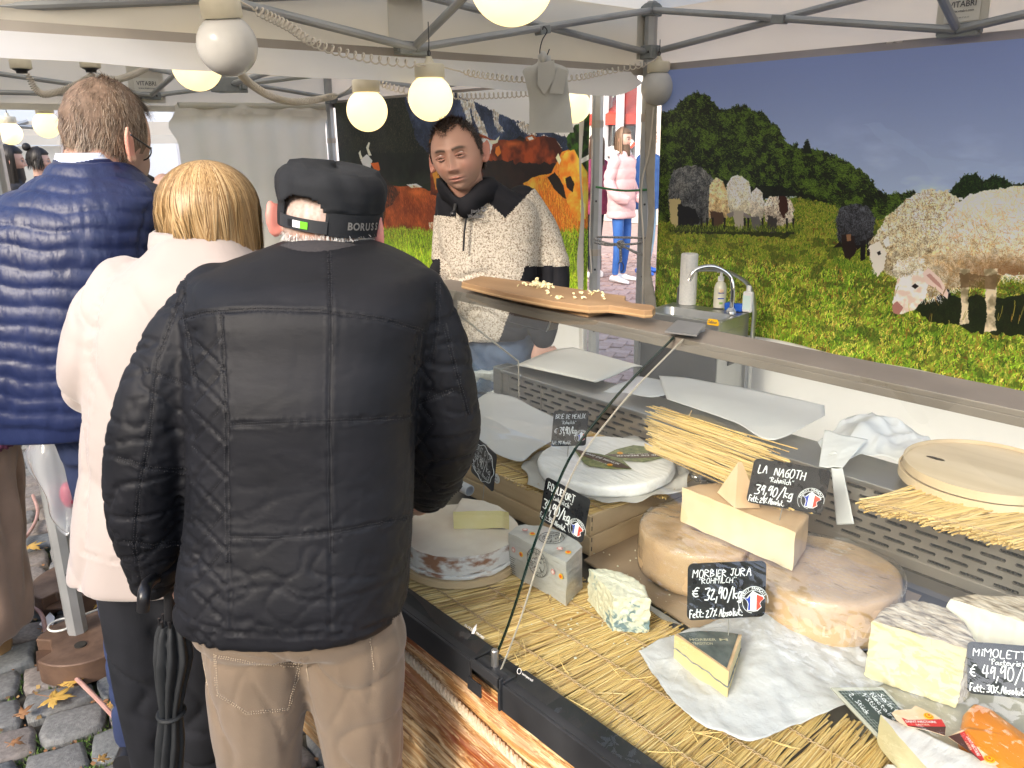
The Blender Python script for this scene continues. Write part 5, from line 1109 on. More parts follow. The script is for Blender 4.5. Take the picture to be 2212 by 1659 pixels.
def price_sign(TL,TR,BL,lines,label,pin=None,em=(.80,.28,.20),aspect=1.45,wid=.105,border=False,seed=1,name='price_sign',az0=None,pin_z=None,tilt_rng=(-30,31,3),BR=None):
 """find the plane in which the measured corners make a rectangle of the sign's real size"""
 best=None
 for az in range(-80,81,4):
  for tl in range(*tilt_rng):
   a=math.atan2(-FWD[1],-FWD[0])+math.radians(az);nn=np.array([math.cos(a)*math.cos(math.radians(tl)),math.sin(a)*math.cos(math.radians(tl)),math.sin(math.radians(tl))])
   q=[at(*p,n=nn,o=EYE+ray(*TL)*1.0)for p in(TL,TR,BL)];r_=q[1]-q[0];u_=q[0]-q[2];w_=np.linalg.norm(r_);h_=np.linalg.norm(u_)
   if not(.01<w_<5 and .01<h_<5):continue
   cost=(np.dot(r_,u_)/w_/h_)**2*4+(math.log(w_/h_/aspect))**2+(tl/90.)**2*.15+(az/90.)**2*.05
   if BR is not None:
    d=at(*BR,n=nn,o=EYE+ray(*TL))-(q[2]+r_);cost+=np.dot(d,d)/w_**2*3
   if best is None or cost<best[0]:best=(cost,nn,w_)
 _,nn,w_=best
 if pin is not None:
  pz=np.array(pin[2])if len(pin)>2 else None
  base=at(pin[0],pin[1],z=pin_z);mid=((TL[0]+TR[0])/2*.5+(BL[0]+BL[0]+TR[0]-TL[0])/2*.5,0)
  o_=base
  q=[at(*p,n=nn,o=o_)for p in(TL,TR,BL)]
 else:
  k=wid/w_;q=[at(*p,n=nn,o=EYE+ray(*TL)*k)for p in(TL,TR,BL)]
 r_=q[1]-q[0];u_=q[0]-q[2];w=np.linalg.norm(r_);h=np.linalg.norm(u_);rt=nrm(r_);up_=nrm(u_);nn=nrm(np.cross(rt,up_));bl=q[2]
 base_c=(bl+bl+r_)/2
 root=thing(name,label,'price sign',base_c,'chalk-written black price signs');cr=.07*w;pts=[]
 for cx,cy,a0 in((w-cr,h-cr,0),(cr,h-cr,PI/2),(cr,cr,PI),(w-cr,cr,3*PI/2)):
  for t in np.linspace(a0,a0+PI/2,6):pts.append(bl+rt*(cx+cr*math.cos(t))+up_*(cy+cr*math.sin(t)))
 m=MB();m.prism([p-nn*.0018 for p in pts],nn*.0018);mk('sign_plate',m,M_slate,root,smooth=False)
 for i,(txt,x,y,hh,ww,th)in enumerate(lines):
  mk('handwriting',hand_mb(txt,bl+rt*x*w+up_*y*h+nn*.0006,rt,up_,hh*h,ww*w,th,seed=seed*10+i),M_chalk,root,smooth=False,fix=False)
 if em:emblem(root,bl+rt*em[0]*w+up_*em[1]*h,rt,up_,nn,em[2]*w)
 if border:
  m=MB();m.tube([bl+rt*w*(.5+.45*math.cos(t)*(1+.06*math.cos(8*t)))+up_*h*(.5+.45*math.sin(t)*(1+.06*math.cos(8*t)))*1+nn*.0008 for t in np.linspace(0,2*PI,90)],.0008,4);mk('chalk_border',m,M_chalk,root)
 for dx in(-.04,.04):
  m=MB();m.lathe(bl+rt*w*(.45+dx)+up_*h*.06,[(.0016,0),(.0016,.001)],10,axis=nn);mk('rivet',m,M_steel,root)
 if pin is not None:
  top=bl+rt*w*((np.dot(at(*pin[:2],n=nn,o=bl)-bl,rt))/w)+up_*.008-nn*.001;m=MB();m.tube([at(*pin[:2],n=nn,o=bl)-up_*.004-nn*.001,top],.0009,6);mk('pin',m,M_steel,root)
 print(label[:30],'w %.3f h %.3f'%(w,h),'z',bl[2].round(3));return root
fett=lambda n:'Fett: '+n+'% Absolut.'
price_sign(zb8(505,325),zb8(885,322),zb8(470,712),[('BRIE DE MEAUX',.06,.78,.12,.86,.10),('"Rohmilch"',.24,.63,.09,.42,.10),('€',.06,.38,.12,.1,.10),('39,90/kg',.2,.36,.17,.50,.10),(fett('29'),.02,.06,.09,.55,.11)],'square BRIE DE MEAUX price sign pinned in the brie behind the glass seam',pin=zb8(650,825),pin_z=.853,aspect=1.0,em=(.84,.26,.19),seed=1,BR=zb8(855,735))
price_sign(zq(1290,98),zq(1935,435),zq(1188,715),[('ROQUEFORT',.08,.76,.15,.62,.13),('"Rohmilch"',.18,.60,.10,.48,.13),('39,90/kg',.05,.30,.21,.62,.12),(fett('35'),.02,.07,.11,.60,.14)],'tilted ROQUEFORT price sign standing on the silver wrapped block',pin=zq(1478,1040),pin_z=.812,aspect=1.15,em=(.84,.24,.19),seed=2,BR=zq(1812,1105))
zn=lambda x,y:(1591+x*.1488,932.7+y*.1488)
price_sign(zn(265,380),zn(1385,560),zn(135,1020),[('LA  NAGOTH',.08,.70,.17,.62,.13),('"Rohmilch"',.24,.54,.11,.32,.13),('39,90/kg',.09,.24,.20,.50,.12),(fett('29'),.03,.05,.12,.46,.15)],'wide LA NAGOTH price sign pinned in the tan cut slab',pin=zn(625,1290),pin_z=.905,aspect=1.62,em=(.82,.28,.17),seed=3,BR=zn(1225,1210))
price_sign(zZ(527,800),zZ(1052,778),zZ(520,1180),[('MORBIER JURA',.06,.76,.12,.76,.13),('"ROHMILCH"',.14,.64,.09,.48,.14),('€',.06,.42,.16,.1,.13),('32,90/kg',.22,.36,.19,.48,.12),(fett('27'),.03,.05,.13,.68,.15)],'MORBIER JURA price sign on a wire pin above the dark-topped wedge',pin=zZ(797,1298),pin_z=.775,aspect=1.42,em=(.84,.28,.19),seed=4,BR=zZ(1045,1143))
price_sign(zR(940,515),zR(1640,572),zR(940,985),[('MiMOLETTE',.07,.74,.14,.80,.13),('"Pasteurisiert"',.28,.60,.10,.60,.13),('€ 49,90/kg',.03,.34,.22,.86,.10),(fett('30'),.03,.06,.13,.72,.15)],'MIMOLETTE price sign cut off by the right edge, in front of the rough cheeses',aspect=1.45,wid=.105,em=None,seed=5)
price_sign(zB(735,590),zB(982,805),zB(700,985),[("MONT D'OR",.04,.72,.14,.84,.10),('"Rohmilch"',.2,.58,.10,.55,.10),('39,90/kg',.1,.36,.2,.74,.09),(fett('30'),.05,.16,.10,.8,.12)],"steeply turned MONT D'OR price sign with scalloped chalk border by the man's elbow",pin=zB(828,1300),pin_z=.79,aspect=1.15,em=None,border=True,seed=6,BR=zB(940,1243))
q=[at(*z8(x,y),z=z)for x,y,z in((1005,1155,.765),(1335,1150,.775),(1660,1495,.742),(1335,1508,.728))]
sl=thing('price_slate','framed grid slate with chalk writing leaning by the saint-nectaire wedge','price sign',q[3]);nn=nrm(np.cross(q[1]-q[0],q[0]-q[3]))
m=MB();m.prism([p-nn*.006 for p in q],nn*.006);mk('frame',m,mat('frame_grey',(.36,.36,.31),rough=.35),sl,smooth=False,bevel=.002)
cq=sum(q)/4;m=MB();qi=[cq+(p-cq)*.84 for p in q];m.prism([p+nn*.0003 for p in qi],nn*.0008);pl=mk('slate_face',m,mat('slate_green',(.03,.045,.045),rough=.35),sl,smooth=False)
gr=MB()
for k in range(1,16):
 f=k/16;a=qi[0]*(1-f)+qi[1]*f;b=qi[3]*(1-f)+qi[2]*f;gr.tube([a+nn*.0013,b+nn*.0013],.00025,3)
 a=qi[0]*(1-f)+qi[3]*f;b=qi[1]*(1-f)+qi[2]*f;gr.tube([a+nn*.0013,b+nn*.0013],.00025,3)
mk('grid_lines',gr,mat('grid_line',(.30,.34,.32),rough=.6),pl,smooth=False,kind='stuff')
rt=nrm(qi[2]-qi[1]);upl=nrm(np.cross(nn,rt))
for i,(t,f,g)in enumerate((('Saint',.80,.05),('Nectaire',.62,.10),('1 Stück',.44,.10),('2. Stück',.16,.10))):
 o_=qi[0]*(1-f)+qi[1]*f+rt*.008+nn*.0016;mk('handwriting',hand_mb(t,o_,rt,upl,.0062,.050 if i==1 else .038,.12,seed=60+i),M_chalk,sl,smooth=False,fix=False)
vl=at(893,1178,z=.785);vr=at(1113,1150,z=.785);vc=at(997,1148,z=.785)[:2];vrad=.128
vcol=(at(1006,1150,z=.785)[:2])-np.array([.02,.0])
o=single('soft_cheese',cheese_mb([(x,y,1)for x,y in arcpts(vcol,vrad,0,2*PI,81)[:-1]],.745,.786,.003,namp=.0016,nsc=45,seed=7,bulge=.001,dome=.003,top_rings=10),[M_vach,M_vside],'flat beige wheel with brown side at the left front, a wedge on top','cheese',smooth=60)
m=MB()
m.loft([[(vcol[0]+q*math.cos(t),vcol[1]+q*math.sin(t),z)for t in np.linspace(0,2*PI,60,endpoint=False)]for q,z in((vrad+.006,.716),(vrad+.008,.717),(vrad+.008,.731),(vrad+.002,.732))])
single('wooden_disc',m,M_pine,'thin round wooden disc under the flat beige wheel','disc',smooth=40)
m=cheese_mb([(x,y,0)for x,y in arcpts(vcol,vrad+.003,0,2*PI,81)[:-1]],.733,.743,.003,namp=.002,nsc=60,seed=9)
single('cheese_sheet',m,M_vside,'pale lower layer of cheese between the disc and the flat beige wheel','cheese',smooth=60)
pw=[at(*zB(x,y),z=.834)[:2]for x,y in((510,1420),(1060,1415),(1112,1470),(860,1310),(600,1270))]
pb=D3(zB,((512,1425),(1070,1418),(1118,1500)),.832)
Wp=[at(*zB(512,1420),z=.832)[:2],at(*zB(1060,1412),z=.832)[:2],at(*zB(1118,1450),z=.828)[:2],at(*zB(1000,1350),z=.832)[:2],at(*zB(850,1300),z=.832)[:2],at(*zB(600,1270),z=.832)[:2]]
single('cheese_wedge',cheese_mb(dense(Wp,[1,1,0,0,0,0],.004),.790,.832,.004,namp=.0006,nsc=50,seed=5),[M_vach,M_paste_y],'yellow soft wedge lying on the flat beige wheel','cheese',smooth=50)
a,b=at(*zB(555,1125),z=.80),at(*zB(690,1195),z=.80)
m=MB();m.lathe(a-nrm(b-a)*.03,[(.0135,0),(.0135,np.linalg.norm(b-a)+.03),(.0115,np.linalg.norm(b-a)+.031),(.0115,np.linalg.norm(b-a)+.005)],20,axis=b-a);single('rolled_paper',m,M_pnw,'small roll of printed white paper lying by the crate corner','paper roll')
c0=[at(*zB(x,y),z=z)for x,y,z in((700,260,.86),(890,135,.885),(1000,142,.89),(1170,180,.89),(1400,300,.885),(1610,400,.875))]
c1=[at(*zB(x,y),z=z)for x,y,z in((700,620,.85),(860,690,.845),(960,790,.84),(1240,880,.838),(1400,760,.85),(1600,650,.862))]
single('paper_sheet',patch_surface(c0,c1,40,30,.0015,10,4,lift=lambda u,v:.012*math.sin(PI*u)*math.sin(PI*v)),M_grease,'big smooth greaseproof sheet left of the brie, draped towards the crate','paper',smooth=60,solid=.0004,fix=False)
c1b=[at(*zB(x,y),z=z-.004)for x,y,z in((700,640,.845),(860,690,.84),(960,710,.835),(1140,800,.833),(1380,700,.84),(1585,610,.85))]
M_foil=mat('foil_wrap',(.50,.51,.50),(.62,.63,.62),8,.28,metal=.25,bump=.9,bsc=34,dist=.004,coat=.6,stretch=(1,1,2.4))
zk=.812;F_=[at(*zq(x,y),z=zk)[:2]for x,y in((745,900),(1590,1345),(1820,1110),(1700,1000),(1500,900),(1250,820),(1000,800),(850,830))]
rq=thing('wrapped_cheese_block','silver foil-wrapped half wheel printed with round ROQUEFORT stamps','cheese',(*F_[1],.716))
mb=cheese_mb(dense(F_,[1,1,1,1,1,1,1,1],.004),.717,zk,.003,namp=.0018,nsc=35,seed=12,nz=16);mk('foil_wrapping',mb,[M_foil,M_foil],rq,smooth=30)
M_stamp=mat('stamp_grey',(.07,.07,.07),(.14,.14,.13),40,.5)
def ringm(o_,rt,up_,r,th,m,parent,name='stamp_ring'):
 q=MB();q.tube([o_+rt*r*math.cos(t)+up_*r*math.sin(t)for t in np.linspace(0,2*PI,40)],th,4);return mk(name,q,m,parent)
fa=np.array([*F_[0],0.]);fb=np.array([*F_[1],0.]);frt=nrm(fb-fa);fn=nrm(np.cross(frt,(0,0,1)));
if np.dot(fn,FWD)>0:fn=-fn
UPZ=np.array([0,0,1.])
def stamp(o_,rt,up_,nn,r):
 g=ringm(o_,rt,up_,r,.0009,M_stamp,rq);ringm(o_,rt,up_,r*.72,.0007,M_stamp,rq)
 arc_text('ROQUEFORT',o_+nn*.0008,rt,up_,r*.86,math.radians(160),math.radians(25),r*.2,M_stamp,rq);arc_text('LERAHTAM',o_+nn*.0008,rt,up_,r*.86,math.radians(-35),math.radians(-150),r*.2,M_stamp,rq)
 rr=random.Random(4);q=MB()
 for k in range(26):
  x,y=rr.uniform(-.5,.5),rr.uniform(-.6,.6);a=rr.uniform(0,3);L_=rr.uniform(.05,.2)
  if x*x+y*y<.4:q.tube([o_+rt*r*x+up_*r*y,o_+rt*r*(x+L_*math.cos(a))+up_*r*(y+L_*math.sin(a))],r*.045,4)
 mk('stamp_drawing',q,M_stamp,rq,kind='stuff')
fc=at(*zq(1160,1350),n=fn,o=np.array([*F_[0],.77])+fn*.0045);stamp(fc,frt,UPZ,fn,.030)
tc_=at(*zq(1370,985),z=zk+.0042);stamp(tc_,frt,np.cross(UPZ,frt),UPZ,.026)
fr2=nrm(np.array([*F_[2],0.])-fb);fn2=nrm(np.cross(fr2,UPZ));
if np.dot(fn2,FWD)>0:fn2=-fn2
for k,zz in((1740,1540),(1750,1880)):
 pass
for(x,y,red)in((820,1160,1),(928,1225,0),(1390,1480,1),(1505,1545,0)):
 c=at(*zq(x,y),n=fn,o=np.array([*F_[0],.77])+fn*.0045);q=MB();q.lathe(c,[(.0058,0),(.0058,.0006)],18,axis=fn);b_=mk('seal',q,M_badge if not red else mat('seal_pink',(.62,.28,.26),rough=.5),rq)
 q=MB();q.lathe(c+fn*.0008,[(.0034,0),(.0034,.0005)],14,axis=fn);mk('seal_centre',q,M_badger if not red else mat('seal_pale',(.72,.62,.58),rough=.5),b_)
for(x,y,red)in((985,870,1),(1093,928,0),(1490,1140,1),(1612,1197,0)):
 c=at(*zq(x,y),z=zk+.004);q=MB();q.lathe(c,[(.0062,0),(.0062,.0006)],18);b_=mk('seal',q,M_badge if not red else MATS['seal_pink'],rq);q=MB();q.lathe(c+[0,0,.0008],[(.0036,0),(.0036,.0005)],14);mk('seal_centre',q,M_badger if not red else MATS['seal_pale'],b_)
for k in range(9):
 o_=at(*zq(770,1260+k*30),n=fn,o=np.array([*F_[0],.77])+fn*.0045);q=MB();q.prism([o_,o_+frt*(.017-.002*(k%3)),o_+frt*(.017-.002*(k%3))+UPZ*.0012,o_+UPZ*.0012],fn*.0003);mk('print_line',q,M_stamp,rq,smooth=False)
M_bluec=mat('blue_cheese',(.66,.66,.52),(.72,.72,.60),14,.6,bump=.9,bsc=70,dist=.004,sss=.08)
def blue_mat():
 m,n,l,b=nt('blue_paste');tc=n.new('ShaderNodeTexCoord');t=n.new('ShaderNodeTexNoise');t.inputs['Scale'].default_value=60;t.inputs['Detail'].default_value=4;t.inputs['Distortion'].default_value=1.2;l.new(tc.outputs['Object'],t.inputs[0])
 t2=n.new('ShaderNodeTexNoise');t2.inputs['Scale'].default_value=18;l.new(tc.outputs['Object'],t2.inputs[0]);mu=n.new('ShaderNodeMath');mu.operation='MULTIPLY';l.new(t.outputs[0],mu.inputs[0]);l.new(t2.outputs[0],mu.inputs[1])
 r=n.new('ShaderNodeValToRGB');e=r.color_ramp.elements;e[0].position=.27;e[0].color=(.66,.65,.50,1);e[1].position=.36;e[1].color=(.16,.24,.26,1);x=e.new(.31);x.color=(.52,.58,.50,1);l.new(mu.outputs[0],r.inputs[0]);l.new(r.outputs[0],b.inputs['Base Color'])
 b.inputs['Roughness'].default_value=.5;t3=n.new('ShaderNodeTexNoise');t3.inputs['Scale'].default_value=110;l.new(tc.outputs['Object'],t3.inputs[0]);bp=n.new('ShaderNodeBump');bp.inputs['Strength'].default_value=1;bp.inputs['Distance'].default_value=.004;l.new(t3.outputs[0],bp.inputs['Height']);l.new(bp.outputs[0],b.inputs['Normal']);return m
M_bp=blue_mat()
q3=lambda x,y:(768+x*.3472,1083+y*.3472)
zh=.790;Bf=[at(*q3(x,y),z=zh)[:2]for x,y in((1448,412),(1600,600),(1838,598),(1780,500),(1640,430),(1530,408))]
Bf=[at(*q3(1450,415),z=zh)[:2],at(*q3(1605,590),z=zh)[:2],at(*q3(1835,602),z=zh)[:2],at(*q3(1800,520),z=zh)[:2],at(*q3(1720,460),z=zh)[:2],at(*q3(1620,425),z=zh)[:2],at(*q3(1530,410),z=zh)[:2]]
single('blue_cheese_chunk',cheese_mb(dense(Bf,[1,1,0,0,0,0,0],.0035),.716,zh,.006,nz=22,namp=.0013,nsc=140,seed=15),[M_bluec,M_bp],'crumbly white chunk with blue-green veins in the middle of the straw','cheese',smooth=50)
zm=.778;Mf=[at(*zZ(x,y),z=zm)[:2]for x,y in((437,1270),(800,1525),(885,1272),(760,1255),(600,1250),(520,1257))]
mor=thing('morbier_wedge','wedge with a dark ash line and dark printed top on the white paper','cheese',(*Mf[1],.72))
M_mb=mat('morbier_paste',(.68,.54,.26),(.74,.62,.35),8,.45,bump=.15,bsc=60,sss=.1);M_mt=mat('morbier_top',(.05,.065,.065),(.14,.16,.15),30,.3,coat=.3);M_mr=mat('morbier_rind',(.55,.36,.20),(.66,.48,.30),20,.6)
Ml=[np.array(p)for p in Mf]
mk('cheese_body',cheese_mb(dense(Mf,[1,1,0,0,0,0],.004),.722,zm,.003,namp=.0005,nsc=50,seed=22,nz=10),[M_mr,M_mb],mor,smooth=50)
ctr=sum(Ml)/len(Ml);m=MB();m.prism([(*(ctr+(p-ctr)*.9),zm+.0008)for p in Ml],(0,0,.0008));top=mk('printed_top',m,M_mt,mor,smooth=False)
rt=nrm(np.array([*(Ml[2]-Ml[0]),0.]));uu=np.cross(UPZ,rt)
for t,f,g,w in(('MORBIER',-.012,-.006,.045),('TRADITION',-.014,-.017,.034),('M',.024,-.006,.014)):mk('lettering',text_mb(t,.010,np.array([*ctr,zm+.002])+rt*f+uu*g,rt,uu,width=w,bold=.01),mat('gold_ink',(.52,.48,.34),rough=.5),top,smooth=False)
m=MB()
for a,b in((Ml[0],Ml[1]),(Ml[1],Ml[2])):
 dd=b-a;nl=np.array([dd[1],-dd[0]]);nl/=np.linalg.norm(nl);nl=nl if np.dot(nl,ctr-a)<0 else-nl;tt=np.linspace(0,1,40);zz=(.722+zm)/2+.0012*np.sin(tt*13)+.0008*np.sin(tt*31)
 P_=np.c_[a+np.outer(tt,dd)+nl*.0006,zz];m.tube(P_,.0009+.0006*np.abs(np.sin(tt*21)),5)
mk('ash_line',m,mat('ash',(.12,.15,.17),(.3,.33,.33),90,.8),mor)
c0=D3(lambda x,y:(x,y),((1379,1409),(1460,1385),(1545,1340),(1668,1267)),.726);c1=D3(lambda x,y:(x,y),((1395,1440),(1500,1565),(1628,1604),(1925,1470)),.722)
cA_=[at(1379,1409,z=.724),at(1440,1378,z=.726),at(1540,1345,z=.728),at(1600,1310,z=.735),at(1668,1267,z=.765),at(1740,1320,z=.752),at(1830,1380,z=.735),at(1925,1468,z=.728)]
cB_=[at(1381,1412,z=.722),at(1440,1500,z=.722),at(1500,1560,z=.722),at(1560,1585,z=.722),at(1629,1605,z=.724),at(1720,1565,z=.724),at(1820,1530,z=.722),at(1922,1472,z=.726)]
single('paper_sheet',patch_surface(cA_,cB_,70,50,.0028,26,8,crease=.002),M_pnw,'crumpled white paper under the dark-topped wedge','paper',smooth=40,solid=.0003,fix=False)
wl,wr_=at(1600,1250,z=.815),at(1963,1255,z=.815)
w2=(wl[:2]+wr_[:2])/2+np.array([-.012,.018]);r2_=.195
pA=at(1960,1262,z=.815)[:2];pB=at(1700,1320,z=.815)[:2];pC=at(1800,1152,z=.815)[:2]
def circ3(a,b,c):
 A=np.array([[b[0]-a[0],b[1]-a[1]],[c[0]-a[0],c[1]-a[1]]]);B=np.array([(b@b-a@a)/2,(c@c-a@a)/2]);s=np.linalg.solve(A,B);return s,np.linalg.norm(s-a)
c2_,r2_=circ3(at(*zZ(1965,960),z=.818)[:2],at(*zZ(1500,1080),z=.818)[:2],at(*zZ(1500,615),z=.818)[:2])
c1_,r1_=circ3(at(*zZ(225,590),z=.818)[:2],at(*zZ(560,740),z=.818)[:2],at(*zZ(330,400),z=.818)[:2]);print('wheels',c2_,r2_,c1_,r1_)
r1_=min(r1_,.2)
full=lambda c,r:[(x,y,0)for x,y in arcpts(c,r,0,2*PI,97)[:-1]]
o=single('tan_cheese',cheese_mb(full(c2_,r2_),.720,.818,.014,namp=.0014,nsc=30,seed=31,bulge=.002,dome=.002,top_rings=12),[M_tan,M_tan],'larger film-wrapped tan wheel on the right, pressed lettering on its side','cheese','tan cheese wheels',smooth=60)
dd=nrm(np.array([*(c2_-c1_),0.]))[:2];foot=[]
for x,y in arcpts(c1_,r1_,0,2*PI,145)[:-1]:
 s=np.dot(np.array([x,y])-c2_,np.array([x,y])-c2_)**.5
 foot.append((x,y))
foot=[p for p in foot if np.linalg.norm(np.array(p)-c2_)>r2_+.006]
k0=max(range(len(foot)),key=lambda i:np.linalg.norm(np.array(foot[i])-np.array(foot[i-1])));foot=foot[k0:]+foot[:k0]
F2=dense(foot,[0]*(len(foot)-1)+[1],.012)
o=single('tan_cheese',cheese_mb(F2,.720,.816,.012,namp=.0014,nsc=30,seed=33,bulge=.001,dome=.002,top_rings=10),[M_tan,M_tan],'film-wrapped tan wheel on the left, under the end of the cut slab','cheese','tan cheese wheels',smooth=60)
for(c,r,sd,lb_)in((c2_,r2_,3,'clear film clinging over the right tan wheel, edge sticking out'),(c1_,min(r1_,np.linalg.norm(c1_-c2_)*.0+r1_),5,'clear crinkled film over the left tan wheel')):
 if sd==5:pts=[(x,y,0)for x,y,_ in[(a,b,0)for a,b,_ in F2]];pts=[(c[0]+(x-c[0])*1.012,c[1]+(y-c[1])*1.012,0)for x,y,_ in pts]
 else:pts=[(c[0]+(x-c[0])*(1.014+.05*max(0,math.cos(math.atan2(y-c[1],x-c[0])-.75))**6),c[1]+(y-c[1])*(1.014+.05*max(0,math.cos(math.atan2(y-c[1],x-c[0])-.75))**6),0)for x,y,_ in full(c,r)]
 single('plastic_film',cheese_mb(pts,.7195,.8225,.012,namp=.0016,nsc=45,seed=sd,dome=.003,nz=12,top_rings=14),M_film,lb_,'film',smooth=60)
m=MB();lp=[at(*zZ(x,1190),n=nrm(np.array([FWD[0],FWD[1],0])),o=np.array([*c2_,.76]))for x in(1500,1720)]
for k,(x,y)in enumerate(((1440,1180),(1530,1190),(1590,1195),(1665,1195))):
 p=at(*zZ(x,y),z=.76);dv=p[:2]-c2_;t=math.atan2(at(*zZ(x,y),z=.765)[1]-c2_[1],at(*zZ(x,y),z=.765)[0]-c2_[0])
 rad=np.array([math.cos(t),math.sin(t),0]);tang=np.array([-math.sin(t),math.cos(t),0]);o_=np.array([*c2_,.765])+rad*(r2_+.0028)
 tm=text_mb('COMT'[k]if False else 'LITA'[k],.032,o_,tang,UPZ,bold=.01);mk('pressed_letter',tm,mat('pressed_pale',(.62,.47,.32),rough=.5),bpy.data.objects['tan_cheese'],smooth=False,solid=.0015)
zs=.905;Sf=[at(*zZ(x,y),z=zs)[:2]for x,y in((487,285),(1250,590),(1338,470),(1150,385),(950,300),(760,252),(600,262))]
pbz=at(*zZ(1225,835),z=.8245)
slab=cheese_mb(dense(Sf,[1,0,0,0,0,0,0],.005),.8262,zs,.005,namp=.001,nsc=40,seed=41,nz=10)
single('cheese_slab',slab,[M_tan,M_paste_c],'long cream cut slab with tan rind lying across both wheels','cheese',smooth=50)
tip=at(*zZ(862,118),z=1.0);zz0=.9075
b0,b1,b2=at(*zZ(722,322),z=zz0),at(*zZ(842,428),z=zz0-.0),at(*zZ(1010,425),z=zz0)
hT=at(*zZ(862,118),n=nrm(np.array([FWD[0],FWD[1],0])),o=(b0*.55+b1*.45))
tr_=MB();back=b1+(b2-b1)*1.0
V=[b0,b1,hT,b0*.35+back*.65+[0.01,.03,0],back]
def subtri(mb,a,b,c,n,mi):
 P_=[];idx={}
 for i in range(n+1):
  for j in range(n+1-i):idx[(i,j)]=len(P_);P_.append(a+(b-a)*i/n+(c-a)*j/n)
 fs=[]
 for i in range(n):
  for j in range(n-i):
   fs.append((idx[(i,j)],idx[(i+1,j)],idx[(i,j+1)]))
   if j<n-i-1:fs.append((idx[(i+1,j)],idx[(i+1,j+1)],idx[(i,j+1)]))
 P_=np.array(P_);mb.add(P_,fs,mi)
subtri(tr_,b0,b1,hT,10,1);subtri(tr_,b1,back,hT+(back-b1)*.15,10,0);subtri(tr_,back,b0,hT,10,0);subtri(tr_,b0,back,b1,4,0);subtri(tr_,b1,hT+(back-b1)*.15,hT,4,0)
single('cheese_triangle',tr_,[M_tan,M_paste_c],'small pointed cream piece standing on the cut slab beside the sign','cheese',smooth=40)
zt_=.838;Tf=[at(*zR(x,y),z=zt_)[:2]for x,y in((75,325),(935,585),(1040,520),(930,330),(760,200),(560,135),(400,128),(250,160),(140,230))]
t1m=cheese_mb(dense(Tf,[1,0,0,0,0,0,0,0,0],.004),.729,zt_,.010,namp=.0013,nsc=130,seed=51,nz=18)
single('rough_cheese_half',t1m,[M_tomme,M_paste_p],'left of the two halves with wrinkled grey-brown rind, pale yellow inside','cheese','wrinkled-rind cheese halves',smooth=50)
zt2=.850;Tf=[at(*zR(x,y),z=zt2)[:2]for x,y in((770,125),(1640,400),(1800,330),(1640,150),(1448,90),(1150,80),(900,85))]
single('rough_cheese_half',cheese_mb(dense(Tf,[1,0,0,0,0,0,0],.004),.730,zt2,.010,namp=.0013,nsc=130,seed=53,nz=18),[M_tomme,M_paste_w],'right wrinkled-rind half with chalk-white inside, cut by the photo edge','cheese','wrinkled-rind cheese halves',smooth=50)
zo=.80;c_o=at(*zR(1330,1330),z=.74);mb=MB()
oc=[at(*zR(x,y),z=.80)for x,y in((980,1035),(895,1150),(890,1260),(930,1310))]
Of=[at(*zR(x,y),z=.79)[:2]for x,y in((985,1032),(905,1110),(888,1200),(905,1290),(1010,1420),(1300,1640),(1700,1900),(1750,1500),(1300,1190),(1120,1070))]
single('orange_cheese',cheese_mb(dense(Of,[0,0,0,1,1,1,1,0,0,0],.005),.729,.792,.022,namp=.0006,nsc=30,seed=55,nz=14,dome=.006),[M_orange,M_orange],'smooth bright orange cheese at the right edge below the price sign','cheese',smooth=60)
zw=.778;Wf=[at(*zR(x,y),z=zw)[:2]for x,y in((155,1172),(400,1480),(650,1659+60),(1330,1760),(1180,1590),(880,1480),(560,1330),(330,1230))]
wh=thing('white_rind_wedge','white-rinded wedge at the bottom right with two red oval labels','cheese',(*Wf[0],.729))
M_wr=mat('washed_white_rind',(.66,.62,.60),(.76,.73,.71),30,.8,bump=.8,bsc=45,dist=.004,stretch=(2.4,.6,1))
mk('cheese_body',cheese_mb(dense(Wf,[1,1,1,0,0,0,0,0],.004),.729,zw,.007,namp=.0014,nsc=60,seed=57,nz=12),[M_wr,M_paste_p],wh,smooth=50)
zl=.7835
def oval_label(cs,ang_off,label,txts):
 P_=[at(*zR(x,y),z=zl+.006+.010*k)for k,(x,y)in enumerate(cs[:0])]
 pts=[at(*zR(x,y),z=zl)for x,y in cs];c=sum(pts)/len(pts);o=thing('cheese_label',label,'label',c);return o,pts,c
M_lc=mat('label_cream',(.78,.52,.30),(.84,.68,.52),24,.35);M_lr=mat('label_red',(.60,.04,.04),rough=.35);M_ld=mat('label_dark',(.09,.035,.03),rough=.35)
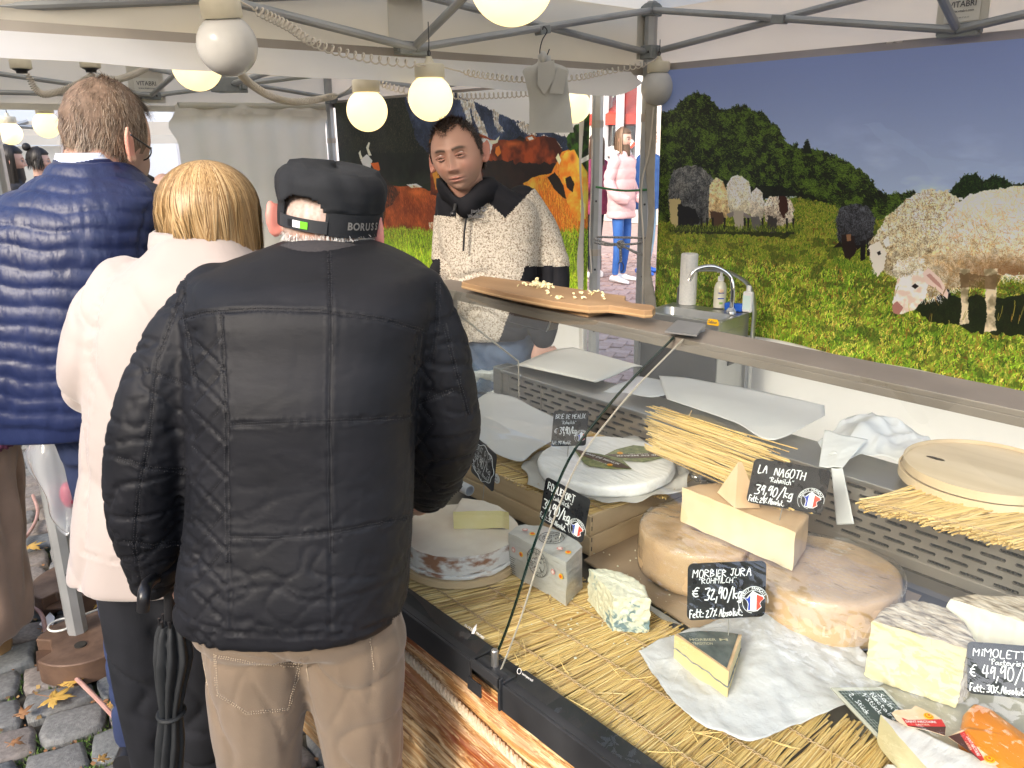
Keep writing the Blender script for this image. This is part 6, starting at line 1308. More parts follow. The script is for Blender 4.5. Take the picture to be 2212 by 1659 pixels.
for cs,red,drk,ta,tb,lb_,bd in((((255,1165),(290,1140),(430,1130),(470,1098),(560,1140),(650,1180),(720,1240),(745,1310),(735,1370),(600,1325),(400,1285),(300,1230)),((345,1210),(400,1232),(705,1225),(742,1290),(520,1290),(400,1282)),((400,1284),(520,1291),(743,1292),(735,1370),(600,1326)),(380,1250),(655,1256),'red SAINT-NECTAIRE oval label, the left one on the white wedge',(588,1200)),(((765,1380),(860,1330),(950,1305),(1080,1340),(1180,1410),(1245,1520),(1250,1610),(1180,1640),(1080,1610),(900,1470)),((868,1350),(930,1325),(1000,1440),(1090,1590),(1060,1600),(960,1500)),((765,1380),(866,1350),(960,1502),(1058,1600),(900,1475)),(935,1385),(1040,1560),'red SAINT-NECTAIRE oval label, the right one turned sideways',(1135,1590))):
 o,pts,c=oval_label(cs,0,lb_,None)
 flatpart('label_sheet',pts,zl,M_lc,o);flatpart('label_band',[at(*zR(x,y),z=zl)for x,y in red],zl+.0008,M_lr,o);flatpart('label_band',[at(*zR(x,y),z=zl)for x,y in drk],zl+.0008,M_ld,o)
 a,b=at(*zR(*ta),z=zl),at(*zR(*tb),z=zl);rt=b-a;cc=(a+b)/2;mk('lettering',text_mb('SAINT-NECTAIRE',.0062,(cc[0],cc[1],zl+.0022),rt,np.cross(UPZ,rt),width=np.linalg.norm(rt),bold=.02),M_inkw,o,smooth=False)
 cc=cc-nrm(np.cross(UPZ,rt))*.006;mk('lettering',text_mb('LAITIER',.0048,(cc[0],cc[1],zl+.0022),rt,np.cross(UPZ,rt),width=np.linalg.norm(rt)*.45,bold=.01),M_lc,o,smooth=False)
 badge(o,at(*zR(*bd),z=zl),zl+.0016,.0068)
Wf=[at(*zR(x,y),z=.755)[:2]for x,y in((60,1659),(110,1570),(220,1500),(280,1505),(400,1600),(650,1760),(300,1900))]
single('white_cheese',cheese_mb(dense(Wf,[0]*7,.004),.712,.735,.007,namp=.0014,nsc=60,seed=59),[M_wr,M_paste_p],'flat white-rinded cheese peeking in at the bottom edge below the wedge','cheese',smooth=50)
st_=[(360,1350),(980,1165),(1740,1362),(1240,1535)]
stk=thing('paper_stack','stack of cream wrapping paper lying on the steel ledge at the left','paper',at(*zE(1000,1350),z=.915))
for k in range(5):
 zz=.9105+k*.0035;c0=[at(*zE(x+k*2,y-k*1.0),z=zz)for x,y in((360,1352),(620,1245),(800,1185),(980,1163))];c1=[at(*zE(x-k*2,y-k*.6),z=zz)for x,y in((1240,1537),(1420,1470),(1640,1372),(1742,1364))]
 mk('paper_sheet',patch_surface(c0,c1,14,14,.0006,8,20+k),mat('paper_cream',(.70,.68,.62),(.74,.72,.67),5,.6),stk,smooth=60,solid=.0022,fix=False)
c0=D3(z6,((-60,760),(100,780),(320,818),(640,880),(970,945)),.935);c1=[at(*z6(x,y),z=z)for x,y,z in((-10,905,.925),(200,985,.925),(430,1075,.925),(650,1170,.92),(975,1010,.935))]
single('paper_sheet',patch_surface(c0,c1,40,24,.0012,9,31,lift=lambda u,v:.006*math.sin(PI*u)),M_grease,'long translucent greaseproof sheet laid over the loose straw mat','paper',smooth=60,solid=.0003,fix=False)
c0=D3(zb8,((1040,115),(1150,60),(1280,10),(1420,-50)),.93);c1=D3(zb8,((1100,130),(1300,135),(1600,180),(2000,60)),.925)
single('paper_sheet',patch_surface(c0,c1,24,12,.0015,12,35),M_pnw,'white sheet curling under the long greaseproof sheet near the seam','paper',smooth=60,solid=.0003,fix=False)
M_bag=mat_clear('bag_plastic',(.95,.95,.95),.12,bump=.8,bsc=40,body=.62,bodycol=(.80,.81,.82),refl=1.6)
M_bagw=mat('bag_white',(.80,.82,.84),(.86,.88,.89),10,.4,bump=.3,bsc=30,transl=.35,coat=.2)
def crumple(c,r,seed,zmin,label,name,m,amp=.55,sc=18,cat='plastic bag'):
 mb=MB();mb.ball(c,r,64,40);V=mb.v[0];d=V-np.array(c);n_=(1-np.abs(vnoise(V,sc,seed)))*amp+(1-np.abs(vnoise(V,sc*2.4,seed+2)))*amp*.35+vnoise(V,sc*.6,seed+4)*amp*.4
 V=np.array(c)+d*(.6+n_)[:,None];V[:,2]=np.maximum(V[:,2],zmin);mb.v[0]=V;return single(name,mb,m,label,cat,smooth=28)
c=at(1052,822,z=.80);crumple((c[0]-.02,c[1]+.02,.815),(.10,.07,.05),3,.745,'crumpled white plastic bag at the left end of the counter','plastic_bag',M_bagw)
wbc=[at(*z6(x,y),z=.93)for x,y in((1110,1045),(1300,1040),(1500,1100),(1700,1185))];wbd=[at(*z6(x,y),z=.915)for x,y in((925,1190),(1010,1290),(1250,1290),(1460,1310))]
bgw=thing('plastic_bag','white carrier bag spread on the ledge, one handle hanging down in front','plastic bag',at(*z6(1200,1200),z=.915))
mk('bag_body',patch_surface(wbc,wbd,50,34,.012,11,41,crease=.008,lift=lambda u,v:.03*math.exp(-((u-.42)/.16)**2)*math.sin(PI*v)),M_bagw,bgw,smooth=30,solid=.0004,fix=False)
c0=[at(*z6(x,y),z=z)for x,y,z in((970,1095,.945),(1080,1130,.95),(1240,1160,.95))];c1=[at(*z6(x,y),y=EY-.03)for x,y in((935,1325),(1000,1340),(1085,1330))]
mk('bag_fold',patch_surface(c0,c1,24,24,.003,25,44),M_bagw,bgw,smooth=40,solid=.0004,fix=False)
c0=[at(*z6(x,y),y=EY-.034)for x,y in((1012,1335),(1050,1338),(1082,1332))];c1=[at(*z6(x,y),y=EY-.05)for x,y in((1045,1690),(1100,1686),(1156,1680))]
mk('bag_handle',patch_surface(c0,c1,10,24,.001,30,47),M_bagw,bgw,smooth=60,solid=.0004,fix=False)
zl0=.945;lc,lr=circ3(at(*z6(1452,1290),z=zl0)[:2],at(*z6(1800,1188),z=zl0)[:2],at(*z6(1760,1480),z=zl0)[:2]);print('lid',lc,lr)
M_lid=mat('poplar_lid',(.58,.45,.29),(.70,.57,.40),5,.6,bump=.12,bsc=60,stretch=(.4,3,1),c3=(.64,.51,.34))
for k,(z0_,lb_)in enumerate(((.922,'lower round poplar box lid on the straw mat at the right'),(.9415,'upper round poplar box lid with a knot, stacked on the other lid'))):
 o=thing('round_wooden_box',lb_,'lid',(lc[0],lc[1],z0_),'stacked round wooden lids');c=(lc[0]+k*.002,lc[1]-k*.001);r=lr+(.006 if k==0 else 0)
 m=MB();m.lathe((*c,z0_),[(r,0),(r,.018),(r-.003,.018),(r-.003,.0105)],72,cap=False);mk('rim',m,M_lid,o,smooth=50,fix=False)
 m=MB();m.lathe((*c,z0_+.006),[(r-.0032,0),(r-.0032,.004)],72);mk('disc',m,M_lid,o,smooth=50)
kn_=at(*z6(1662,1270),z=.9525);m=MB();m.loft([[(kn_[0]+.012*s*math.cos(t)*1.6,kn_[1]+.007*s*math.sin(t),.9521)for t in np.linspace(0,2*PI,18,endpoint=False)]for s in(1,.5)]);mk('knot',m,mat('knot_brown',(.34,.22,.12),(.44,.3,.18),60,.6),o)
a,b,c,d=at(*q3(1820,640),z=.735),at(*q3(2035,775),z=.727),at(*q3(1905,735),z=.727),at(*q3(1800,655),z=.733)
m=MB();m.prism([a,b,c,d],(0,0,.0015));single('knife',m,M_steel,'knife tip lying on the straw between the veined chunk and the wheels','knife',smooth=False)
zc_=SZ+.030;z5=lambda x,y:(823+x*.3472,549+y*.3472)
bo=D3(z5,((500,172),(622,134),(900,168),(1240,218),(1524,260),(1518,284),(1560,302),(1690,316),(1708,330),(1690,347),(1640,350),(1520,330),(1420,318),(1290,322),(1060,290),(770,236)),zc_)
bd=thing('cutting_board','worn plywood cutting board with handle lying on the glass counter shelf','board',(*np.mean([p[:2]for p in bo],axis=0),SZ+.006))
M_ply=mat('plywood',(.25,.145,.07),(.38,.235,.12),5,.55,bump=.25,bsc=50,stretch=(.3,2,1),c3=(.31,.185,.09));M_plye=mat('plywood_edge',(.26,.15,.07),(.62,.43,.24),90,.6,stretch=(.02,.02,2.2))
m=MB();m.prism([(p[0],p[1],zc_-.017)for p in bo],(0,0,.017));mk('board',m,M_ply,bd,smooth=False,bevel=.002)
m=MB();m.prism([(*(np.array(p[:2])+(np.mean([q[:2]for q in bo],axis=0)-p[:2])*-.004),zc_-.013)for p in bo],(0,0,.003));mk('ply_layer',m,MATS['rope']if False else mat('ply_light',(.46,.31,.16),rough=.6),bd,smooth=False)
m=MB();m.box((-1.45,SY0+.01,SZ+.0008),(-1.2,SY1-.01,zc_-.0175));mk('foot_batten',m,M_ply,bd,smooth=False)
rr=random.Random(5);M_cb=mat('cheese_bit',(.78,.68,.40),(.84,.76,.50),30,.5)
cb=at(*z5(975,195),z=zc_+.002);sh=[]
for k in range(3):
 m=MB();v=np.array([[rr.uniform(-1,1),rr.uniform(-1,1),0],[rr.uniform(-1,1),rr.uniform(-1,1),.3],[1,.2,.5],[-.8,.7,.6],[.1,-.9,1],[-.3,.2,1.2]])*.006
 m.add(v,[(0,1,2),(0,2,4),(0,4,3),(0,3,1),(1,3,5),(1,5,2),(2,5,4),(3,4,5)]);me=to_mesh('cheese_crumb',m,smooth=False);me.materials.append(M_cb);sh.append(me)
cr_=thing('cheese_crumbs','heap of yellow cheese crumbs and flakes on the cutting board','crumbs',cb)
for k in range(64):
 if k<44:q=cb+[rr.gauss(0,.020),rr.gauss(0,.012),0];q[2]=zc_+.001+max(0,.022-26*((q[0]-cb[0])**2+(q[1]-cb[1])**2)/.05)*rr.random()
 else:q=at(*z5(rr.uniform(1000,1400),rr.uniform(230,285)),z=zc_+.0005)
 ob=bpy.data.objects.new('crumb',sh[k%3]);COL.objects.link(ob);ob.parent=cr_;ob.location=tuple(q-cb);ob.rotation_euler=(rr.uniform(0,.6),rr.uniform(0,.6),rr.uniform(0,6));ob.scale=(rr.uniform(.5,1.3),)*3
m=MB();tp=[at(*z5(x,y),z=SZ+.004)for x,y in((690,240),(770,232),(1050,285),(960,305),(905,303))];m.prism(tp,(0,0,.0015));single('steel_tray',m,M_steel,'thin steel plate pushed under the cutting board','tray',smooth=False)
hp=[at(*zE(x,y),y=SY0+.03)for x,y in((270,880),(385,725),(565,690),(790,720),(700,985))]
hd_=thing('black_shelf_piece','flat black piece with a steel edge hanging under the counter shelf','holder',hp[4]);m=MB();m.prism(hp,(0,.035,0));mk('black_block',m,M_black,hd_,smooth=False,bevel=.004)  # flat black block with a steel strip, hung under the shelf
m=MB();m.prism([hp[3]+[0,-.003,0],hp[4]+[0,-.003,0],hp[4]+[.008,-.003,.008],hp[3]+[.014,-.003,.02]],(0,.002,0));mk('steel_edge',m,M_steel,hd_,smooth=False)
kz=lambda x,y:(493.7+x*.1984,301.7+y*.1984)
ke=thing('cheese_knife','black-handled knife standing upright at the left end of the shelf','knife',at(*kz(1900,1560),y=1.27))
a,b=at(*kz(1650,1300),y=1.27),at(*kz(1805,1450),y=1.27);m=MB();m.tube(spline([a,a*.6+b*.4+[0,0,.002],b],12),[.008,.0125,.0125,.012,.0118,.0115,.011,.011,.0108,.0105,.010,.009],12);mk('handle',m,M_black,ke)
m=MB();m.prism([at(*kz(x,y),y=1.272)for x,y in((1775,1462),(1830,1440),(1900,1500),(2010,1600),(1990,1640),(1890,1610),(1780,1510))],(0,.002,0));mk('blade',m,M_steel,ke,smooth=False)
rr=random.Random(77);q=MB()
for k in range(80):
 a,b=rr.choice(((1270,1370),(1400,1390),(1330,1190),(1290,1215),(1560,1500),(1240,1330),(1380,1250)));p=at(a+rr.gauss(0,42),b+rr.gauss(0,22),z=.7175);s_=rr.uniform(.0006,.0022);q.box((-s_,-s_*.7,0),(s_,s_*.7,s_),fr=(p,(math.cos(k),math.sin(k),0),(-math.sin(k),math.cos(k),0),(0,0,1)))
mk('crumb_scatter',q,M_bluec,None,smooth=False,kind='stuff')
FH,RH=_fh,_rh
def pd(a,b,d):return at(a,b,n=FH,o=EYE+FH*d)
def projV(V):
 q=V-EYE;w=q@FWD;return 1106+FOC*(q@RGT)/w,829.5-FOC*(q@UPV)/w
def limb(mb,pts,rad,ry=None,n=16,k=14,up=None):
 P_=spline(pts,k);t=np.linspace(0,1,k);tt=np.linspace(0,1,len(rad));r_=np.interp(t,tt,rad);r2=None if ry is None else np.interp(t,np.linspace(0,1,len(ry)),ry)
 mb.tube(P_,r_,n,up=up,ry=r2);mb.ball(P_[0],r_[0]if r2 is None else min(r_[0],r2[0]),n,8);mb.ball(P_[-1],r_[-1]if r2 is None else min(r_[-1],r2[-1]),n,8)
def fuse(name,mb,voxel=.006,it=6,dens=None):
 """overlapping closed shapes -> one continuous skin"""
 me=to_mesh(name,mb,smooth=True);ob=bpy.data.objects.new('t',me);COL.objects.link(ob)
 md=ob.modifiers.new('r','REMESH');md.mode='VOXEL';md.voxel_size=voxel
 if it:ms=ob.modifiers.new('s','SMOOTH');ms.iterations=it;ms.factor=.5
 dg=bpy.context.evaluated_depsgraph_get();dg.update();out=bpy.data.meshes.new_from_object(ob.evaluated_get(dg));bpy.data.objects.remove(ob);out.name=name;return out
def vn(me):
 n=len(me.vertices);V=np.zeros(n*3);me.vertices.foreach_get('co',V);N=np.zeros(n*3);me.vertices.foreach_get('normal',N);return V.reshape(-1,3),N.reshape(-1,3)
def put(me,V,parent,m,name,smooth=True,cols=None,**k):
 o0=np.array(worldloc(parent));me.vertices.foreach_set('co',(V-o0).ravel());me.polygons.foreach_set('use_smooth',[True]*len(me.polygons));me.update()
 if cols is not None:
  ca=me.color_attributes.new('Col','FLOAT_COLOR','POINT');ca.data.foreach_set('color',np.c_[cols,np.ones(len(cols))].astype(np.float32).ravel())
 me.name=name
 for mm in(m if isinstance(m,(list,tuple))else[m]):me.materials.append(mm)
 o=bpy.data.objects.new(name,me);COL.objects.link(o);o.parent=parent
 for a,b in k.items():o[a]=b
 return o
def segd(a,b,pl):
 """distance to a polyline in measured units, and run length along it"""
 best=np.full(len(a),1e9);run=np.zeros(len(a));acc=0
 for(x1,y1),(x2,y2)in zip(pl[:-1],pl[1:]):
  L=math.hypot(x2-x1,y2-y1);t=np.clip(((a-x1)*(x2-x1)+(b-y1)*(y2-y1))/L**2,0,1);d=np.hypot(a-x1-t*(x2-x1),b-y1-t*(y2-y1))
  u=d<best;best=np.where(u,d,best);run=np.where(u,acc+t*L,run);acc+=L
 return best,run
def seams(V,N,lines,depth=.004,w=4.0,puck=.0016,pw=16,per=9.0):
 a,b=projV(V);face=np.clip(-(N@FH)*3+.3,0,1);D_=np.zeros(len(V))
 for pl in lines:
  d,r_=segd(a,b,pl);D_+=face*(-depth*np.exp(-(d/w)**2)+depth*.35*np.exp(-((d-w*2.4)/(w*1.5))**2)+puck*np.sin(r_/per*2*PI+1.5*np.sin(r_/31.))*np.exp(-(d/pw)**2))
 return D_
def stitch(V,N,lines,parent,m,r=.0009,off=.0012,name='stitching',dash=0,side=0):
 a,b=projV(V);ok=np.nonzero((N@FH)<.25)[0];A,B=a[ok],b[ok];mb=MB()
 for pl in lines:
  pl=np.array(pl,float);L=np.r_[0,np.cumsum(np.hypot(*np.diff(pl,axis=0).T))];n=max(3,int(L[-1]/5));t=np.linspace(0,L[-1],n);xs,ys=np.interp(t,L,pl[:,0]),np.interp(t,L,pl[:,1]);tx,ty=np.gradient(xs),np.gradient(ys);q=np.hypot(tx,ty)+1e-9;xs,ys=xs-ty/q*side,ys+tx/q*side;P_=[]
  for x,y in zip(xs,ys):
   d=(A-x)**2+(B-y)**2;k=np.argpartition(d,6)[:6];w_=1/(d[k]+1);i=ok[k];P_.append(((V[i]+N[i]*off)*w_[:,None]).sum(0)/w_.sum())
  P_=np.array(P_);P_=spline(P_,n*2)
  if dash:
   for j in range(0,len(P_)-2,2):mb.tube([P_[j],P_[j]*.35+P_[j+1]*.65],r,4)
  else:mb.tube(P_,r,5)
 return mk(name,mb,m,parent,kind='stuff' if dash else None)
def wrinkle(V,s,amp,seed,stretch=(1,1,1),p=3):
 n_=vnoise(V*np.array(stretch),s,seed);return-amp*(np.clip(1-np.abs(n_)*1.6,0,1))**p
def ribbons(S_,dirs,L,seg,wid,wave=0,seed=1,grav=0.0,taper=.3,center=None):
 """hair: strips starting at S_, following dirs"""
 r=np.random.RandomState(seed);n=len(S_);P_=S_.copy();D_=dirs.copy();out=[];L=np.asarray(L)*np.ones(n);ph=r.uniform(0,6.28,n);ax=r.normal(size=(n,3));ax/=np.linalg.norm(ax,axis=1)[:,None]
 for i in range(seg+1):
  side=np.cross(D_,(P_-center)if center is not None else ax);side/=np.linalg.norm(side,axis=1)[:,None]+1e-9
  ww=wid*(1-(1-taper)*i/seg);out.append((P_-side*ww/2,P_+side*ww/2))
  D_=D_+np.array([0,0,-grav])/seg+(wave*np.sin(ph+i*1.7))[:,None]*ax/seg*3;D_/=np.linalg.norm(D_,axis=1)[:,None];P_=P_+D_*(L/seg)[:,None]
 V=np.concatenate([np.concatenate(o)for o in out]);fs=[]
 for i in range(seg):
  b0,b1=i*2*n,(i+1)*2*n
  fs+=[(b0+j,b0+n+j,b1+n+j,b1+j)for j in range(n)]
 mb=MB();mb.add(V,fs);return mb
def hairmat(name,cols,rough=.45):
 m=island_mat(name,cols,rough);m.node_tree.nodes['Principled BSDF'].inputs['Specular IOR Level'].default_value=.4;return m
M_skin=mat('skin',(1,1,1),rough=.5,vcol='Col',sss=.12,bump=.15,bsc=300,dist=.0006)
def skinobj(parent,mb,name,base=(.50,.29,.215),voxel=.004,it=4,fn=None,red=.06):
 me=fuse(name,mb,voxel,it);V,N=vn(me);n_=vnoise(V,40,3)[:,None];c=np.array(base)*(1+.05*n_)+np.array([red*.5,0,0])*np.clip(vnoise(V,25,5),0,1)[:,None]
 if fn:V,c=fn(V,N,c)
 return put(me,V,parent,M_skin,name,cols=np.clip(c,0,1))
def ear(mb,c,out,fwd,s=1.0):
 """outer ear as a tilted shell with a rim"""
 c=np.array(c,float);out=nrm(out);fwd=nrm(fwd);up_=UPZ;e1=nrm(-fwd*.75+out*.65)
 th=np.linspace(-2.6,2.2,16);rim=[c+e1*(.017*s*math.cos(t*.55))+up_*(.031*s*math.sin(t*.62)+.0)+out*.006*s for t in th]
 mb.tube(rim,.0042*s,8);mb.ball(c+e1*.006*s,(.006*s,.017*s,.028*s),12,8,axes=(nrm(np.cross(e1,up_)),e1,up_));mb.ball(c-up_*.024*s+e1*.004*s,.009*s,10,6)
def hand(mb,w,d,nrm_,size=.18,curl=.6,spread=.12,side=1):
 """palm, four unequal fingers with two bends each, thumb from the side of the palm; d: direction of the fingers, nrm_: back of the hand"""
 d=nrm(d);nn=nrm(nrm_);sd=np.cross(d,nn)*side;w=np.array(w,float);pl=size*.52
 mb.tube([w,w+d*pl*.5,w+d*pl],[size*.13,size*.2,size*.21],14,up=nn,ry=[size*.10,size*.085,size*.07]);mb.ball(w+d*pl*.9,(size*.2,size*.07,size*.09),14,8,axes=(sd,nn,d))
 for k,(o_,l_)in enumerate(((-.155,.40),(-.05,.46),(.055,.43),(.155,.33))):
  p=w+d*pl*.92+sd*size*o_;q=[p];a=0.0;dd=d+sd*o_*spread*6;dd=nrm(dd)
  for s_ in(.42,.32,.26):
   a+=curl*(.55 if s_==.42 else 1.0);q.append(q[-1]+(dd*math.cos(a)-nn*math.sin(a))*size*l_*s_)
  mb.tube(spline(q,10),np.interp(np.linspace(0,1,10),[0,.5,1],[size*.052,size*.046,size*.036]),10);mb.ball(q[-1],size*.037,8,6)
 p=w+d*pl*.25-sd*size*.17;q=[p,p-sd*size*.12+d*size*.12-nn*size*.03,p-sd*size*.13+d*size*.27-nn*size*(.05+.1*curl)];mb.tube(spline(q,9),np.interp(np.linspace(0,1,9),[0,1],[size*.07,size*.042]),10);mb.ball(q[-1],size*.043,8,6)
def boxring(c,hw,hd,n=40,q=2.6,ax=None,fwd=None):
 r_,f_=(RH,FH)if ax is None else(ax,fwd);th=np.linspace(0,2*PI,n,endpoint=False);out=[]
 for t in th:
  cs,sn=math.cos(t),math.sin(t);out.append(np.array(c)+r_*hw*abs(cs)**(2/q)*np.sign(cs)+f_*hd*abs(sn)**(2/q)*np.sign(sn))
 return out
def torso(mb,lev,k_=0.0):
 """lev: (left, right, row, distance, half depth) measured on the photograph"""
 R_=[]
 for(l_,r_,b,d,hd)in lev:
  A,B=pd(l_,b,d),pd(r_,b,d);c=(A+B)/2;hw=np.linalg.norm((B-A)[:2])/2;c[2]=pd((l_+r_)/2,b,d-hd*k_)[2];R_.append(boxring(c,hw,hd))
 idx=np.linspace(0,len(R_)-1,len(R_)*4);RR=[]
 A=np.array(R_);k=len(A)
 for j in range(A.shape[1]):RR.append(spline(A[:,j],k*5))
 RR=np.array(RR).transpose(1,0,2);mb.loft(list(RR))
def legs(mb,hips,knees,feet,rh,rk,ra):
 for h,k,f in zip(hips,knees,feet):limb(mb,[h,h*.5+k*.5,k,k*.5+f*.5,f],[rh,(rh+rk)/2,rk,(rk+ra)/2,ra])
def shoe(parent,p,d,m,L=.28,name='shoe'):
 d=nrm([d[0],d[1],0]);sd=np.cross(UPZ,d);mb=MB();p=np.array([p[0],p[1],0.]);R_=[]
 for t,w,h in((-.28,.02,.03),(-.26,.034,.07),(-.1,.036,.085),(.1,.038,.075),(.3,.045,.055),(.5,.046,.045),(.66,.036,.035),(.72,.015,.02)):
  c=p+d*t*L;R_.append([c+sd*w*math.cos(a)*L/.28+UPZ*(.004+max(0,h*(.5+.5*math.sin(a))))for a in np.linspace(0,2*PI,16,endpoint=False)])
 mb.loft(R_);return mk(name,mb,m,parent,smooth=60)
M_nyl=mat('black_nylon',(.006,.0065,.009),(.010,.0105,.014),8,.54,r2=.62,bump=.2,bsc=26,bdet=5,dist=.004,stretch=(1,1,2.4),spec=.22)
mA=thing('person','man in black quilted jacket and flat cap seen from behind, holding a folded umbrella','person',(*(FH*1.17+RH*-.30)[:2],0),'customers in front of the counter')
M_tan_t=mat('tan_trousers',(.15,.108,.072),(.185,.135,.092),9,.85,bump=.35,bsc=500,dist=.001,sheen=.2)
mb=MB();hL,hR=pd(560,1390,1.17),pd(765,1370,1.17)
torso(mb,[(450,865,1300,1.19,.11),(438,878,1350,1.18,.12),(432,880,1400,1.18,.125),(440,868,1440,1.18,.11)],1)
fL,fR=pd(560,1659,1.20),pd(790,1659,1.20);gL,gR=fL*1,fR*1;
for f_ in(gL,gR):pass
aL=np.array([fL[0],fL[1],.09])+FH*.02;aR=np.array([fR[0],fR[1],.09])+FH*.02
limb(mb,[hL,pd(560,1500,1.18),fL,np.array([*((fL+aL)/2)[:2],.28]),aL],[.092,.086,.074,.062,.060]);limb(mb,[hR,pd(772,1500,1.18),fR,np.array([*((fR+aR)/2)[:2],.28]),aR],[.090,.080,.070,.062,.060])
me=fuse('trousers',mb,.006,8);V,N=vn(me);a,b=projV(V)
D_=seams(V,N,[[(460,1405),(465,1500),(520,1535),(532,1545),(625,1535),(652,1425)],[(460,1405),(470,1408),(640,1440),(652,1425)],[(803,1372),(810,1445)],[(660,1400),(665,1428)]],.0022,2.2,.0006,8,5)+wrinkle(V,6,.006,5,(1,1,1.2),4)+wrinkle(V,12,.0035,9,(1.6,1.6,.7),4);V=V+N*D_[:,None];put(me,V,mA,M_tan_t,'trousers')
M_st=mat('pale_thread',(.42,.34,.25),rough=.8);PK=[[(462,1412),(466,1500),(520,1533),(532,1543),(625,1533),(652,1428)],[(462,1418),(560,1436),(645,1440)],[(800,1380),(808,1450)]]
stitch(V,N,PK,mA,M_st,.0009,.001,dash=1);stitch(V,N,PK[:2],mA,M_st,.0009,.001,dash=1,side=-5);stitch(V,N,[[(440,1430),(455,1520),(475,1659)],[(661,1425),(668,1470)]],mA,M_st,.0009,.0006)
for f_ in(aL,aR):shoe(mA,f_,FH,M_black,.30)
mb=MB();torso(mb,[(610,795,532,1.33,.07),(560,850,556,1.31,.09),(478,905,592,1.29,.11),(430,935,625,1.27,.125),(418,945,690,1.25,.135),(420,930,780,1.24,.14),(424,905,900,1.22,.145),(428,897,1050,1.21,.145),(424,893,1200,1.20,.15),(414,888,1310,1.19,.155),(411,884,1395,1.185,.155),(416,880,1412,1.185,.15)],1)
limb(mb,[pd(468,640,1.26),pd(400,740,1.23),pd(345,870,1.20),pd(318,1000,1.19),pd(314,1110,1.20),pd(332,1205,1.22),pd(330,1245,1.23)],[.052,.060,.063,.064,.061,.050,.040],n=20,k=20)
limb(mb,[pd(900,640,1.27),pd(935,740,1.27),pd(955,860,1.28),pd(962,930,1.31),pd(945,1010,1.40),pd(925,1060,1.50)],[.052,.057,.058,.060,.056,.046],n=20,k=18)
me=fuse('jacket',mb,.0052,7);V,N=vn(me);a,b=projV(V)
ln=[[(712,500),(712,560),(716,700),(712,900),(712,1050),(716,1250),(712,1380)],[(392,690),(440,676),(560,668),(700,672),(830,690),(925,718)],[(400,600),(398,680),(412,760),(424,830)],[(946,610),(945,700),(930,790)],[(478,680),(490,900),(490,1050),(494,1250),(500,1370)],[(905,720),(890,900),(888,1100),(880,1300)],[(500,918),(600,914),(712,910),(800,906),(895,900)],[(498,1162),(600,1162),(712,1152),(800,1135),(885,1115)],[(418,1345),(500,1370),(640,1375),(760,1368),(882,1322)],[(395,630),(340,780),(322,950),(300,1060),(290,1180),(305,1260)],[(315,800),(360,815),(412,835)],[(255,990),(330,1012),(408,1018)],[(258,1170),(330,1180),(390,1172)],[(960,700),(985,800),(1012,900)],[(905,870),(960,850),(985,840)],[(905,1080),(960,1085),(1010,1050)]]
dl=[]
for k in range(9):y=700+k*78;dl.append([(415,y+30),(486,y+100)]);dl.append([(418,y+96),(484,y+18)])
for k in range(4):y=740+k*78;dl.append([(888,y+30),(935,y+90)]);dl.append([(935,y+20),(890,y+84)])
D_=seams(V,N,ln,.0036,2.8,.0009,12,8.5)+seams(V,N,dl,.0028,3.2,0,9,9)
arm=np.clip((440-a)/30,0,1)+np.clip((a-905)/30,0,1);low=np.clip((b-980)/250,0,1)
D_+=wrinkle(V,12,.006,21,(1,1,2.8),7)*(.08+.75*arm+.45*low)+wrinkle(V,24,.003,22,(1,1,1.9),5)*(.1+arm*.8+low*.7)+vnoise(V,5,23)*.003
V=V+N*D_[:,None];put(me,V,mA,M_nyl,'jacket');M_thr=mat('dark_thread',(.022,.022,.026),rough=.6)
for sd_ in(-3.2,3.2):stitch(V,N,ln,mA,M_thr,.0008,.0009,side=sd_,dash=1)
stitch(V,N,dl,mA,M_thr,.0006,.0005,dash=1)
mb=MB();R_=[]
for(l_,r_,b,d,hd)in((586,818,562,1.315,.098),(592,812,538,1.325,.093),(598,808,516,1.335,.088),(602,804,502,1.34,.084)):
 A,B=pd(l_,b+8,d),pd(r_,b+26,d);R_.append(boxring((A+B)/2,np.linalg.norm((B-A)[:2])/2,hd,120,2.1))
bk=np.clip(-np.sin(np.linspace(0,2*PI,120,endpoint=False)),0,1)[:,None];R_=[np.array(r)+UPZ*(bk*.030-.022)for r in R_];rib=[(r+(r-r.mean(0))*(np.sin(np.arange(120)*PI)[:,None]*0+.012*(np.arange(120)%2)[:,None]))for r in R_]
mb.loft(rib,cap=False);mk('collar',mb,mat('knit_collar',(.030,.027,.030),rough=.9,bump=.5,bsc=200),mA,smooth=80,solid=.006,fix=False)
hc=pd(712,470,1.40)
mb=MB();mb.ball(hc,(.078,.095,.076),30,20,axes=(RH,FH,UPZ));mb.ball(hc+FH*.03-UPZ*.055,(.062,.075,.07),24,16,axes=(RH,FH,UPZ));limb(mb,[hc-UPZ*.05-FH*.02,hc-UPZ*.12-FH*.03,hc-UPZ*.2-FH*.05],[.062,.064,.072])
ear(mb,pd(603,470,1.40),-RH,FH,.95);ear(mb,pd(806,505,1.40),RH,FH,1.05);mb.tube([hc+FH*.09-UPZ*.0,hc+FH*.112-UPZ*.03],.012,8)
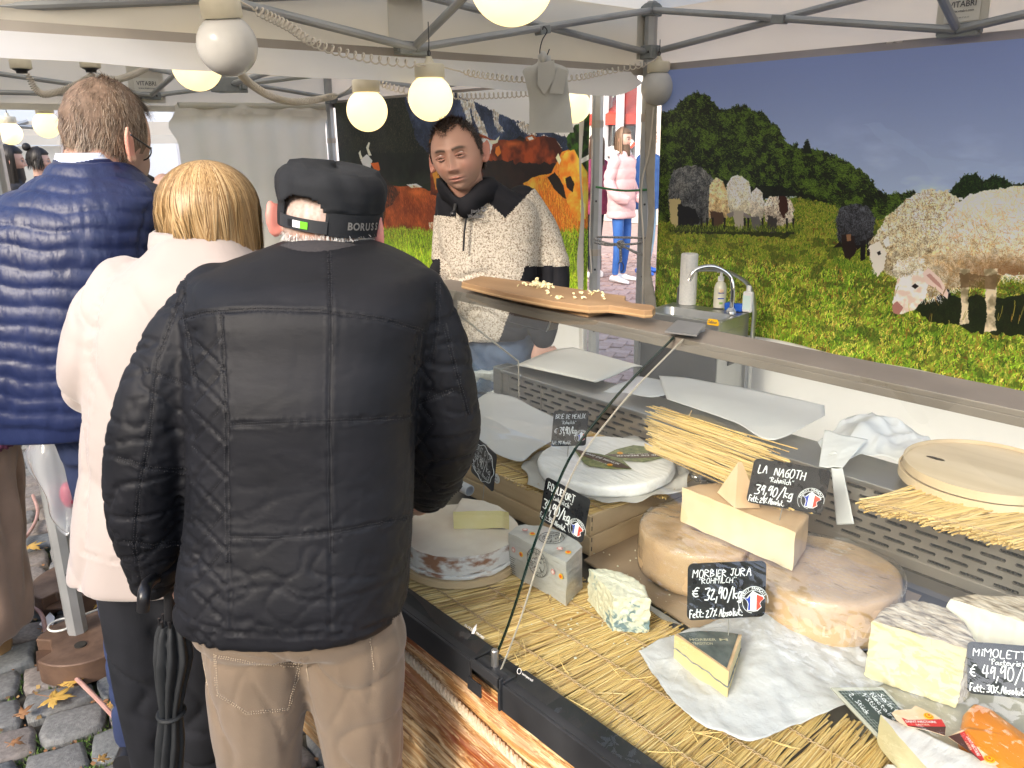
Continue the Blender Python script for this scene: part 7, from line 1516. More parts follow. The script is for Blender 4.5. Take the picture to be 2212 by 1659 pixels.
def fA(V,N,c):
 a,b=projV(V);gr=np.clip((505+18*np.sin(a/30)-b)/22,0,1)*(np.abs(a-708)<98);s_=vnoise(V,260,4)*.5+.5
 c=c*(1-gr[:,None]*.55)+(np.array([.42,.40,.38])*(.55+.6*s_[:,None]))*gr[:,None]*.55;e_=np.clip((np.abs(a-705)-92)/8,0,1)[:,None];c=c*(1-e_)+np.array([.62,.24,.20])*e_
 d=-.0035*np.exp(-((b-528-.06*(a-700))/4)**2)-.0025*np.exp(-((b-548-.08*(a-700))/4)**2);return V+N*(d*(np.abs(a-708)<80))[:,None],c
skinobj(mA,mb,'head',(.56,.33,.25),.0042,3,fA)
def scalp(c,rad,n,seed,cond,ax=(None,None)):
 r=np.random.RandomState(seed);q=r.normal(size=(n*4,3));q/=np.linalg.norm(q,axis=1)[:,None];q=q[[cond(*p)for p in q]][:n]
 A=np.array([ax[0]if ax[0]is not None else RH,ax[1]if ax[1]is not None else FH,UPZ]);P_=c+(q*np.array(rad))@A;N_=(q/np.array(rad))@A;N_/=np.linalg.norm(N_,axis=1)[:,None];return P_,N_,q
P_,N_,q=scalp(hc,(.079,.098,.102),2600,3,lambda x,y,z:-.55<z<-.16 and y<.55)
D0=N_*.25+np.array([0,0,-1.])+np.random.RandomState(4).normal(size=N_.shape)*.25;D0/=np.linalg.norm(D0,axis=1)[:,None]
mk('hair',ribbons(P_,D0,.013,3,.0008,center=hc),hairmat('grey_hair',[(.30,.29,.28),(.55,.53,.51),(.75,.73,.70),(.40,.38,.36)]),mA,smooth=False,fix=False)
M_capb=mat('black_cotton',(.014,.015,.018),(.024,.026,.030),10,.85,bump=.4,bsc=420,dist=.0008,spec=.2)
cpn=120;cc=pd(716,446,1.405);tilt=np.array([0,0,1.])+RH*.16;tilt=nrm(tilt);crt=nrm(RH-tilt*np.dot(RH,tilt));cfw=np.cross(tilt,crt)
prof_c=[(.083,.103,-.036),(.0845,.1045,-.018),(.0845,.1045,.0),(.086,.107,.004),(.089,.111,.020),(.0895,.112,.038),(.085,.107,.052),(.073,.092,.061),(.050,.064,.066),(.022,.03,.068),(.004,.005,.0685)]
tS=np.linspace(0,1,len(prof_c));pf_=np.array(prof_c);tt=np.linspace(0,1,46);pi_=np.stack([np.interp(tt,tS,pf_[:,k])for k in range(3)],1)
V=[];F_=[]
for i,(rx,ry,z)in enumerate(pi_):
 for j in range(cpn):
  t=2*PI*j/cpn;w=.0028*math.sin(5*t+1)*math.sin(tt[i]*9)*(tt[i]>.3)+.0018*math.sin(11*t+tt[i]*8)*(tt[i]>.3)-.0022*math.exp(-((tt[i]-.60)/.02)**2);V.append(cc+crt*(rx+w)*math.cos(t)+cfw*(ry+w)*math.sin(t)+tilt*(z+(.006*math.sin(2*t+.6)if tt[i]>.7 else 0)))
t0c=-PI/2-.32
for i in range(len(pi_)-1):
 for j in range(cpn):
  t=2*PI*(j+.5)/cpn;d=abs((t-t0c+PI)%(2*PI)-PI);z=(pi_[i][2]+pi_[i+1][2])/2
  if d<.48 and z<-.012+.034*math.sqrt(max(0,1-(d/.48)**2)):continue
  a0=i*cpn+j;a1=i*cpn+(j+1)%cpn;F_.append((a0,a1,a1+cpn,a0+cpn))
F_.append(tuple((len(pi_)-1)*cpn+j for j in range(cpn)));mb=MB();mb.add(V,F_)
cap=thing('flat_cap','black cotton cap with a strap opening, green and white tag and BORUSSIA lettering','cap',cc-tilt*.04);mk('crown',mb,M_capb,cap,smooth=70,solid=.0028,fix=False)
def cappt(t,z,o_=0):rx=np.interp(z,pf_[:5,2],pf_[:5,0])+o_;ry=np.interp(z,pf_[:5,2],pf_[:5,1])+o_;return cc+crt*rx*math.cos(t)+cfw*ry*math.sin(t)+tilt*z
mb=MB();mb.loft([[cappt(t,-.034,.001),cappt(t,-.014,.001),cappt(t,-.014,.0035),cappt(t,-.034,.0035)]for t in np.linspace(t0c-.55,t0c+.52,20)]);mk('strap',mb,mat('strap_rubber',(.028,.03,.035),rough=.45),cap,smooth=40)
mb=MB();mb.loft([[cappt(t,-.0365,.001),cappt(t,-.0,.001),cappt(t,-.0,.0026),cappt(t,-.0365,.0026)]for t in np.linspace(t0c+.55,t0c+2.2,30)]);mk('headband',mb,M_capb,cap,smooth=40)
for a0,a1,m_ in((-.14,.02,M_white),(.02,.17,mat('tag_green',(.16,.62,.03),rough=.4)),(-.26,-.14,M_black)):
 mb=MB();mb.loft([[cappt(t0c+t,-.030,.0042),cappt(t0c+t,-.019,.0042),cappt(t0c+t,-.019,.005),cappt(t0c+t,-.030,.005)]for t in np.linspace(a0,a1,5)]);mk('tag',mb,m_,cap,smooth=False)
M_let=mat('cap_letter',(.20,.19,.18),rough=.6);lt=MB()
for k,ch in enumerate('BORUSSIA'):
 t=-PI/2+.60+k*.125;o_=cappt(t,-.018,.0042);tg=nrm(cappt(t+.02,-.018)-cappt(t-.02,-.018));tm=text_mb(ch,.0165,o_,tg,tilt,bold=.03);lt.add(tm.arr(),tm.f)
mk('lettering',lt,M_let,cap,smooth=False)
mb=MB();vz=[];
for k in range(7):
 t=math.radians(50+k*13.3);vz.append(k)
mb.loft([[cappt(t,-.03,.0),cappt(t,-.03,.0)+cfw*.055*math.sin(t)**2-tilt*.018,cappt(t,-.032,.0)+cfw*.055*math.sin(t)**2-tilt*.019,cappt(t,-.034,0)]for t in np.linspace(.45,PI-.45,16)]);mk('peak',mb,M_capb,cap,smooth=40)
mb=MB();hw_=pd(332,1236,1.235);hand(mb,hw_,nrm(-UPZ*.75+RH*.15+FH*.35),-RH*.5-FH*.6,.17,.85,side=-1);limb(mb,[pd(332,1200,1.23),hw_],[.026,.027]);skinobj(mA,mb,'hand',(.58,.33,.25),.003,2)
mb=MB();hw_=pd(905,1085,1.56);limb(mb,[pd(925,1060,1.50),hw_],[.028,.028]);hand(mb,hw_,nrm(FH*.8-RH*.5-UPZ*.3),UPZ,.17,.5);skinobj(mA,mb,'hand',(.58,.33,.25),.003,2)
um=thing('folded_umbrella','black folded umbrella hanging from the cap wearer\'s left hand','umbrella',pd(368,1659,1.22))
M_umb=mat('umbrella_cloth',(.016,.018,.020),(.028,.030,.033),14,.6,bump=.2,bsc=40,spec=.3)
mb=MB();mb.tube(spline([pd(309,1318,1.10),pd(311,1285,1.10),pd(318,1262,1.13),pd(338,1248,1.19),pd(358,1252,1.225),pd(366,1275,1.235),pd(367,1345,1.24)],30),.0095,12);mk('handle',mb,M_black,um)
mb=MB();axp=[pd(369,1345,1.24),pd(372,1370,1.24),pd(376,1420,1.24),pd(372,1480,1.24),pd(370,1535,1.24),pd(369,1600,1.245),pd(366,1659,1.25),pd(363,1720,1.255),pd(360,1790,1.26)]
AX=spline(axp,60);rad=np.interp(np.linspace(0,1,60),np.linspace(0,1,9),[.018,.025,.030,.024,.018,.024,.024,.017,.006]);R_=[]
for i in range(60):
 u=i/59;ring=[]
 for j in range(96):
  t=2*PI*j/96;f=1+.34*abs(math.sin(t*4+u*2.6))**.6-.22+.06*math.sin(9*t+7*u);q=rad[i]*f;ring.append(AX[i]+RH*q*math.cos(t)+FH*q*math.sin(t))
 R_.append(ring)
mb.loft(R_);mk('canopy',mb,M_umb,um,smooth=45)
mb=MB();mb.tube([AX[30]+RH*.022*math.cos(t)+FH*.022*math.sin(t)+UPZ*.002*math.sin(t)for t in np.linspace(0,2*PI,24)],.0045,6);mk('closing_strap',mb,M_umb,um)
for k in range(8):t=2*PI*k/8+.3;mb=MB();mb.tube([axp[0]+RH*.017*math.cos(t)+FH*.017*math.sin(t)-UPZ*.012,axp[0]+RH*.018*math.cos(t)+FH*.018*math.sin(t)+UPZ*.012],.0028,6);mk('rib_tip',mb,M_black,um)
wB=thing('person','woman with blond bob in a pale pink-white coat and black trousers, seen from behind','person',(*(FH*1.5+RH*-.6)[:2],0),'customers in front of the counter')
M_coat=mat('pale_coat',(.36,.305,.28),(.40,.34,.315),5,.62,bump=.15,bsc=40,dist=.002,sheen=.3)
mb=MB();torso(mb,[(355,520,505,1.52,.07),(320,560,545,1.51,.09),(255,600,590,1.50,.11),(215,620,660,1.49,.12),(200,610,760,1.48,.125),(198,590,880,1.47,.13),(188,560,1000,1.47,.14),(178,540,1120,1.46,.15),(172,530,1215,1.46,.155)])
limb(mb,[pd(262,605,1.50),pd(205,690,1.46),pd(182,790,1.44),pd(188,845,1.48),pd(230,850,1.60)],[.050,.052,.048,.043,.038],k=18)
limb(mb,[pd(590,620,1.50),pd(620,720,1.50),pd(620,840,1.52),pd(560,880,1.62)],[.05,.05,.046,.038])
me=fuse('coat',mb,.007,8);V,N=vn(me);a,b=projV(V)
D_=seams(V,N,[[(215,640),(190,760),(186,900),(180,1050),(172,1200)],[(172,1196),(250,1214),(420,1226)],[(240,590),(205,680),(200,780),(195,880)]],.003,3,.0012,12,11)+wrinkle(V,9,.010,31,(1,1,.8))*np.clip((230-a)/60,.15,1)+wrinkle(V,6,.006,32)
put(me,V+N*D_[:,None],wB,M_coat,'coat')
mb=MB();R_=[]
for(l_,r_,b,d,hd)in((335,530,560,1.53,.085),(330,518,520,1.53,.078),(332,505,497,1.53,.072),(340,498,492,1.53,.066)):
 A,B=pd(l_,b,d),pd(r_,b+12,d);R_.append(boxring((A+B)/2,np.linalg.norm((B-A)[:2])/2,hd,50,2.1))
mb.loft(R_,cap=False);mk('collar',mb,M_coat,wB,smooth=70,solid=.006,fix=False)
M_blk=mat('black_trousers',(.010,.011,.014),(.018,.019,.024),8,.8,bump=.3,bsc=80,dist=.002,spec=.2)
mb=MB()
for(x0,x1,x2)in((300,318,330),(420,425,425)):
 h=pd(x0,1200,1.47);kx=pd(x1,1450,1.47);ft=np.array([*pd(x2,1560,1.50)[:2],.09]);limb(mb,[h,kx,(kx+ft)/2,ft],[.088,.070,.060,.052]);shoe(wB,ft,FH,M_black,.25)
torso(mb,[(235,480,1150,1.47,.11),(238,478,1240,1.47,.11)])
me=fuse('trousers',mb,.008,6);V,N=vn(me);put(me,V+N*wrinkle(V,8,.01,7,(1,1,2))[:,None],wB,M_blk,'trousers')
hc=pd(450,462,1.55);mb=MB();mb.ball(hc,(.068,.08,.070),24,16,axes=(RH,FH,UPZ));limb(mb,[hc-UPZ*.05,hc-UPZ*.2],[.055,.06]);skinobj(wB,mb,'head',(.60,.38,.29),.006,2)
def bob(parent,hc,rad,ax,fx,zlow,cols,n,seed,part=.0,face=.62,wid=.0026,jit=.010,curlin=.6,shellm=None,zvar=.02):
 r=np.random.RandomState(seed);th=r.uniform(0,2*PI,n);keep=(np.sin(th)<face);th=th[keep];n=len(th);off=r.uniform(-.004,1,n)*jit;ph0=r.uniform(.02,.5,n)**1.0
 seg=12;pts=[]
 zl=zlow(th)+r.uniform(-zvar,zvar,n)
 for i in range(seg+1):
  u=i/seg;total=1.0
  phi=ph0+(PI/2-ph0)*min(1,u/.55)
  rr=np.sin(phi);zz=np.cos(phi)*(rad[2])
  if u>.55:k_=(u-.55)/.45;zz=-(-zl)*0+zl*k_;rr=1-.10*curlin*k_**2+.03*np.sin(th*9+k_*3)
  thh=th+.06*np.sin(th*13+u*4)*u+.10*(u**2)*np.sin(th*5+seed)
  P_=hc+np.outer((rad[0]+off)*rr*np.cos(thh),ax)+np.outer((rad[1]+off)*rr*np.sin(thh),fx)+np.outer(zz+off*.6,UPZ);pts.append(P_+np.outer(.003*np.sin(th*41+u*7)*u,ax))
 A=np.array(pts);mbh=MB();V=[]
 for i in range(seg+1):
  T=A[min(seg,i+1)]-A[max(0,i-1)];sd=np.cross(T,A[i]-(hc-UPZ*.03));sd/=np.linalg.norm(sd,axis=1)[:,None]+1e-9;w=wid*(1 if i<seg-2 else(seg-i)/3+.12);V.append(A[i]-sd*w/2);V.append(A[i]+sd*w/2)
 V=np.concatenate(V);fs=[]
 for i in range(seg):b0,b1=i*2*n,(i+1)*2*n;fs+=[(b0+j,b0+n+j,b1+n+j,b1+j)for j in range(n)]
 mbh.add(V,fs);mk('hair',mbh,hairmat('hair_'+parent.name+str(seed),cols,.42),parent,smooth=60,fix=False)
 mb=MB();R_=[]
 for u in np.linspace(0.02,1,16):
  ring=[]
  for j in range(48):
   t=2*PI*j/48
   if u<.6:phi=PI/2*u/.6;rr,zz=math.sin(phi),math.cos(phi)*rad[2]*.985
   else:k_=(u-.6)/.4;rr=.97-.1*curlin*k_**2;zz=float(zlow(np.array([t]))[0])*k_*.92
   if math.sin(t)>face and u>.45:rr*=.80
   ring.append(hc+ax*(rad[0]-.004)*rr*math.cos(t)+fx*(rad[1]-.004)*rr*math.sin(t)+UPZ*zz)
  R_.append(ring)
 mb.loft(R_);mk('hair_base',mb,mat('hairbase_'+str(seed),cols[0],rough=.6),parent,smooth=60)
BL=[(.17,.09,.035),(.36,.22,.09),(.52,.35,.17),(.27,.155,.06),(.62,.45,.25)]
yaw=.25;ax=RH*math.cos(yaw)+FH*math.sin(yaw);fx=-RH*math.sin(yaw)+FH*math.cos(yaw)
bob(wB,pd(450,455,1.55),(.082,.094,.085),ax,fx,lambda t:-.058-.052*np.clip(np.cos(t+.2),-.2,1),BL,15000,5,wid=.0012,jit=.011)
mC=thing('person','man in a blue quilted vest with wavy brown-grey hair and glasses, seen from behind','person',(*(FH*1.78+RH*-.95)[:2],0),'customers in front of the counter')
M_vest=mat('blue_nylon',(.010,.017,.062),(.015,.025,.085),6,.40,r2=.48,bump=.5,bsc=26,dist=.005,stretch=(2.2,2.2,.7),spec=.4)
mb=MB();torso(mb,[(128,262,352,1.80,.075),(95,300,385,1.80,.10),(20,345,425,1.79,.125),(-40,345,480,1.78,.145),(-62,335,560,1.77,.15),(-66,325,680,1.76,.155),(-64,320,800,1.76,.16),(-60,316,890,1.76,.155),(-56,312,918,1.76,.15)])
me=fuse('vest',mb,.0065,6);V,N=vn(me);a,b=projV(V)
yk=np.array([340,378,413,453,495,536,580,620,661,703,741,781,819,857,890,925.]);sl_=np.clip((600-b)/300,0,1)*.10+.03;bb=b-sl_*(a-150)-6*np.sin(a/60)+3*np.sin(a/23+b/40)
idx=np.clip(np.searchsorted(yk,bb),1,len(yk)-1);fr_=np.clip((bb-yk[idx-1])/(yk[idx]-yk[idx-1]),0,1);puff=np.abs(np.sin(PI*fr_))**.36
D_=.0075*puff-.004+seams(V,N,[[(352,428),(318,450),(300,520),(300,620),(310,720)]],.004,4,.001,10)+wrinkle(V,26,.0028,41,(1,1,.35),5)*puff+wrinkle(V,50,.0012,42,(1,1,.4),4)*puff
put(me,V+N*D_[:,None],mC,M_vest,'vest')
mb=MB();R_=[]
for(l_,r_,b,d,hd,t_)in((122,262,362,1.81,.082,30),(126,258,345,1.815,.078,28),(130,254,334,1.82,.075,26)):
 A,B=pd(l_,b-4,d),pd(r_,b+t_,d);R_.append(boxring((A+B)/2,np.linalg.norm((B-A)[:2])/2,hd,50,2.1))
mb.loft(R_,cap=False);mk('vest_collar',mb,M_vest,mC,smooth=70,solid=.008,fix=False)
mb=MB();R2=[np.array(r)+UPZ*.014-(np.array(r)-np.array(r).mean(0))*.06 for r in R_];mb.loft([R2[0],R2[2]],cap=False)
shirt=mat('striped_shirt',(.80,.82,.86),(.30,.38,.60),1,.8)
w_=shirt.node_tree.nodes.new('ShaderNodeTexWave');w_.inputs['Scale'].default_value=110;w_.bands_direction='Z';shirt.node_tree.links.new(shirt.node_tree.nodes['Texture Coordinate'].outputs['Object'],w_.inputs[0]);[shirt.node_tree.links.new(w_.outputs[1],n_.inputs[0])for n_ in shirt.node_tree.nodes if n_.type=='VALTORGB']
mk('shirt_collar',mb,shirt,mC,smooth=70,solid=.003,fix=False)
M_navy=mat('navy_knit',(.010,.012,.026),(.016,.018,.034),14,.9,bump=.3,bsc=200)
mb=MB();limb(mb,[pd(318,455,1.80),pd(335,540,1.80),pd(330,640,1.84),pd(330,700,1.96)],[.062,.058,.052,.045]);limb(mb,[pd(-35,470,1.80),pd(-75,560,1.80),pd(-80,700,1.84),pd(-40,760,1.96)],[.062,.058,.052,.045]);put(*(lambda me:(me,vn(me)[0]))(fuse('sleeves',mb,.008,4)),mC,M_navy,'sleeves')
M_jean=mat('navy_trousers',(.012,.022,.07),(.02,.035,.10),10,.8,bump=.3,bsc=120,dist=.001)
mb=MB();torso(mb,[(60,300,800,1.77,.10),(120,310,900,1.77,.10),(150,320,980,1.77,.09)])
for(x0,x1,x2)in((215,262,280),(290,340,350)):h=pd(x0,980,1.78);kx=pd(x1,1250,1.80);ft=np.array([*pd(x2,1500,1.84)[:2],.09]);limb(mb,[h,kx,ft],[.080,.062,.055]);shoe(mC,ft,FH,M_black,.29)
me=fuse('trousers',mb,.008,6);V,N=vn(me);put(me,V+N*wrinkle(V,8,.012,7,(1,1,2))[:,None],mC,M_jean,'trousers')
hc=pd(234,288,1.86);yw=-.5;hax=RH*math.cos(yw)+FH*math.sin(yw);hfx=-RH*math.sin(yw)+FH*math.cos(yw)
mb=MB();mb.ball(hc,(.072,.092,.108),28,18,axes=(hax,hfx,UPZ));mb.ball(hc+hfx*.030-UPZ*.06,(.052,.054,.058),20,14,axes=(hax,hfx,UPZ));limb(mb,[hc-UPZ*.04-hfx*.03,pd(205,360,1.83),pd(195,400,1.81)],[.064,.066,.075]);ear(mb,pd(283,312,1.80),hax*.6-FH*.5,hfx,1.15);mb.ball(hc+hfx*.086-UPZ*.018,(.009,.012,.018),12,8,axes=(hax,hfx,UPZ))
def fC(V,N,c):
 q=(V-hc);f=q@hfx;z=q@UPZ;bd=np.clip((f-.005)/.02,0,1)*np.clip((-.028-z)/.02,0,1)*(z>-.13);c=c*(1-.5*bd[:,None])+np.array([.16,.12,.10])*.5*bd[:,None]
 a,b=projV(V);e_=(np.hypot((a-283)/14,(b-312)/26)<1)[:,None]*.6;return V,c*(1-e_)+np.array([.60,.22,.17])*e_
skinobj(mC,mb,'head',(.54,.31,.23),.0048,3,fC)
WV=[(.10,.062,.040),(.20,.13,.085),(.33,.25,.18),(.15,.095,.062),(.48,.40,.32)]
P_,N_,q=scalp(hc,(.075,.095,.111),11000,9,lambda x,y,z:(z>-.42 or y<-.1 and z>-.62)and not(y>.55 and z<.45)and not(x>.3 and y>-.1 and z<-.1)and not(abs(x)>.5 and y>.2 and z<0),(hax,hfx))
rs9=np.random.RandomState(9);flow=-hfx*.55+np.array([0,0,-1.0]);D0=flow-N_*(N_@flow)[:,None];D0/=np.linalg.norm(D0,axis=1)[:,None]+1e-6;top=np.clip(q[:,2],0,1)[:,None]
D0=D0+N_*(.10+.22*top)+rs9.normal(size=N_.shape)*.18+np.stack([np.sin(P_@nrm([1,.4,.2])*160),np.cos(P_@nrm([.3,1,.5])*150),0*P_[:,0]],1)*.30;D0/=np.linalg.norm(D0,axis=1)[:,None]
mk('hair',ribbons(P_,D0,np.where(q[:,2]>-.2,.030,.014)*rs9.uniform(.7,1.25,len(q)),6,.0013,wave=.5,seed=9,grav=.5,center=hc),hairmat('wavy_hair',WV,.4),mC,smooth=60,fix=False)
mb=MB();mb.ball(hc+UPZ*.010-hfx*.004,(.077,.096,.106),30,18,axes=(hax,hfx,UPZ));V=mb.v[0];q=(V-hc);keep=((q@UPZ)>-.045)|((q@hfx)<-.045);q2=q@hfx;mb.f=[f for f in mb.f if all(keep[i]and not(q2[i]>.06 and(q@UPZ)[i]<.05)for i in f)];mb.mi=[0]*len(mb.f);V+=(V-hc)*(.025*vnoise(V,60,3))[:,None];mk('hair_base',mb,mat('wavy_base',(.11,.07,.045),(.2,.13,.09),60,.7),mC,smooth=60,fix=False)
gl=thing('glasses','thin dark glasses worn by the wavy-haired man','glasses',pd(310,320,1.9));ga=lambda x,y,d:pd(x*.3616+0,164.6+y*.3616,d)if False else pd(x,y,d)
mb=MB();mb.tube([pd(282,291,1.76),pd(298,302,1.78),pd(326,320,1.86)],.0019,6);mk('temple',mb,M_black,gl)
mb=MB();mb.tube(spline([pd(x,y,1.87)for x,y in((326,320),(326,332),(318,343),(306,346),(304,340))],16),.0016,6);mb.tube([pd(302,306,1.87),pd(327,321,1.87)],.0026,6);mk('rim',mb,M_black,gl)
mb=MB();mb.poly([pd(x,y,1.8705)for x,y in((303,308),(325,321),(325,332),(317,342),(306,345))]);mk('lens',mb,M_glass,gl,smooth=False,fix=False)
sx=thing('person','dark-haired cheese seller in a cream fleece jacket with black shoulders, facing the camera','person',(*(FH*2.78+RH*-.04)[:2],0))
def flm():
 m,n,l,b=nt('fleece');tc=n.new('ShaderNodeTexCoord');t=n.new('ShaderNodeTexNoise');t.inputs['Scale'].default_value=190;t.inputs['Detail'].default_value=2;t.inputs['Distortion'].default_value=.8;l.new(tc.outputs['Object'],t.inputs[0])
 r=n.new('ShaderNodeValToRGB');e=r.color_ramp.elements;e[0].position=.36;e[0].color=(.22,.17,.12,1);e[1].position=.55;e[1].color=(.60,.54,.46,1);l.new(t.outputs[0],r.inputs[0]);l.new(r.outputs[0],b.inputs['Base Color']);b.inputs['Roughness'].default_value=.95
 bp=n.new('ShaderNodeBump');bp.inputs['Strength'].default_value=.8;bp.inputs['Distance'].default_value=.006;l.new(t.outputs[0],bp.inputs['Height']);l.new(bp.outputs[0],b.inputs['Normal']);return m
M_fle=flm();M_softb=mat('black_softshell',(.008,.008,.011),(.014,.014,.018),14,.8,bump=.2,bsc=60,spec=.2)
mb=MB();torso(mb,[(962,1075,392,2.70,.065),(945,1110,415,2.72,.09),(942,1150,440,2.75,.115),(948,1165,480,2.77,.13),(955,1160,560,2.78,.14),(962,1158,640,2.78,.145),(968,1150,700,2.78,.145),(974,1140,725,2.78,.14)])
limb(mb,[pd(1128,440,2.78),pd(1165,500,2.80),pd(1188,560,2.80),pd(1195,620,2.78),pd(1180,690,2.72),pd(1172,728,2.70)],[.062,.064,.062,.056,.048,.043],k=18)
limb(mb,[pd(978,445,2.78),pd(970,520,2.80),pd(962,575,2.78),pd(940,622,2.66),pd(918,640,2.56)],[.058,.055,.05,.045,.04],k=18)
me=fuse('jacket',mb,.0048,7);V,N=vn(me);a,b=projV(V)
yoke=np.where(a<985,470-(985-a)*.12,np.where(a<1055,438+0*a,438+(a-1055)*.9));yoke=np.where(a>1092,np.clip(471-(a-1092)*1.05,400,480),yoke)
blk=(b<yoke)|((a>1140+(b-560)*-.35)&(b>575)&(a>1135))|(b>735)|((a>1140)&(b>620))|((a<951)&(b>560))
D_=wrinkle(V,9,.012,61,(1,1,1.6))*np.clip((b-480)/120,0,1)+np.where(blk,0,.003)+seams(V,N,[[(1008,425),(1003,480),(1004,560),(1010,640)]],.003,2.0,0,5)
c=np.where(blk[:,None],0.,1.)
jk=put(me,V+N*D_[:,None],sx,[M_fle,M_softb],'jacket');pc=np.array([p.center[:]for p in me.polygons])+np.array(worldloc(sx));pa,pb=projV(pc);yk_=np.where(pa<985,470-(985-pa)*.12,np.where(pa<1055,438+0*pa,438+(pa-1055)*.9));yk_=np.where(pa>1092,np.clip(471-(pa-1092)*1.05,400,480),yk_)
me.polygons.foreach_set('material_index',((pb<yk_)|((pa>1140+(pb-560)*-.35)&(pb>575))|((pa<951)&(pb>560))).astype(int))
mb=MB();R_=[]
for(l_,r_,b,d,hd)in((955,1085,425,2.70,.085),(946,1078,398,2.69,.088),(946,1064,382,2.69,.086)):
 A,B=pd(l_,b+18,d),pd(r_,b-12,d);rg=np.array(boxring((A+B)/2,np.linalg.norm((B-A)[:2])/2,hd,60,2.1));fr=np.exp(-((np.linspace(0,2*PI,60,endpoint=False)-1.5*PI+.15)/.5)**2)[:,None];rg=rg-UPZ*fr*.055;R_.append(rg)
mb.loft(R_,cap=False);cl_=mk('collar',mb,M_softb,sx,smooth=70,solid=.009,fix=False)
mb=MB();mb.tube([pd(x,y,2.615)for x,y in((1010,452),(1003,500),(1001,542))],.0035,6);mk('pocket_zip',mb,M_black,sx);mb=MB();mb.tube([pd(x,y,2.60)for x,y in((984,440),(981,456))],.005,6);mb.ball(pd(979,462,2.60),.010,8,6);mk('zip_pull',mb,M_black,sx)
o_=pd(1028,461,2.605)
for t,dz in(('Jack',.008),('Wolfskin',-.009)):mk('logo',text_mb(t,.017,o_+UPZ*dz,RH,UPZ,width=.032 if dz>0 else .052,bold=.015,align='CENTER'),M_ink,sx,smooth=False)
mb=MB();pc_=pd(1045,455,2.605);mb.ball(pc_,(.006,.001,.005),8,6,axes=(RH,FH,UPZ))
for k in range(4):t=.3+k*.62;mb.ball(pc_+RH*.011*math.cos(t)+UPZ*.011*math.sin(t),(.0025,.001,.003),6,5,axes=(RH,FH,UPZ))
mk('logo_paw',mb,M_ink,sx,kind='stuff')
mb=MB();torso(mb,[(985,1150,680,2.80,.12),(985,1155,760,2.80,.13),(990,1150,830,2.80,.12)]);hz=pd(1030,820,2.8)
for x in(1025,1110):h=pd(x,800,2.8);limb(mb,[h,np.array([h[0],h[1],.45]),np.array([h[0],h[1],.08])],[.085,.066,.055]);shoe(sx,h,-FH,M_black,.29)
me=fuse('jeans',mb,.009,5);V,N=vn(me);put(me,V+N*wrinkle(V,9,.008,3,(1,1,2))[:,None],sx,mat('blue_jeans',(.05,.08,.14),(.10,.15,.24),12,.85,bump=.2,bsc=300),'jeans')
mb=MB();w_=pd(1172,735,2.70);limb(mb,[w_+UPZ*.03,w_],[.027,.028]);hand(mb,w_,nrm(-UPZ*.9-RH*.05-FH*.3),-FH,.19,.9,side=1);skinobj(sx,mb,'hand',(.56,.32,.24),.0035,2)
mb=MB();w_=pd(912,642,2.54);limb(mb,[w_+RH*.03,w_],[.027,.028]);hand(mb,w_,nrm(-RH*.3-FH*.7-UPZ*.4),UPZ-FH*.3,.19,.6,side=-1);skinobj(sx,mb,'hand',(.56,.32,.24),.0035,2)
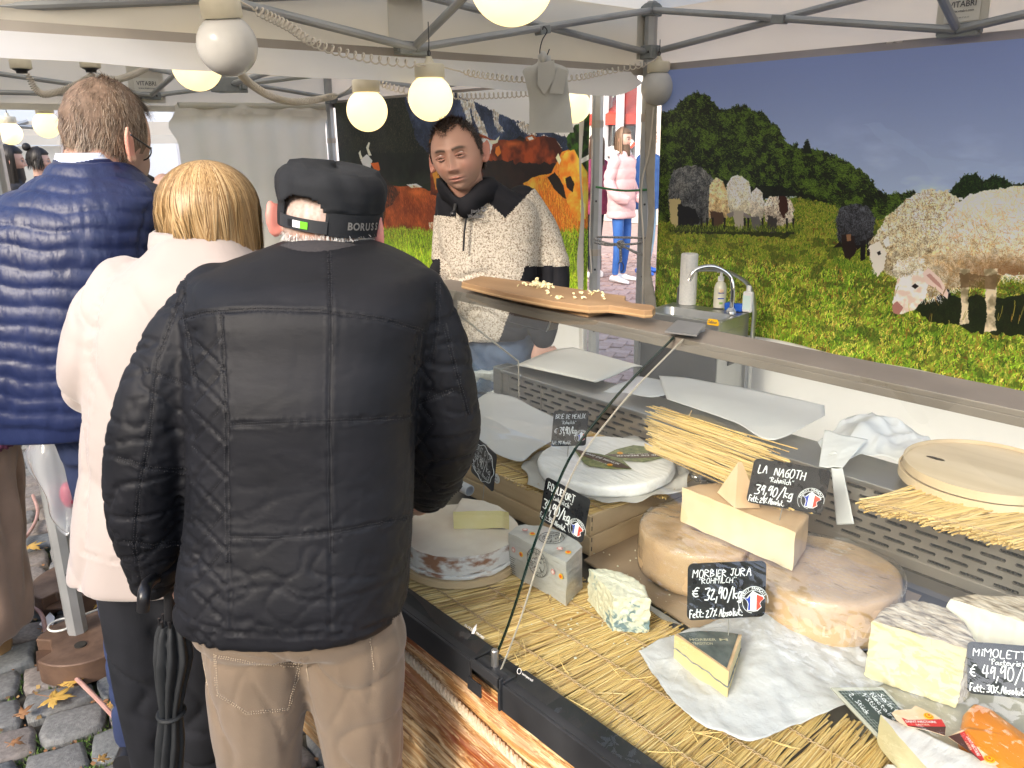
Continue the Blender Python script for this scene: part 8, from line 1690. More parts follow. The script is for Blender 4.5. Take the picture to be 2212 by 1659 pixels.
def face(parent,hc,rt,fw_,up_,s=1.0,base=(.47,.27,.20),stub=.3,brow=(.05,.035,.025),iris=(.06,.035,.02),hairc=None,female=False):
 n,mm=120,90;V=[];rt,fw_=map(nrm,(rt,fw_))
 th=np.linspace(0,2*PI,n,endpoint=False);L_=[]
 for i in range(mm+1):
  ph=-PI/2+PI*i/mm;ph=max(min(ph,PI/2-.01),-PI/2+.01);L_.append(np.stack([np.cos(ph)*np.sin(th),np.cos(ph)*np.cos(th),np.full(n,math.sin(ph))],1))
 q=np.concatenate(L_);x,y,z=q[:,0]*.081,q[:,1]*.098,q[:,2]*.118
 low=np.clip(-z/.118,0,1);x=x*(1-.30*low**1.4);y=np.where(y>0,y*(1-.10*low),y*(1-.38*low));y=y-.012*np.clip(y/.098,0,1)*np.clip(1-np.abs(z)/.09,0,1);fr=np.clip(q[:,1]*2.2,0,1)
 G=lambda cx,cz,sx_,sz_:np.exp(-((x-cx)/sx_)**2-((z-cz)/sz_)**2)
 y=y+fr*(.026*np.exp(-(x/.0095)**2)*np.clip((.016-z)/.05,0,1)*np.clip((z+.045)/.010,0,1)+.007*(G(.0125,-.034,.007,.008)+G(-.0125,-.034,.007,.008))+.006*G(0,.012,.009,.02)-.0105*(G(.031,.008,.015,.011)+G(-.031,.008,.015,.011))+.006*(G(.030,.031,.022,.008)+G(-.030,.031,.022,.008))+.006*(G(.040,-.028,.02,.02)+G(-.040,-.028,.02,.02))+.0060*G(0,-.061,.020,.0045)+.0065*G(0,-.0725,.017,.0048)-.0045*G(0,-.0665,.023,.0018)-.003*G(0,-.083,.02,.005)+.009*G(0,-.100,.02,.012)-.002*(G(.033,-.05,.004,.02)+G(-.033,-.05,.004,.02))-.0007*np.sin(z*700)*np.exp(-((z-.062)/.014)**2)*(abs(x)<.04))
 c=np.tile(np.array(base),(len(x),1));
 def tint(w,col):nonlocal c;w=np.clip(w*fr,0,1)[:,None];c=c*(1-w)+np.array(col)*w
 tint(.35*(G(.045,-.03,.022,.022)+G(-.045,-.03,.022,.022)+G(0,-.032,.014,.012)),(.60,.26,.20));tint(stub*((z<-.045)&(np.abs(x)<.09))*np.clip((-.045-z)/.02,0,1),(.19,.14,.115));tint(stub*1.1*G(0,-.051,.026,.006),(.19,.14,.115))
 tint(.85*(G(0,-.061,.021,.0042)+G(0,-.0725,.018,.0045)),(.48,.19,.16)if not female else(.6,.2,.2));tint(1.6*G(0,-.0668,.022,.0018),(.10,.03,.03));tint(.75*(G(.0115,-.0425,.004,.0025)+G(-.0115,-.0425,.004,.0025)),(.12,.05,.04))
 for sg in(-1,1):bz=.027+.004*np.cos((x*sg-.03)*90);tint(1.15*np.exp(-((z-bz)/.0042)**2)*(x*sg>.011)*np.clip((.052-x*sg)/.01,0,1),brow);tint(.4*G(.031*sg,-.006,.014,.005),(.30,.15,.12));tint(.5*G(.031*sg,.016,.013,.003),(.25,.13,.10))
 P_=hc+s*(np.outer(x,rt)+np.outer(y,fw_)+np.outer(z,up_));fs=[]
 for i in range(mm):fs+=[(i*n+j,i*n+(j+1)%n,(i+1)*n+(j+1)%n,(i+1)*n+j)for j in range(n)]
 mb=MB();mb.add(P_,fs);me=to_mesh('head',mb);o=put(me,P_,parent,M_skin,'head',cols=c)
 for sg in(-1,1):
  ec=hc+s*(rt*.031*sg+fw_*.0725+up_*.0065);m=MB();m.ball(ec,.0112*s,18,12,axes=(rt,fw_,up_));e_=mk('eye',m,mat('eye_white',(.50,.46,.44),rough=.25),parent);g=nrm(fw_+rt*(.10 if not female else .2))
  m=MB();m.lathe(ec+g*.0100*s,[(.0064*s,.0004),(.0058*s,.0016*s),(.001,.0022*s)],16,axis=g);mk('iris',m,mat('iris_dark',iris,rough=.15),e_)
  for dz,rr_,dy in((1,.0036,.0),(-1,.0026,-.001)):
   m=MB();m.tube([ec+s*(rt*x_+up_*dz*(.0058*math.sqrt(max(0,1-(x_/.0155)**2))-(.0003 if dz>0 else .001))+fw_*(math.sqrt(max(0,.0138**2-x_**2*.55))+dy))for x_ in np.linspace(-.0145,.0145,11)],rr_*s,8);mk('eyelid',m,mat('lid_skin',(.33,.17,.13),rough=.5),e_)
 for sg in(-1,1):
  m=MB();ear(m,hc+s*(rt*.080*sg+up_*-.004+fw_*-.002),rt*sg,fw_,s);me=fuse('ear',m,.003,1);V,N=vn(me);put(me,V,parent,M_skin,'ear',cols=np.tile(np.array(base)*[1.1,.85,.85],(len(V),1)))
 return o
hS=pd(989,336,2.62);upS=nrm(UPZ*math.cos(.20)-RH*math.sin(.20)-FH*.06);fwS=nrm(-FH*.95-RH*.24+UPZ*.13);fwS=nrm(fwS-upS*np.dot(fwS,upS));rtS=np.cross(fwS,upS)
face(sx,hS,rtS,fwS,upS*.93,1.0,(.40,.225,.165));mb=MB();limb(mb,[hS-upS*.06-fwS*.02,pd(1008,425,2.70)],[.056,.06]);skinobj(sx,mb,'neck',(.47,.27,.20),.006,2)
def shorthair(parent,hc,rt,fw_,up_,s,cols,n=3800,seed=5):
 A=np.array([rt,fw_,up_]);q=np.random.RandomState(seed).normal(size=(n*4,3));q/=np.linalg.norm(q,axis=1)[:,None]
 ok=(q[:,2]>.60-.0*q[:,1])|((q[:,1]<.35)&(q[:,2]>.10))|((q[:,1]<-.05)&(q[:,2]>-.45))|((np.abs(q[:,0])>.80)&(q[:,2]>-.12)&(q[:,1]<.28)&(q[:,1]>.05));q=q[ok&~((q[:,1]>.45)&(q[:,2]<.60+.45*np.abs(q[:,0]-.1)))][:n]
 P_=hc+(q*np.array([.083,.098,.120])*s)@A;N_=q@A;D0=N_*.22+fw_*.7*np.clip(q[:,2],0,1)[:,None]-up_*np.clip(1-q[:,2],0,1)[:,None]*.8+np.random.RandomState(seed+1).normal(size=N_.shape)*.25;D0/=np.linalg.norm(D0,axis=1)[:,None]
 mk('hair',ribbons(P_,D0,.017*s*(.55+.6*np.clip(q[:,2],0,1)),3,.0019,center=hc),hairmat('short_hair_'+str(seed),cols,.4),parent,smooth=60,fix=False)
 mb=MB();mb.ball(hc,np.array([.0825,.0985,.1195])*s,60,40,axes=A);V=(mb.v[0]-hc)@A.T/s/[.0825,.0985,.1195];V/=np.linalg.norm(V,axis=1)[:,None]+1e-9
 ok=((V[:,2]>.60)|((V[:,1]<.35)&(V[:,2]>.05))|((V[:,1]<-.05)&(V[:,2]>-.5))|((np.abs(V[:,0])>.80)&(V[:,2]>-.12)&(V[:,1]<.25)&(V[:,1]>.05)))&~((V[:,1]>.45)&(V[:,2]<.60+.45*np.abs(V[:,0]-.1)))
 mb.f=[f for f in mb.f if len(f)==4 and all(ok[i]for i in f)];mb.mi=[0]*len(mb.f);mk('hair_base',mb,mat('short_base_'+str(seed),cols[0],rough=.7),parent,smooth=60,fix=False,solid=.003)
shorthair(sx,hS,rtS,fwS,upS*.93,1.0,[(.020,.011,.007),(.045,.024,.014),(.085,.042,.022),(.03,.017,.01)])
def atd(a,b,d):r_=ray(a,b);return EYE+r_/np.linalg.norm(r_)*d
M_lit=mat_emit('lit_glass',(1.0,.74,.32),.46);M_lbase=mat('lamp_base',(.60,.55,.42),(.68,.63,.50),12,.5)
M_opal=mat('opal_glass',(.56,.55,.53),(.62,.61,.59),9,.25,bump=.02,bsc=60)
def globe(a,b,d,lit,label,r=.078,tilt=(0,0),hook=.07,noglobe=False):
 c=atd(a,b,d);ax=nrm([tilt[0],tilt[1],1.0]);o=thing('globe_lamp',label,'lamp',c-ax*r,'round globe lamps on the coiled cable')
 if not noglobe:m=MB();m.lathe(c,[(r*math.sin(t),-r*math.cos(t))for t in np.linspace(.03,2.62,22)],36,axis=ax);mk('globe',m,M_lit if lit else M_opal,o)
 z=r*.84;m=MB();m.lathe(c+ax*z,[(.050,0),(.052,.004),(.052,.040),(.047,.046),(.018,.048),(.012,.060),(.010,.07),(.003,.071)],28,axis=ax);mk('socket_cap',m,M_lbase,o,smooth=40)
 if noglobe:m=MB();m.lathe(c+ax*(z-.002),[(.044,0),(.028,-.008),(.026,-.02),(.003,-.022)],20,axis=ax);mk('bulb_holder',m,M_black,o)
 top=c+ax*(z+.07);m=MB();m.tube([top+[.008*math.cos(t),0,.01+.010*math.sin(t)]for t in np.linspace(-1.5,4.4,14)]+[top+[.003,0,.02+hook*k]for k in(.3,1)],.0018,5);mk('hook',m,M_dark,o)
 return top
L1=globe(491,98,2.46,False,'large unlit grey-white globe lamp hanging at the upper left, above the blond woman',tilt=(.1,-.12))
L2=globe(1105,-42,1.66,True,'biggest glowing globe lamp, cut off by the top edge of the photo',hook=.1)
L3=globe(930,212,3.03,True,'glowing globe lamp hanging above the seller from the truss bracket',hook=.09)
L4=globe(793,239,3.35,True,'glowing globe lamp left of the one above the seller',hook=.05)
L5=globe(1421,190,4.03,False,'unlit white globe lamp hanging in front of the banner corner at the doorway',hook=.05)
globe(425,142,3.0,True,'glowing globe lamp half hidden by the white gutter sheet, left of the unlit one')
globe(1240,229,4.1,True,'glowing globe lamp half behind the hanging bundle of bags')
L8=globe(51,178,5.2,False,'lamp fitting without a globe hanging at the far left',noglobe=True)
globe(200,175,5.2,False,'lamp fitting hidden behind the wavy hair, only its cream cap showing',noglobe=True)
globe(101,270,6.0,True,'glowing globe lamp in the far tent, right of two');globe(22,288,6.9,True,'glowing globe lamp in the far tent, left of two')
def coil(pts,label,turns,rc=.0125,r=.0032,straight=(0,0),m=None):
 n=turns*10;P_=spline(pts,n);T=np.gradient(P_,axis=0);T/=np.linalg.norm(T,axis=1)[:,None];u=nrm([0,0,1.]);t=np.linspace(0,1,n);out=[];env=np.clip((t-straight[0])/.04,0,1)*np.clip((1-straight[1]-t)/.04,0,1)
 for i in range(n):
  s_=np.cross(T[i],[0,0,1.]);s_=nrm(s_);v_=np.cross(s_,T[i]);a=i/10*2*PI;out.append(P_[i]+(s_*math.cos(a)+v_*math.sin(a))*rc*env[i])
 mb=MB();mb.tube(out,r,5,cap=True,up=(0.1,.2,1));return single('coiled_cable',mb,m or M_cab,label,'cable','coiled lamp cables under the tent roofs',fix=False)
coil([L1,atd(560,25,2.5),atd(620,55,2.55),atd(690,98,2.65),atd(800,127,2.8),atd(925,142,3.0)],'coiled cable from the unlit upper left lamp to the truss bracket',34,straight=(.16,.02),r=.0026)
coil([atd(925,135,3.0),atd(985,152,3.1),atd(1060,165,3.25),atd(1140,172,3.4),atd(1240,168,3.6),atd(1310,155,3.8),atd(1395,138,3.95),L5],'coiled cable sagging from the bracket past the bag bundle to the banner corner lamp',52,straight=(.16,.12),rc=.011,r=.0026)
coil([L4,atd(850,190,3.4),atd(960,206,3.5),atd(1050,207,3.6),atd(1140,202,3.7),atd(1230,190,3.8)],'lower coiled cable behind the two glowing lamps above the seller',46,straight=(.1,0),rc=.012,r=.0026)
coil([atd(505,140,3.2),atd(540,180,3.4),atd(590,210,3.7),atd(640,220,3.9),atd(700,212,4.2),atd(745,198,3.8),L4],'thick coiled cable sagging in front of the off-white side curtain',110,straight=(0,.22),rc=.013)
coil([L8,atd(80,196,5.2),atd(120,200,5.2),atd(170,180,5.2),atd(205,160,5.2)],'coiled cable right of the lamp fitting without a globe',60,rc=.016,straight=(.1,0))
coil([atd(215,165,5.2),atd(250,172,5.3),atd(290,160,5.4),atd(318,145,5.5)],'coiled cable above the wavy-haired man\'s head',50,rc=.016)
M_thin=mat('thin_bag',(.66,.66,.64),(.72,.72,.70),8,.5,bump=.5,bsc=14,dist=.006,transl=.4)
z2=lambda x,y:(713+x*.3472,y*.3472);bb_=thing('bag_bundle','bundle of thin white plastic bags hanging from a wire hook on the truss','plastic bags',atd(*z2(1360,850),3.3))
for k in range(4):
 d=3.30+k*.012;L_=[(1292,345),(1285,392),(1200,436),(1215,500),(1238,620),(1240,740),(1228+k*8,828-k*5)];R_=[(1372,345),(1385,385),(1478,428),(1478,500),(1488,600),(1502,720),(1516-k*10,824-k*6)]
 A=spline([atd(*z2(*p),d)for p in L_],31);B=spline([atd(*z2(*p),d)for p in R_],31);V=[A[j]*(1-i/16)+B[j]*i/16 for j in range(31)for i in range(17)];V=np.array(V);V+=np.outer(vnoise(V,22,k)*.006+.010*np.sin(np.tile(np.arange(17),31)/16*PI),-FH)
 m=MB();m.add(V,[(j*17+i,j*17+i+1,(j+1)*17+i+1,(j+1)*17+i)for j in range(30)for i in range(16)]);mk('bag',m,M_thin,bb_,smooth=60,fix=False)
for f_,m_ in((((1290,395),(1395,375),(1400,480),(1335,590),(1295,535)),M_thin),(((1400,470),(1420,420),(1478,440),(1450,585),(1368,580),(1368,562)),M_thin)):
 m=MB();P_=[atd(*z2(*p),3.27)for p in f_];m.prism(P_,FH*.002);mk('bag_fold',m,m_,bb_,smooth=False)
m=MB();m.ball(atd(*z2(1325,355),3.29),(.018,.014,.022),14,8);mk('gathered_neck',m,M_thin,bb_)
m=MB();m.tube(spline([atd(*z2(x,y),3.29)for x,y in((1365,305),(1350,340),(1325,350),(1305,325),(1320,250),(1350,195),(1330,165),(1322,185))],40),.0022,6);mk('hook',m,M_dark,bb_)
zf=lambda x,y:(1371.5+x*.1488,548.6+y*.1488);ZS=.92
A_,B_,C_,D_s=at(*zf(90,832),z=ZS),at(*zf(1226,1000),z=ZS),at(*zf(1850,875),z=ZS),at(*zf(700,716),z=ZS)
xr=nrm(B_-A_);yr=nrm(np.cross(UPZ,xr));wd_=np.linalg.norm(B_-A_);dp=max(.24,min(.5,np.dot(C_-B_,yr)));sk=thing('sink_cart','stainless hand-washing sink cart standing by the sheep banner','sink',(*(A_+xr*wd_/2+yr*dp/2)[:2],0));fr=(np.array([A_[0],A_[1],0.]),xr,yr,UPZ)
M_inox=mat('inox',(.36,.37,.37),(.50,.51,.51),3,.28,metal=.9,r2=.4,stretch=(1,1,.1));M_inoxd=mat('inox_door',(.10,.105,.11),(.16,.165,.17),3,.35,metal=.7)
m=MB();m.box((0,.004,.06),(wd_,dp,ZS-.045),fr=fr);mk('cabinet',m,M_inox,sk,smooth=False)
m=MB();m.box((.004,0,.08),(wd_-.004,.0035,ZS-.05),fr=fr);mk('door',m,M_inoxd,sk,smooth=False)
m=MB()
for a,b in(((0,0),(wd_,.02)),((0,dp-.085),(wd_,dp)),((0,.02),(.02,dp-.085)),((wd_-.02,.02),(wd_,dp-.085))):m.box((a[0],a[1],ZS-.045),(b[0],b[1],ZS),fr=fr)
mk('sink_top',m,M_inox,sk,smooth=False,bevel=.002)
m=MB();R_=[]
for s_,z_ in((0,ZS-.001),(.006,ZS-.02),(.03,ZS-.11),(.10,ZS-.125)):
 x0,x1,y0,y1=.02+s_,wd_-.02-s_,.02+s_,dp-.085-s_;q=[]
 for(cx,cy,a0)in((x1-.04,y1-.04,0),(x0+.04,y1-.04,PI/2),(x0+.04,y0+.04,PI),(x1-.04,y0+.04,1.5*PI)):
  for t in np.linspace(a0,a0+PI/2,6):q.append(fr[0]+xr*(cx+.04*math.cos(t))+yr*(cy+.04*math.sin(t))+UPZ*z_)
 R_.append(q)
m.loft(R_,cap=False);m.poly(R_[-1]);mk('basin',m,M_inox,sk,smooth=50,fix=False)
wl_=lambda x,y,z:fr[0]+xr*x+yr*y+UPZ*z
m=MB();m.tube(spline([wl_(x,dp+.012,z)for x,z in((.02,.3),(.02,.9),(.03,1.0),(.09,1.06),(.2,1.075),(wd_-.1,1.07),(wd_-.02,1.03),(wd_+.012,.95),(wd_+.015,.8),(wd_+.015,.1))],60),.006,8,up=yr,ry=.016);mk('handle_frame',m,M_inox,sk)
m=MB();m.box((wd_+.0005,dp*.35,ZS-.19),(wd_+.004,dp*.68,ZS-.12),fr=fr);mk('recessed_handle',m,M_black,sk,smooth=False)
ba=at(*zf(1135,990),n=yr,o=A_-yr*.002);m=MB();m.prism([ba+xr*x+UPZ*z for x,z in((-.024,-.012),(.022,-.012),(.026,-.006),(.020,.012),(-.018,.012),(-.024,.002))],-yr*.0015);bd_=mk('badge',m,mat('badge_orange',(.85,.48,.01),rough=.4),sk,smooth=False)
mk('lettering',text_mb('Safinor',.018,ba-yr*.003,xr,UPZ,width=.038,bold=.02),M_ink,bd_,smooth=False)
fb_=wl_(wd_-.06,dp-.04,ZS);M_chr=mat('chrome',(.70,.70,.70),rough=.08,metal=1)
m=MB();m.tube(spline([fb_,fb_+[0,0,.10],fb_-xr*.02+[0,0,.15],fb_-xr*.07-yr*.04+[0,0,.185],fb_-xr*.12-yr*.09+[0,0,.175],fb_-xr*.14-yr*.11+[0,0,.13]],40),.009,12);m.lathe(fb_,[(.022,0),(.022,.006),(.012,.02)],20);mk('tap',m,M_chr,sk)
def onledge(u,off=.045):return wl_(wd_*u,dp-off,ZS+.001)
c=at(*zf(760,722),z=ZS+.001);m=MB();m.lathe(c,[(.010,0),(.036,0),(.037,.01),(.036,.21),(.033,.215),(.010,.215),(.010,.19)],36);single('paper_towel_roll',m,mat('towel_paper',(.74,.73,.70),(.66,.66,.64),120,.9,bump=.6,bsc=90,dist=.002),'white paper towel roll standing on the sink edge','paper towels')
c=at(*zf(1225,785),z=ZS+.001);so=thing('soap_dispenser','milky soap bottle with a white pump head on the sink ledge','soap bottle',c)
m=MB();m.lathe(c,[(.020,0),(.026,.004),(.026,.085),(.020,.105),(.010,.115)],24);mk('bottle',m,mat('milky_soap',(.66,.65,.52),(.70,.69,.58),8,.25,coat=.5),so);m=MB();m.lathe(c+[0,0,.115],[(.013,0),(.013,.018),(.006,.02),(.005,.04)],16);m.tube([c+xr*.018+[0,0,.153],c+[0,0,.158],c-xr*.018+[0,0,.150]],.005,8);mk('pump',m,mat('white_plastic',(.78,.78,.78),rough=.4),so)
for(dz,w_,h_,mm)in((.075,.010,.016,M_lc),(.068,.014,.005,M_blue),(.045,.016,.004,M_blue),(.025,.009,.009,mat('label_leaf',(.25,.45,.12),rough=.5))):m=MB();q=c-FH*.0275+[0,0,dz];m.prism([q-RH*w_/1-UPZ*h_/2,q+RH*w_/1.6-UPZ*h_/2,q+RH*w_/1.6+UPZ*h_/2,q-RH*w_/1+UPZ*h_/2],FH*.002);mk('label',m,mm,so,smooth=False)
c=at(*zf(1445,825),z=ZS+.001);m=MB();
for dx in(-.022,.018):m.box((dx-.019,-.015,0),(dx+.018,.018,.032),fr=(c,xr,yr,UPZ))
single('blue_sponge',m,mat('sponge_blue',(.01,.10,.55),rough=.5),'bright blue two-lobed sponge on the sink ledge','sponge',smooth=False,bevel=.006)
c=at(*zf(1630,845),z=ZS+.001);cn=thing('disinfectant_bottle','small white labelled bottle behind the tap','bottle',c);m=MB();m.box((-.020,-.012,0),(.020,.012,.085),fr=(c,xr,yr,UPZ));mk('bottle',m,MATS['white_plastic'],cn,smooth=False,bevel=.006);m=MB();m.lathe(c+[0,0,.086],[(.010,0),(.010,.022),(.004,.024)],14);mk('cap',m,MATS['white_plastic'],cn);m=MB();m.box((-.017,-.0135,.012),(.017,-.0125,.07),fr=(c,xr,yr,UPZ));mk('label',m,mat('label_mint',(.62,.78,.76),rough=.5),cn,smooth=False)
hb=thing('shopping_bag','translucent white plastic bag with biscuits hanging beside the steel post','plastic bag',pd(140,1155,1.92));zg=lambda x,y:(x*.3142,905.2+y*.3142)
Lb=[(205,90),(215,160),(168,260),(235,400),(325,520),(345,660),(400,755),(450,800)];Rb=[(420,90),(470,170),(515,260),(524,400),(512,520),(500,640),(497,720),(470,800)]
for sgn,nm in((-1,'bag_front'),(1,'bag_back')):
 A=spline([pd(*zg(*p),1.92)for p in Lb],33);B=spline([pd(*zg(*p),1.92)for p in Rb],33);V=np.array([A[j]*(1-i/20)+B[j]*i/20 for j in range(33)for i in range(21)]);V+=np.outer(sgn*.045*np.sin(np.tile(np.arange(21),33)/20*PI)*np.repeat(np.sin(np.linspace(.5,PI,33)),21)+.007*vnoise(V,26,3+sgn),FH)
 m=MB();m.add(V,[(j*21+i,j*21+i+1,(j+1)*21+i+1,(j+1)*21+i)for j in range(32)for i in range(20)]);mk(nm,m,mat_clear('bag_film',(.96,.97,.98),.15,bump=.9,bsc=24,body=.42,bodycol=(.86,.89,.93),refl=1.3),hb,smooth=60,fix=False)
m=MB();rr=random.Random(2)
for k in range(26):c=pd(*zg(rr.uniform(270,440),rr.uniform(85,160)),1.92+rr.uniform(-.02,.02));m.ball(c,(.012,.008,.010),10,6)
single('biscuits',m,mat('biscuit',(.62,.45,.24),(.80,.66,.42),90,.8),'golden biscuits heaped at the top of the shopping bag','biscuits',kind=None)
bpy.data.objects['biscuits']['kind']='stuff'
for k_ in('label','category'):del bpy.data.objects['biscuits'][k_]
m=MB();m.ball(pd(*zg(470,520),1.93),(.022,.02,.035),14,8);single('pink_packet',m,mat('pink_pack',(.75,.15,.22),rough=.4),'pink packet showing through the shopping bag','packet')
m=MB();wp=at(*zc(390,745),z=.10);m.tube([wp+[.038*math.cos(t),.038*math.sin(t),0]for t in np.linspace(0,6.28,24)],.0035,6);m.tube(spline([wp+RH*.03,at(*zc(470,715),z=.10),at(*zc(580,665),z=.105),at(*zc(690,625),z=.10)],20),.0035,6);single('cable_tie',m,mat('tie_white',(.66,.66,.62),rough=.4),'long white cable tie holding the iron weight to the post foot','cable tie')
def simple_person(name_label,foot,H_,face_dir,top_m,leg_m,hair_cols,sd,top=(.82,.50),shoe_m=None,hairlen=.30,pose=0,group=None,sleeves=True,wide=1.0,bun=False,bare=True):
 f_=nrm([face_dir[0],face_dir[1],0]);r_=np.cross(f_,UPZ);b0=np.array([foot[0],foot[1],0.]);o=thing('person',name_label,'person',b0,group);k=H_/1.68;w=lambda x,y,z:b0+r_*x*k+f_*y*k+UPZ*z*k
 m=MB()
 for s_ in(-1,1):limb(m,[w(.085*s_,0,.86),w(.09*s_,.02,.47),w(.085*s_+.0*pose,-.01,.11)],[.078,.056,.038])
 m.ball(w(0,0,.88),(.15*k,.10*k,.10*k),16,10,axes=(r_,f_,UPZ));me=fuse('trousers',m,.010,4);put(me,vn(me)[0],o,leg_m,'trousers')
 for s_ in(-1,1):
  m=MB();m.tube([w(.085*s_,-.01,.10),w(.085*s_,-.01,.15)],.034*k,12);mk('trouser_cuff',m,mat('cuff_pale',(.30,.42,.60),rough=.9),o);m=MB();m.tube([w(.085*s_,-.01,.04),w(.085*s_,-.01,.11)],.026*k,10);mk('ankle',m,mat('skin_plain',(.55,.34,.26),rough=.5),o)
  shoe(o,w(.085*s_,0,0),f_+r_*.25*s_,shoe_m or MATS['white_plastic'],.27*k,'sneaker')
 m=MB();
 def er(z,hw,hd):return boxring(w(0,0,z),hw*k*wide,hd*k*wide,36,2.3,r_,f_)
 m.loft([er(z,a,b)for z,a,b in((top[1]+.27,.19,.14),(top[1]+.36,.18,.135),(1.0,.165,.125),(1.12,.17,.125),(1.25,.185,.12),(1.34,.175,.10),(1.40,.10,.07),(1.44,.065,.06))])
 for s_ in(-1,1):limb(m,[w(.175*s_,0,1.34),w(.235*s_,-.03,1.12),w(.22*s_,.07,.96),w(.15*s_,.14,.93)],[.062,.056,.050,.046])
 me=fuse('jacket',m,.009,4);V,N=vn(me);zz=V[:,2]/k;put(me,V+N*(.010*np.abs(np.sin((zz-.8)*PI/.115))**.5*(sd==1)+wrinkle(V,18,.004,sd))[:,None],o,top_m,'jacket')
 hc_=w(0,.01,1.565);face(o,hc_,-r_ if False else np.cross(f_,UPZ)*1,f_,UPZ,k*.92,(.58,.36,.28),0,(.08,.05,.03),female=True)if bare else None
 m=MB();limb(m,[w(0,-.01,1.52),w(0,-.01,1.40)],[.045,.05]);skinobj(o,m,'neck',(.56,.35,.27),.008,1)
 if hairlen:bob(o,hc_+UPZ*.02,(.080*k,.098*k,.112*k),r_,f_,lambda t:-hairlen*(.5+.5*np.clip(1-np.sin(t),0,1))*k-.03,hair_cols,1500,sd+30,face=.25,wid=.005,jit=.014,curlin=-.5,zvar=.05)
 return o,w,r_,f_
gf=at(1338,608,z=0);gd=RH*.80-FH*.60
M_pinkj=mat('pink_nylon',(.62,.36,.36),(.68,.42,.42),6,.5,sheen=.3);M_bj=mat('bright_jeans',(.02,.09,.32),(.04,.14,.42),8,.8)
go,gw,gr_,gf_=simple_person('teenage girl with long brown hair, pink puffer jacket and blue jeans beyond the doorway',gf,1.72,gd,M_pinkj,M_bj,[(.10,.06,.035),(.20,.12,.07),(.30,.19,.12),(.15,.09,.05)],1,hairlen=.34,top=(.8,.46))
m=MB();m.tube([gw(.14*math.cos(t),.02+.10*math.sin(t)-.05,1.41+.04*math.sin(t)*-1)for t in np.linspace(PI*.9,PI*2.1,16)],.045,12);me=fuse('fur_collar',m,.008,1);V,N=vn(me);put(me,V+N*(.010*vnoise(V,120,2))[:,None],go,mat('white_fur',(.78,.72,.68),(.86,.82,.78),60,.95,sheen=.5),'fur_collar')
simple_person('person in a blue denim jacket and light jeans behind the girl in pink',at(1392,590,z=0),1.72,gd,mat('denim_jacket',(.03,.10,.30),(.05,.15,.38),14,.85),mat('light_jeans',(.20,.36,.50),(.28,.45,.58),10,.85),[(.1,.06,.04),(.2,.12,.08)],2,shoe_m=mat('blue_shoe',(.02,.12,.55),rough=.5),hairlen=.2)
simple_person('person with a dark red scarf almost hidden left of the girl in pink',at(1283,600,z=0),1.66,-gd,mat('plum_coat',(.16,.02,.07),(.25,.04,.10),20,.9),M_blk,[(.05,.03,.02),(.1,.06,.04)],3,hairlen=.25)
for a,b,d,hl,sd,lb in((24,352,6.4,.28,6,'dark-haired woman at the far left edge'),(84,352,7.4,.02,7,'woman with black hair in a bun under the far tent')):
 p=pd(a,b,d);o,w,r_,f_=simple_person(lb,p,(p[2]+.03)/.945,FH*.5+RH,mat('dark_top',(.02,.02,.025),rough=.8),M_blk,[(.012,.010,.010),(.03,.025,.022),(.02,.016,.015)],sd,hairlen=hl)
 if sd==7:m=MB();m.ball(w(.0,-.08,1.70),.035,12,8);mk('hair_bun',m,mat('bun_dark',(.015,.012,.012),rough=.6),o)
fp_=thing('person','customer in black with raised fist, mostly hidden behind the blue vest','person',(*pd(290,700,2.9)[:2],0),'customers in front of the counter')
m=MB();torso(m,[(250,350,560,2.95,.10),(235,365,620,2.95,.12),(235,365,800,2.95,.12),(240,360,900,2.95,.12)]);limb(m,[pd(300,600,2.9),pd(285,480,2.8),pd(300,410,2.75),pd(318,405,2.7)],[.055,.055,.052,.042])
for x in(270,330):limb(m,[pd(x,880,2.95),pd(x,1060,2.95),np.array([*pd(x,1100,2.95)[:2],.08])],[.08,.065,.05])
me=fuse('clothes',m,.01,5);put(me,vn(me)[0],fp_,M_blk,'clothes');m=MB();hand(m,pd(322,412,2.68),nrm(RH*.9+UPZ*.35),UPZ*.8-FH*.6,.185,1.5);skinobj(fp_,m,'hand',(.56,.36,.30),.004,2)
lp_=thing('person','person in long camel coat with purple trim, cut by the left edge','person',(*pd(-70,1400,2.30)[:2],0),'customers in front of the counter')
m=MB();torso(m,[(-150,10,700,2.34,.10),(-170,20,850,2.33,.12),(-180,28,960,2.32,.13),(-190,32,1100,2.31,.14),(-200,40,1300,2.30,.15),(-205,42,1365,2.30,.15)]);me=fuse('long_coat',m,.009,5);V,N=vn(me);put(me,V+N*(.014*vnoise(V*np.array([1,1,.15]),26,4))[:,None],lp_,mat('camel_wool',(.26,.17,.12),(.32,.21,.15),12,.9,bump=.2,bsc=150,sheen=.3),'long_coat')
m=MB();torso(m,[(-180,36,925,2.31,.14),(-184,46,940,2.31,.15),(-180,38,958,2.31,.14)]);me=fuse('fur_trim',m,.006,0);V,N=vn(me);put(me,V+N*(.008*vnoise(V,140,4))[:,None],lp_,mat('plum_fur',(.12,.03,.07),(.2,.06,.12),80,.95),'fur_trim')
m=MB();torso(m,[(-140,0,560,2.36,.09),(-150,10,620,2.35,.11),(-150,10,760,2.34,.11)]);mk('shoulders',m,MATS['plum_coat'],lp_);m=MB();m.ball(pd(-70,480,2.38),(.08,.1,.115),18,12,axes=(RH,FH,UPZ));mk('head',m,MATS['skin_plain'],lp_)
for x in(-22,-110):q=pd(x,1400,2.34);m=MB();m.tube([(q[0],q[1],.05),(q[0],q[1],.30)],.045,12);mk('lower_leg',m,M_blk,lp_);shoe(lp_,q,FH*.3-RH*.8,mat('brown_shoe',(.34,.20,.09),rough=.5),.27)
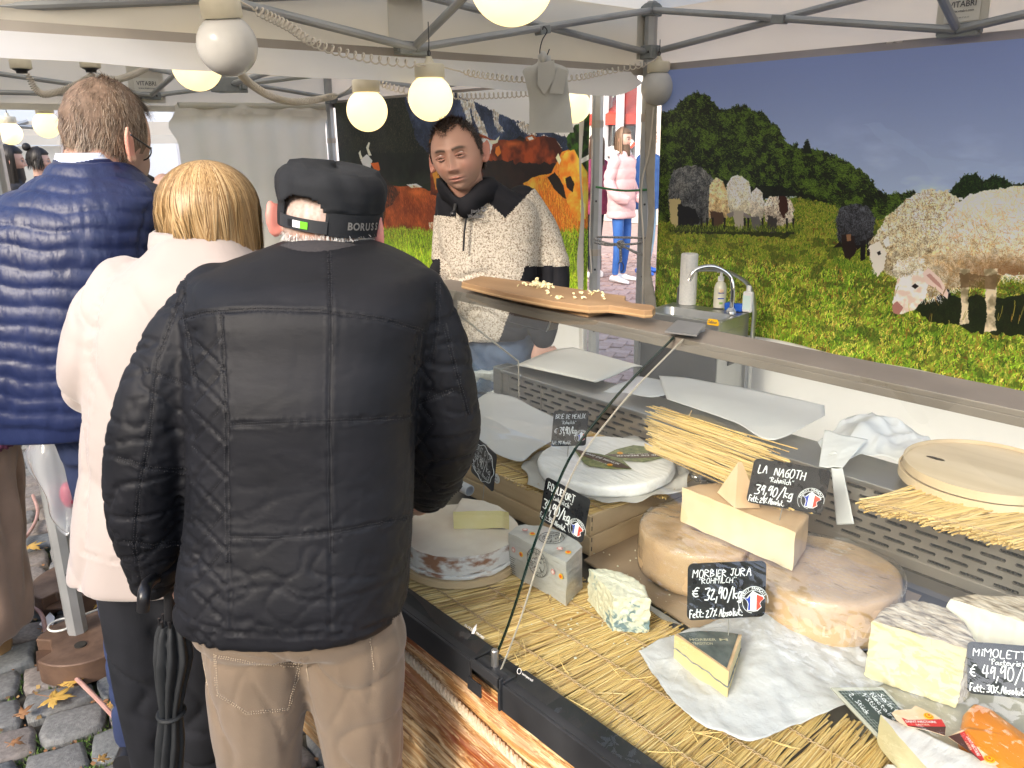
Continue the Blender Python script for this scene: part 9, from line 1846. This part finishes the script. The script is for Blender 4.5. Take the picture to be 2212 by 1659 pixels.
bl=thing('shop_building','pale building with white-framed shop windows beyond the doorway','building',(-9,12.6,0));YBG=12.6
M_ren=mat('render_pale',(.55,.50,.44),(.62,.57,.50),3,.9,bump=.2,bsc=30);M_wf=mat('window_frame',(.80,.81,.82),rough=.4);zw3=lambda x,y:(1234.4+x*.248,192+y*.248)
w0,w1,w2,w3=[at(*zw3(x,300),y=YBG)for x in(265,395,430,605)];zb0,zt0=at(*zw3(300,650),y=YBG)[2],3.4
m=MB()
for a,b in(((-22,0),(w0[0],6)),((w3[0],0),(8,6)),((w0[0],0),(w3[0],zb0)),((w0[0],zt0),(w3[0],6))):m.box((a[0],YBG,a[1]),(b[0],YBG+.3,b[1]))
mk('wall',m,M_ren,bl,smooth=False);t_=.09
def fbox(x0,x1,z0,z1,parent,nm='frame_bar',y=YBG-.03):q=MB();q.box((x0,y,z0),(x1,YBG+.1,z1));return mk(nm,q,M_wf,parent,smooth=False)
for x0,x1 in((w0[0],w1[0]+.1),(w2[0]-.1,w3[0])):
 q=MB();q.box((x0+.002,YBG+.12,zb0),(x1-.002,YBG+.125,zt0));wn=mk('window',q,mat_clear('shop_glass',(.9,.9,.9),.02,refl=1.5),bl,smooth=False);fbox(x0,x0+t_,zb0,zt0,wn,y=YBG-.032);fbox(x1-t_,x1,zb0,zt0,wn,y=YBG-.034);fbox(x0+t_,x1-t_,zb0,zb0+t_,wn);fbox(x0+t_,x1-t_,zt0-t_,zt0,wn)
q=MB();q.box((w0[0]-.3,YBG-.1,zb0-.06),(w3[0]+.1,YBG-.04,zb0-.003));mk('sill',q,M_wf,bl,smooth=False)
q=MB();q.box((w0[0]-2,YBG+2.5,0),(w3[0]+2,YBG+2.6,5));mk('back_room',q,mat('room_beige',(.50,.46,.36),(.40,.36,.28),1,.9),bl,smooth=False)
c=at(*zw3(560,230),y=YBG+1.2);q=MB();q.loft([[c+[rr_*math.cos(t),rr_*math.sin(t),z]for t in np.linspace(0,2*PI,8,endpoint=False)]for rr_,z in((1.3,-.2),(1.3,0),(.05,.55))]);single('red_parasol',q,mat('parasol_red',(.55,.05,.03),rough=.7),'red parasol behind the shop window glass','parasol',smooth=False);q=MB();q.tube([c+[0,0,-1.8],c],.03,8);mk('pole',q,M_wf,bpy.data.objects['red_parasol'])
q=MB();q.box((w2[0],YBG+1.8,0),(w3[0]+.6,YBG+1.9,c[2]-.1));single('red_screen',q,mat('screen_red',(.22,.06,.045),(.30,.10,.07),3,.8),'dark red hanging panel inside the shop below the parasol','screen',smooth=False)
p=[at(*zw3(x,y),y=YBG-.5)for x,y in((510,420),(558,480),(520,520),(490,468))];fo=thing('small_flag','small French tricolour flag by the shop window','flag',p[3])
for k,mm in enumerate((M_blue,M_white,M_red)):q=MB();a0,a1=k/3,(k+1)/3;q.prism([p[0]*(1-a0)+p[1]*a0,p[0]*(1-a1)+p[1]*a1,p[3]*(1-a1)+p[2]*a1,p[3]*(1-a0)+p[2]*a0],(0,.004,0));mk('flag_stripe',q,mm,fo,smooth=False)
tC=thing('market_tent','far market tent with lit lamps at the left edge','tent',(-8.2,1.2,0));XC=-8.9
for nm,mm,x,y0,y1,z0,z1 in(('roof_panel',M_fab,XC,-3,at(395,300,x=XC)[1],at(200,292,x=XC)[2],at(200,262,x=XC)[2]),('hem',M_patch,XC+.01,-3,at(395,300,x=XC)[1],at(200,312,x=XC)[2],at(200,292,x=XC)[2]),('back_sheet',MATS['curtain_white'],XC-.1,-3,at(140,330,x=XC)[1],.3,at(200,314,x=XC)[2])):
 q=MB();q.grid(lambda u,v:(x+.02*math.sin(u*30),y0+(y1-y0)*u,z0+(z1-z0)*v),30,3);mk(nm,q,mm,tC)
q=MB();q.tube([at(-20,268,x=XC+.6),at(90,276,x=XC+.6),at(250,262,x=XC+.6)],.018,8);mk('truss_tube',q,M_alu,tC);q=MB();q.tube([at(-20,285,x=XC+.6),at(60,262,x=XC+.6)],.018,8);mk('truss_tube',q,M_alu,tC)
q=MB();y_=at(4,400,x=-6.6)[1];hexpost(q,-6.6,y_,0,2.1,.05);mk('post',q,M_alu,tC,smooth=False)
fa_=thing('white_facade','brightly lit white building seen through the gaps left of the tents','building',(-16,3,0));q=MB();q.box((-16.4,-12,0),(-16,9,9));mk('wall',q,mat('facade_white',(.80,.80,.80),(.86,.86,.86),1,.9),fa_,smooth=False)
for y0 in(.6,2.6,4.6):q=MB();q.box((-16.001,y0,1.0),(-15.96,y0+.9,2.3));mk('window',q,mat('window_pale',(.62,.68,.74),rough=.2),fa_,smooth=False)
of_=thing('sky_block_houses','added unseen brick house row behind the photographer, blocking the low sky','building',(-2,-19,0));q=MB();q.box((-26,-19.4,0),(22,-19,7.5));mk('wall',q,mat('brick_facade',(.30,.17,.12),(.38,.24,.18),2,.9),of_,smooth=False)  # houses added out of view to cut off the low sky
for i in range(16):
 for z0 in(1.0,4.2):q=MB();q.box((-25+i*3,-18.99,z0),(-23.6+i*3,-18.93,z0+1.7));mk('window',q,M_wf,of_,smooth=False)
lf_=island_mat('tree_leaves',[(.05,.08,.02),(.12,.15,.03),(.22,.17,.03),(.08,.10,.02)])
for k,(x,y,h)in enumerate(((-9,-12,8),(-3.5,-14,8.5),(10,-13,8.5))):
 o=thing('street_tree','autumn street tree behind the photographer, '+('left','middle','right')[k]+' one of three','tree',(x,y,0),'street trees behind the photographer');q=MB();q.tube([(x,y,0),(x+.1,y,h*.35),(x,y+.1,h*.8)],[.2,.15,.05],10);mk('trunk',q,mat('bark',(.09,.07,.05),(.15,.12,.09),20,.9),o)
 r=np.random.RandomState(k);n=3500;c=r.normal(size=(n,3))*[1.5,1.5,1.6]+[x,y,h*.72];c+=.5*np.sin(c*2.1+k)[:,[1,2,0]];a=r.normal(size=(n,3))*.085;b=r.normal(size=(n,3))*.085;V=np.stack([c-a,c-b,c+a,c+b],1).reshape(-1,3);q=MB();q.add(V,[(4*i,4*i+1,4*i+2,4*i+3)for i in range(n)]);mk('crown',q,lf_,o,smooth=False,fix=False)
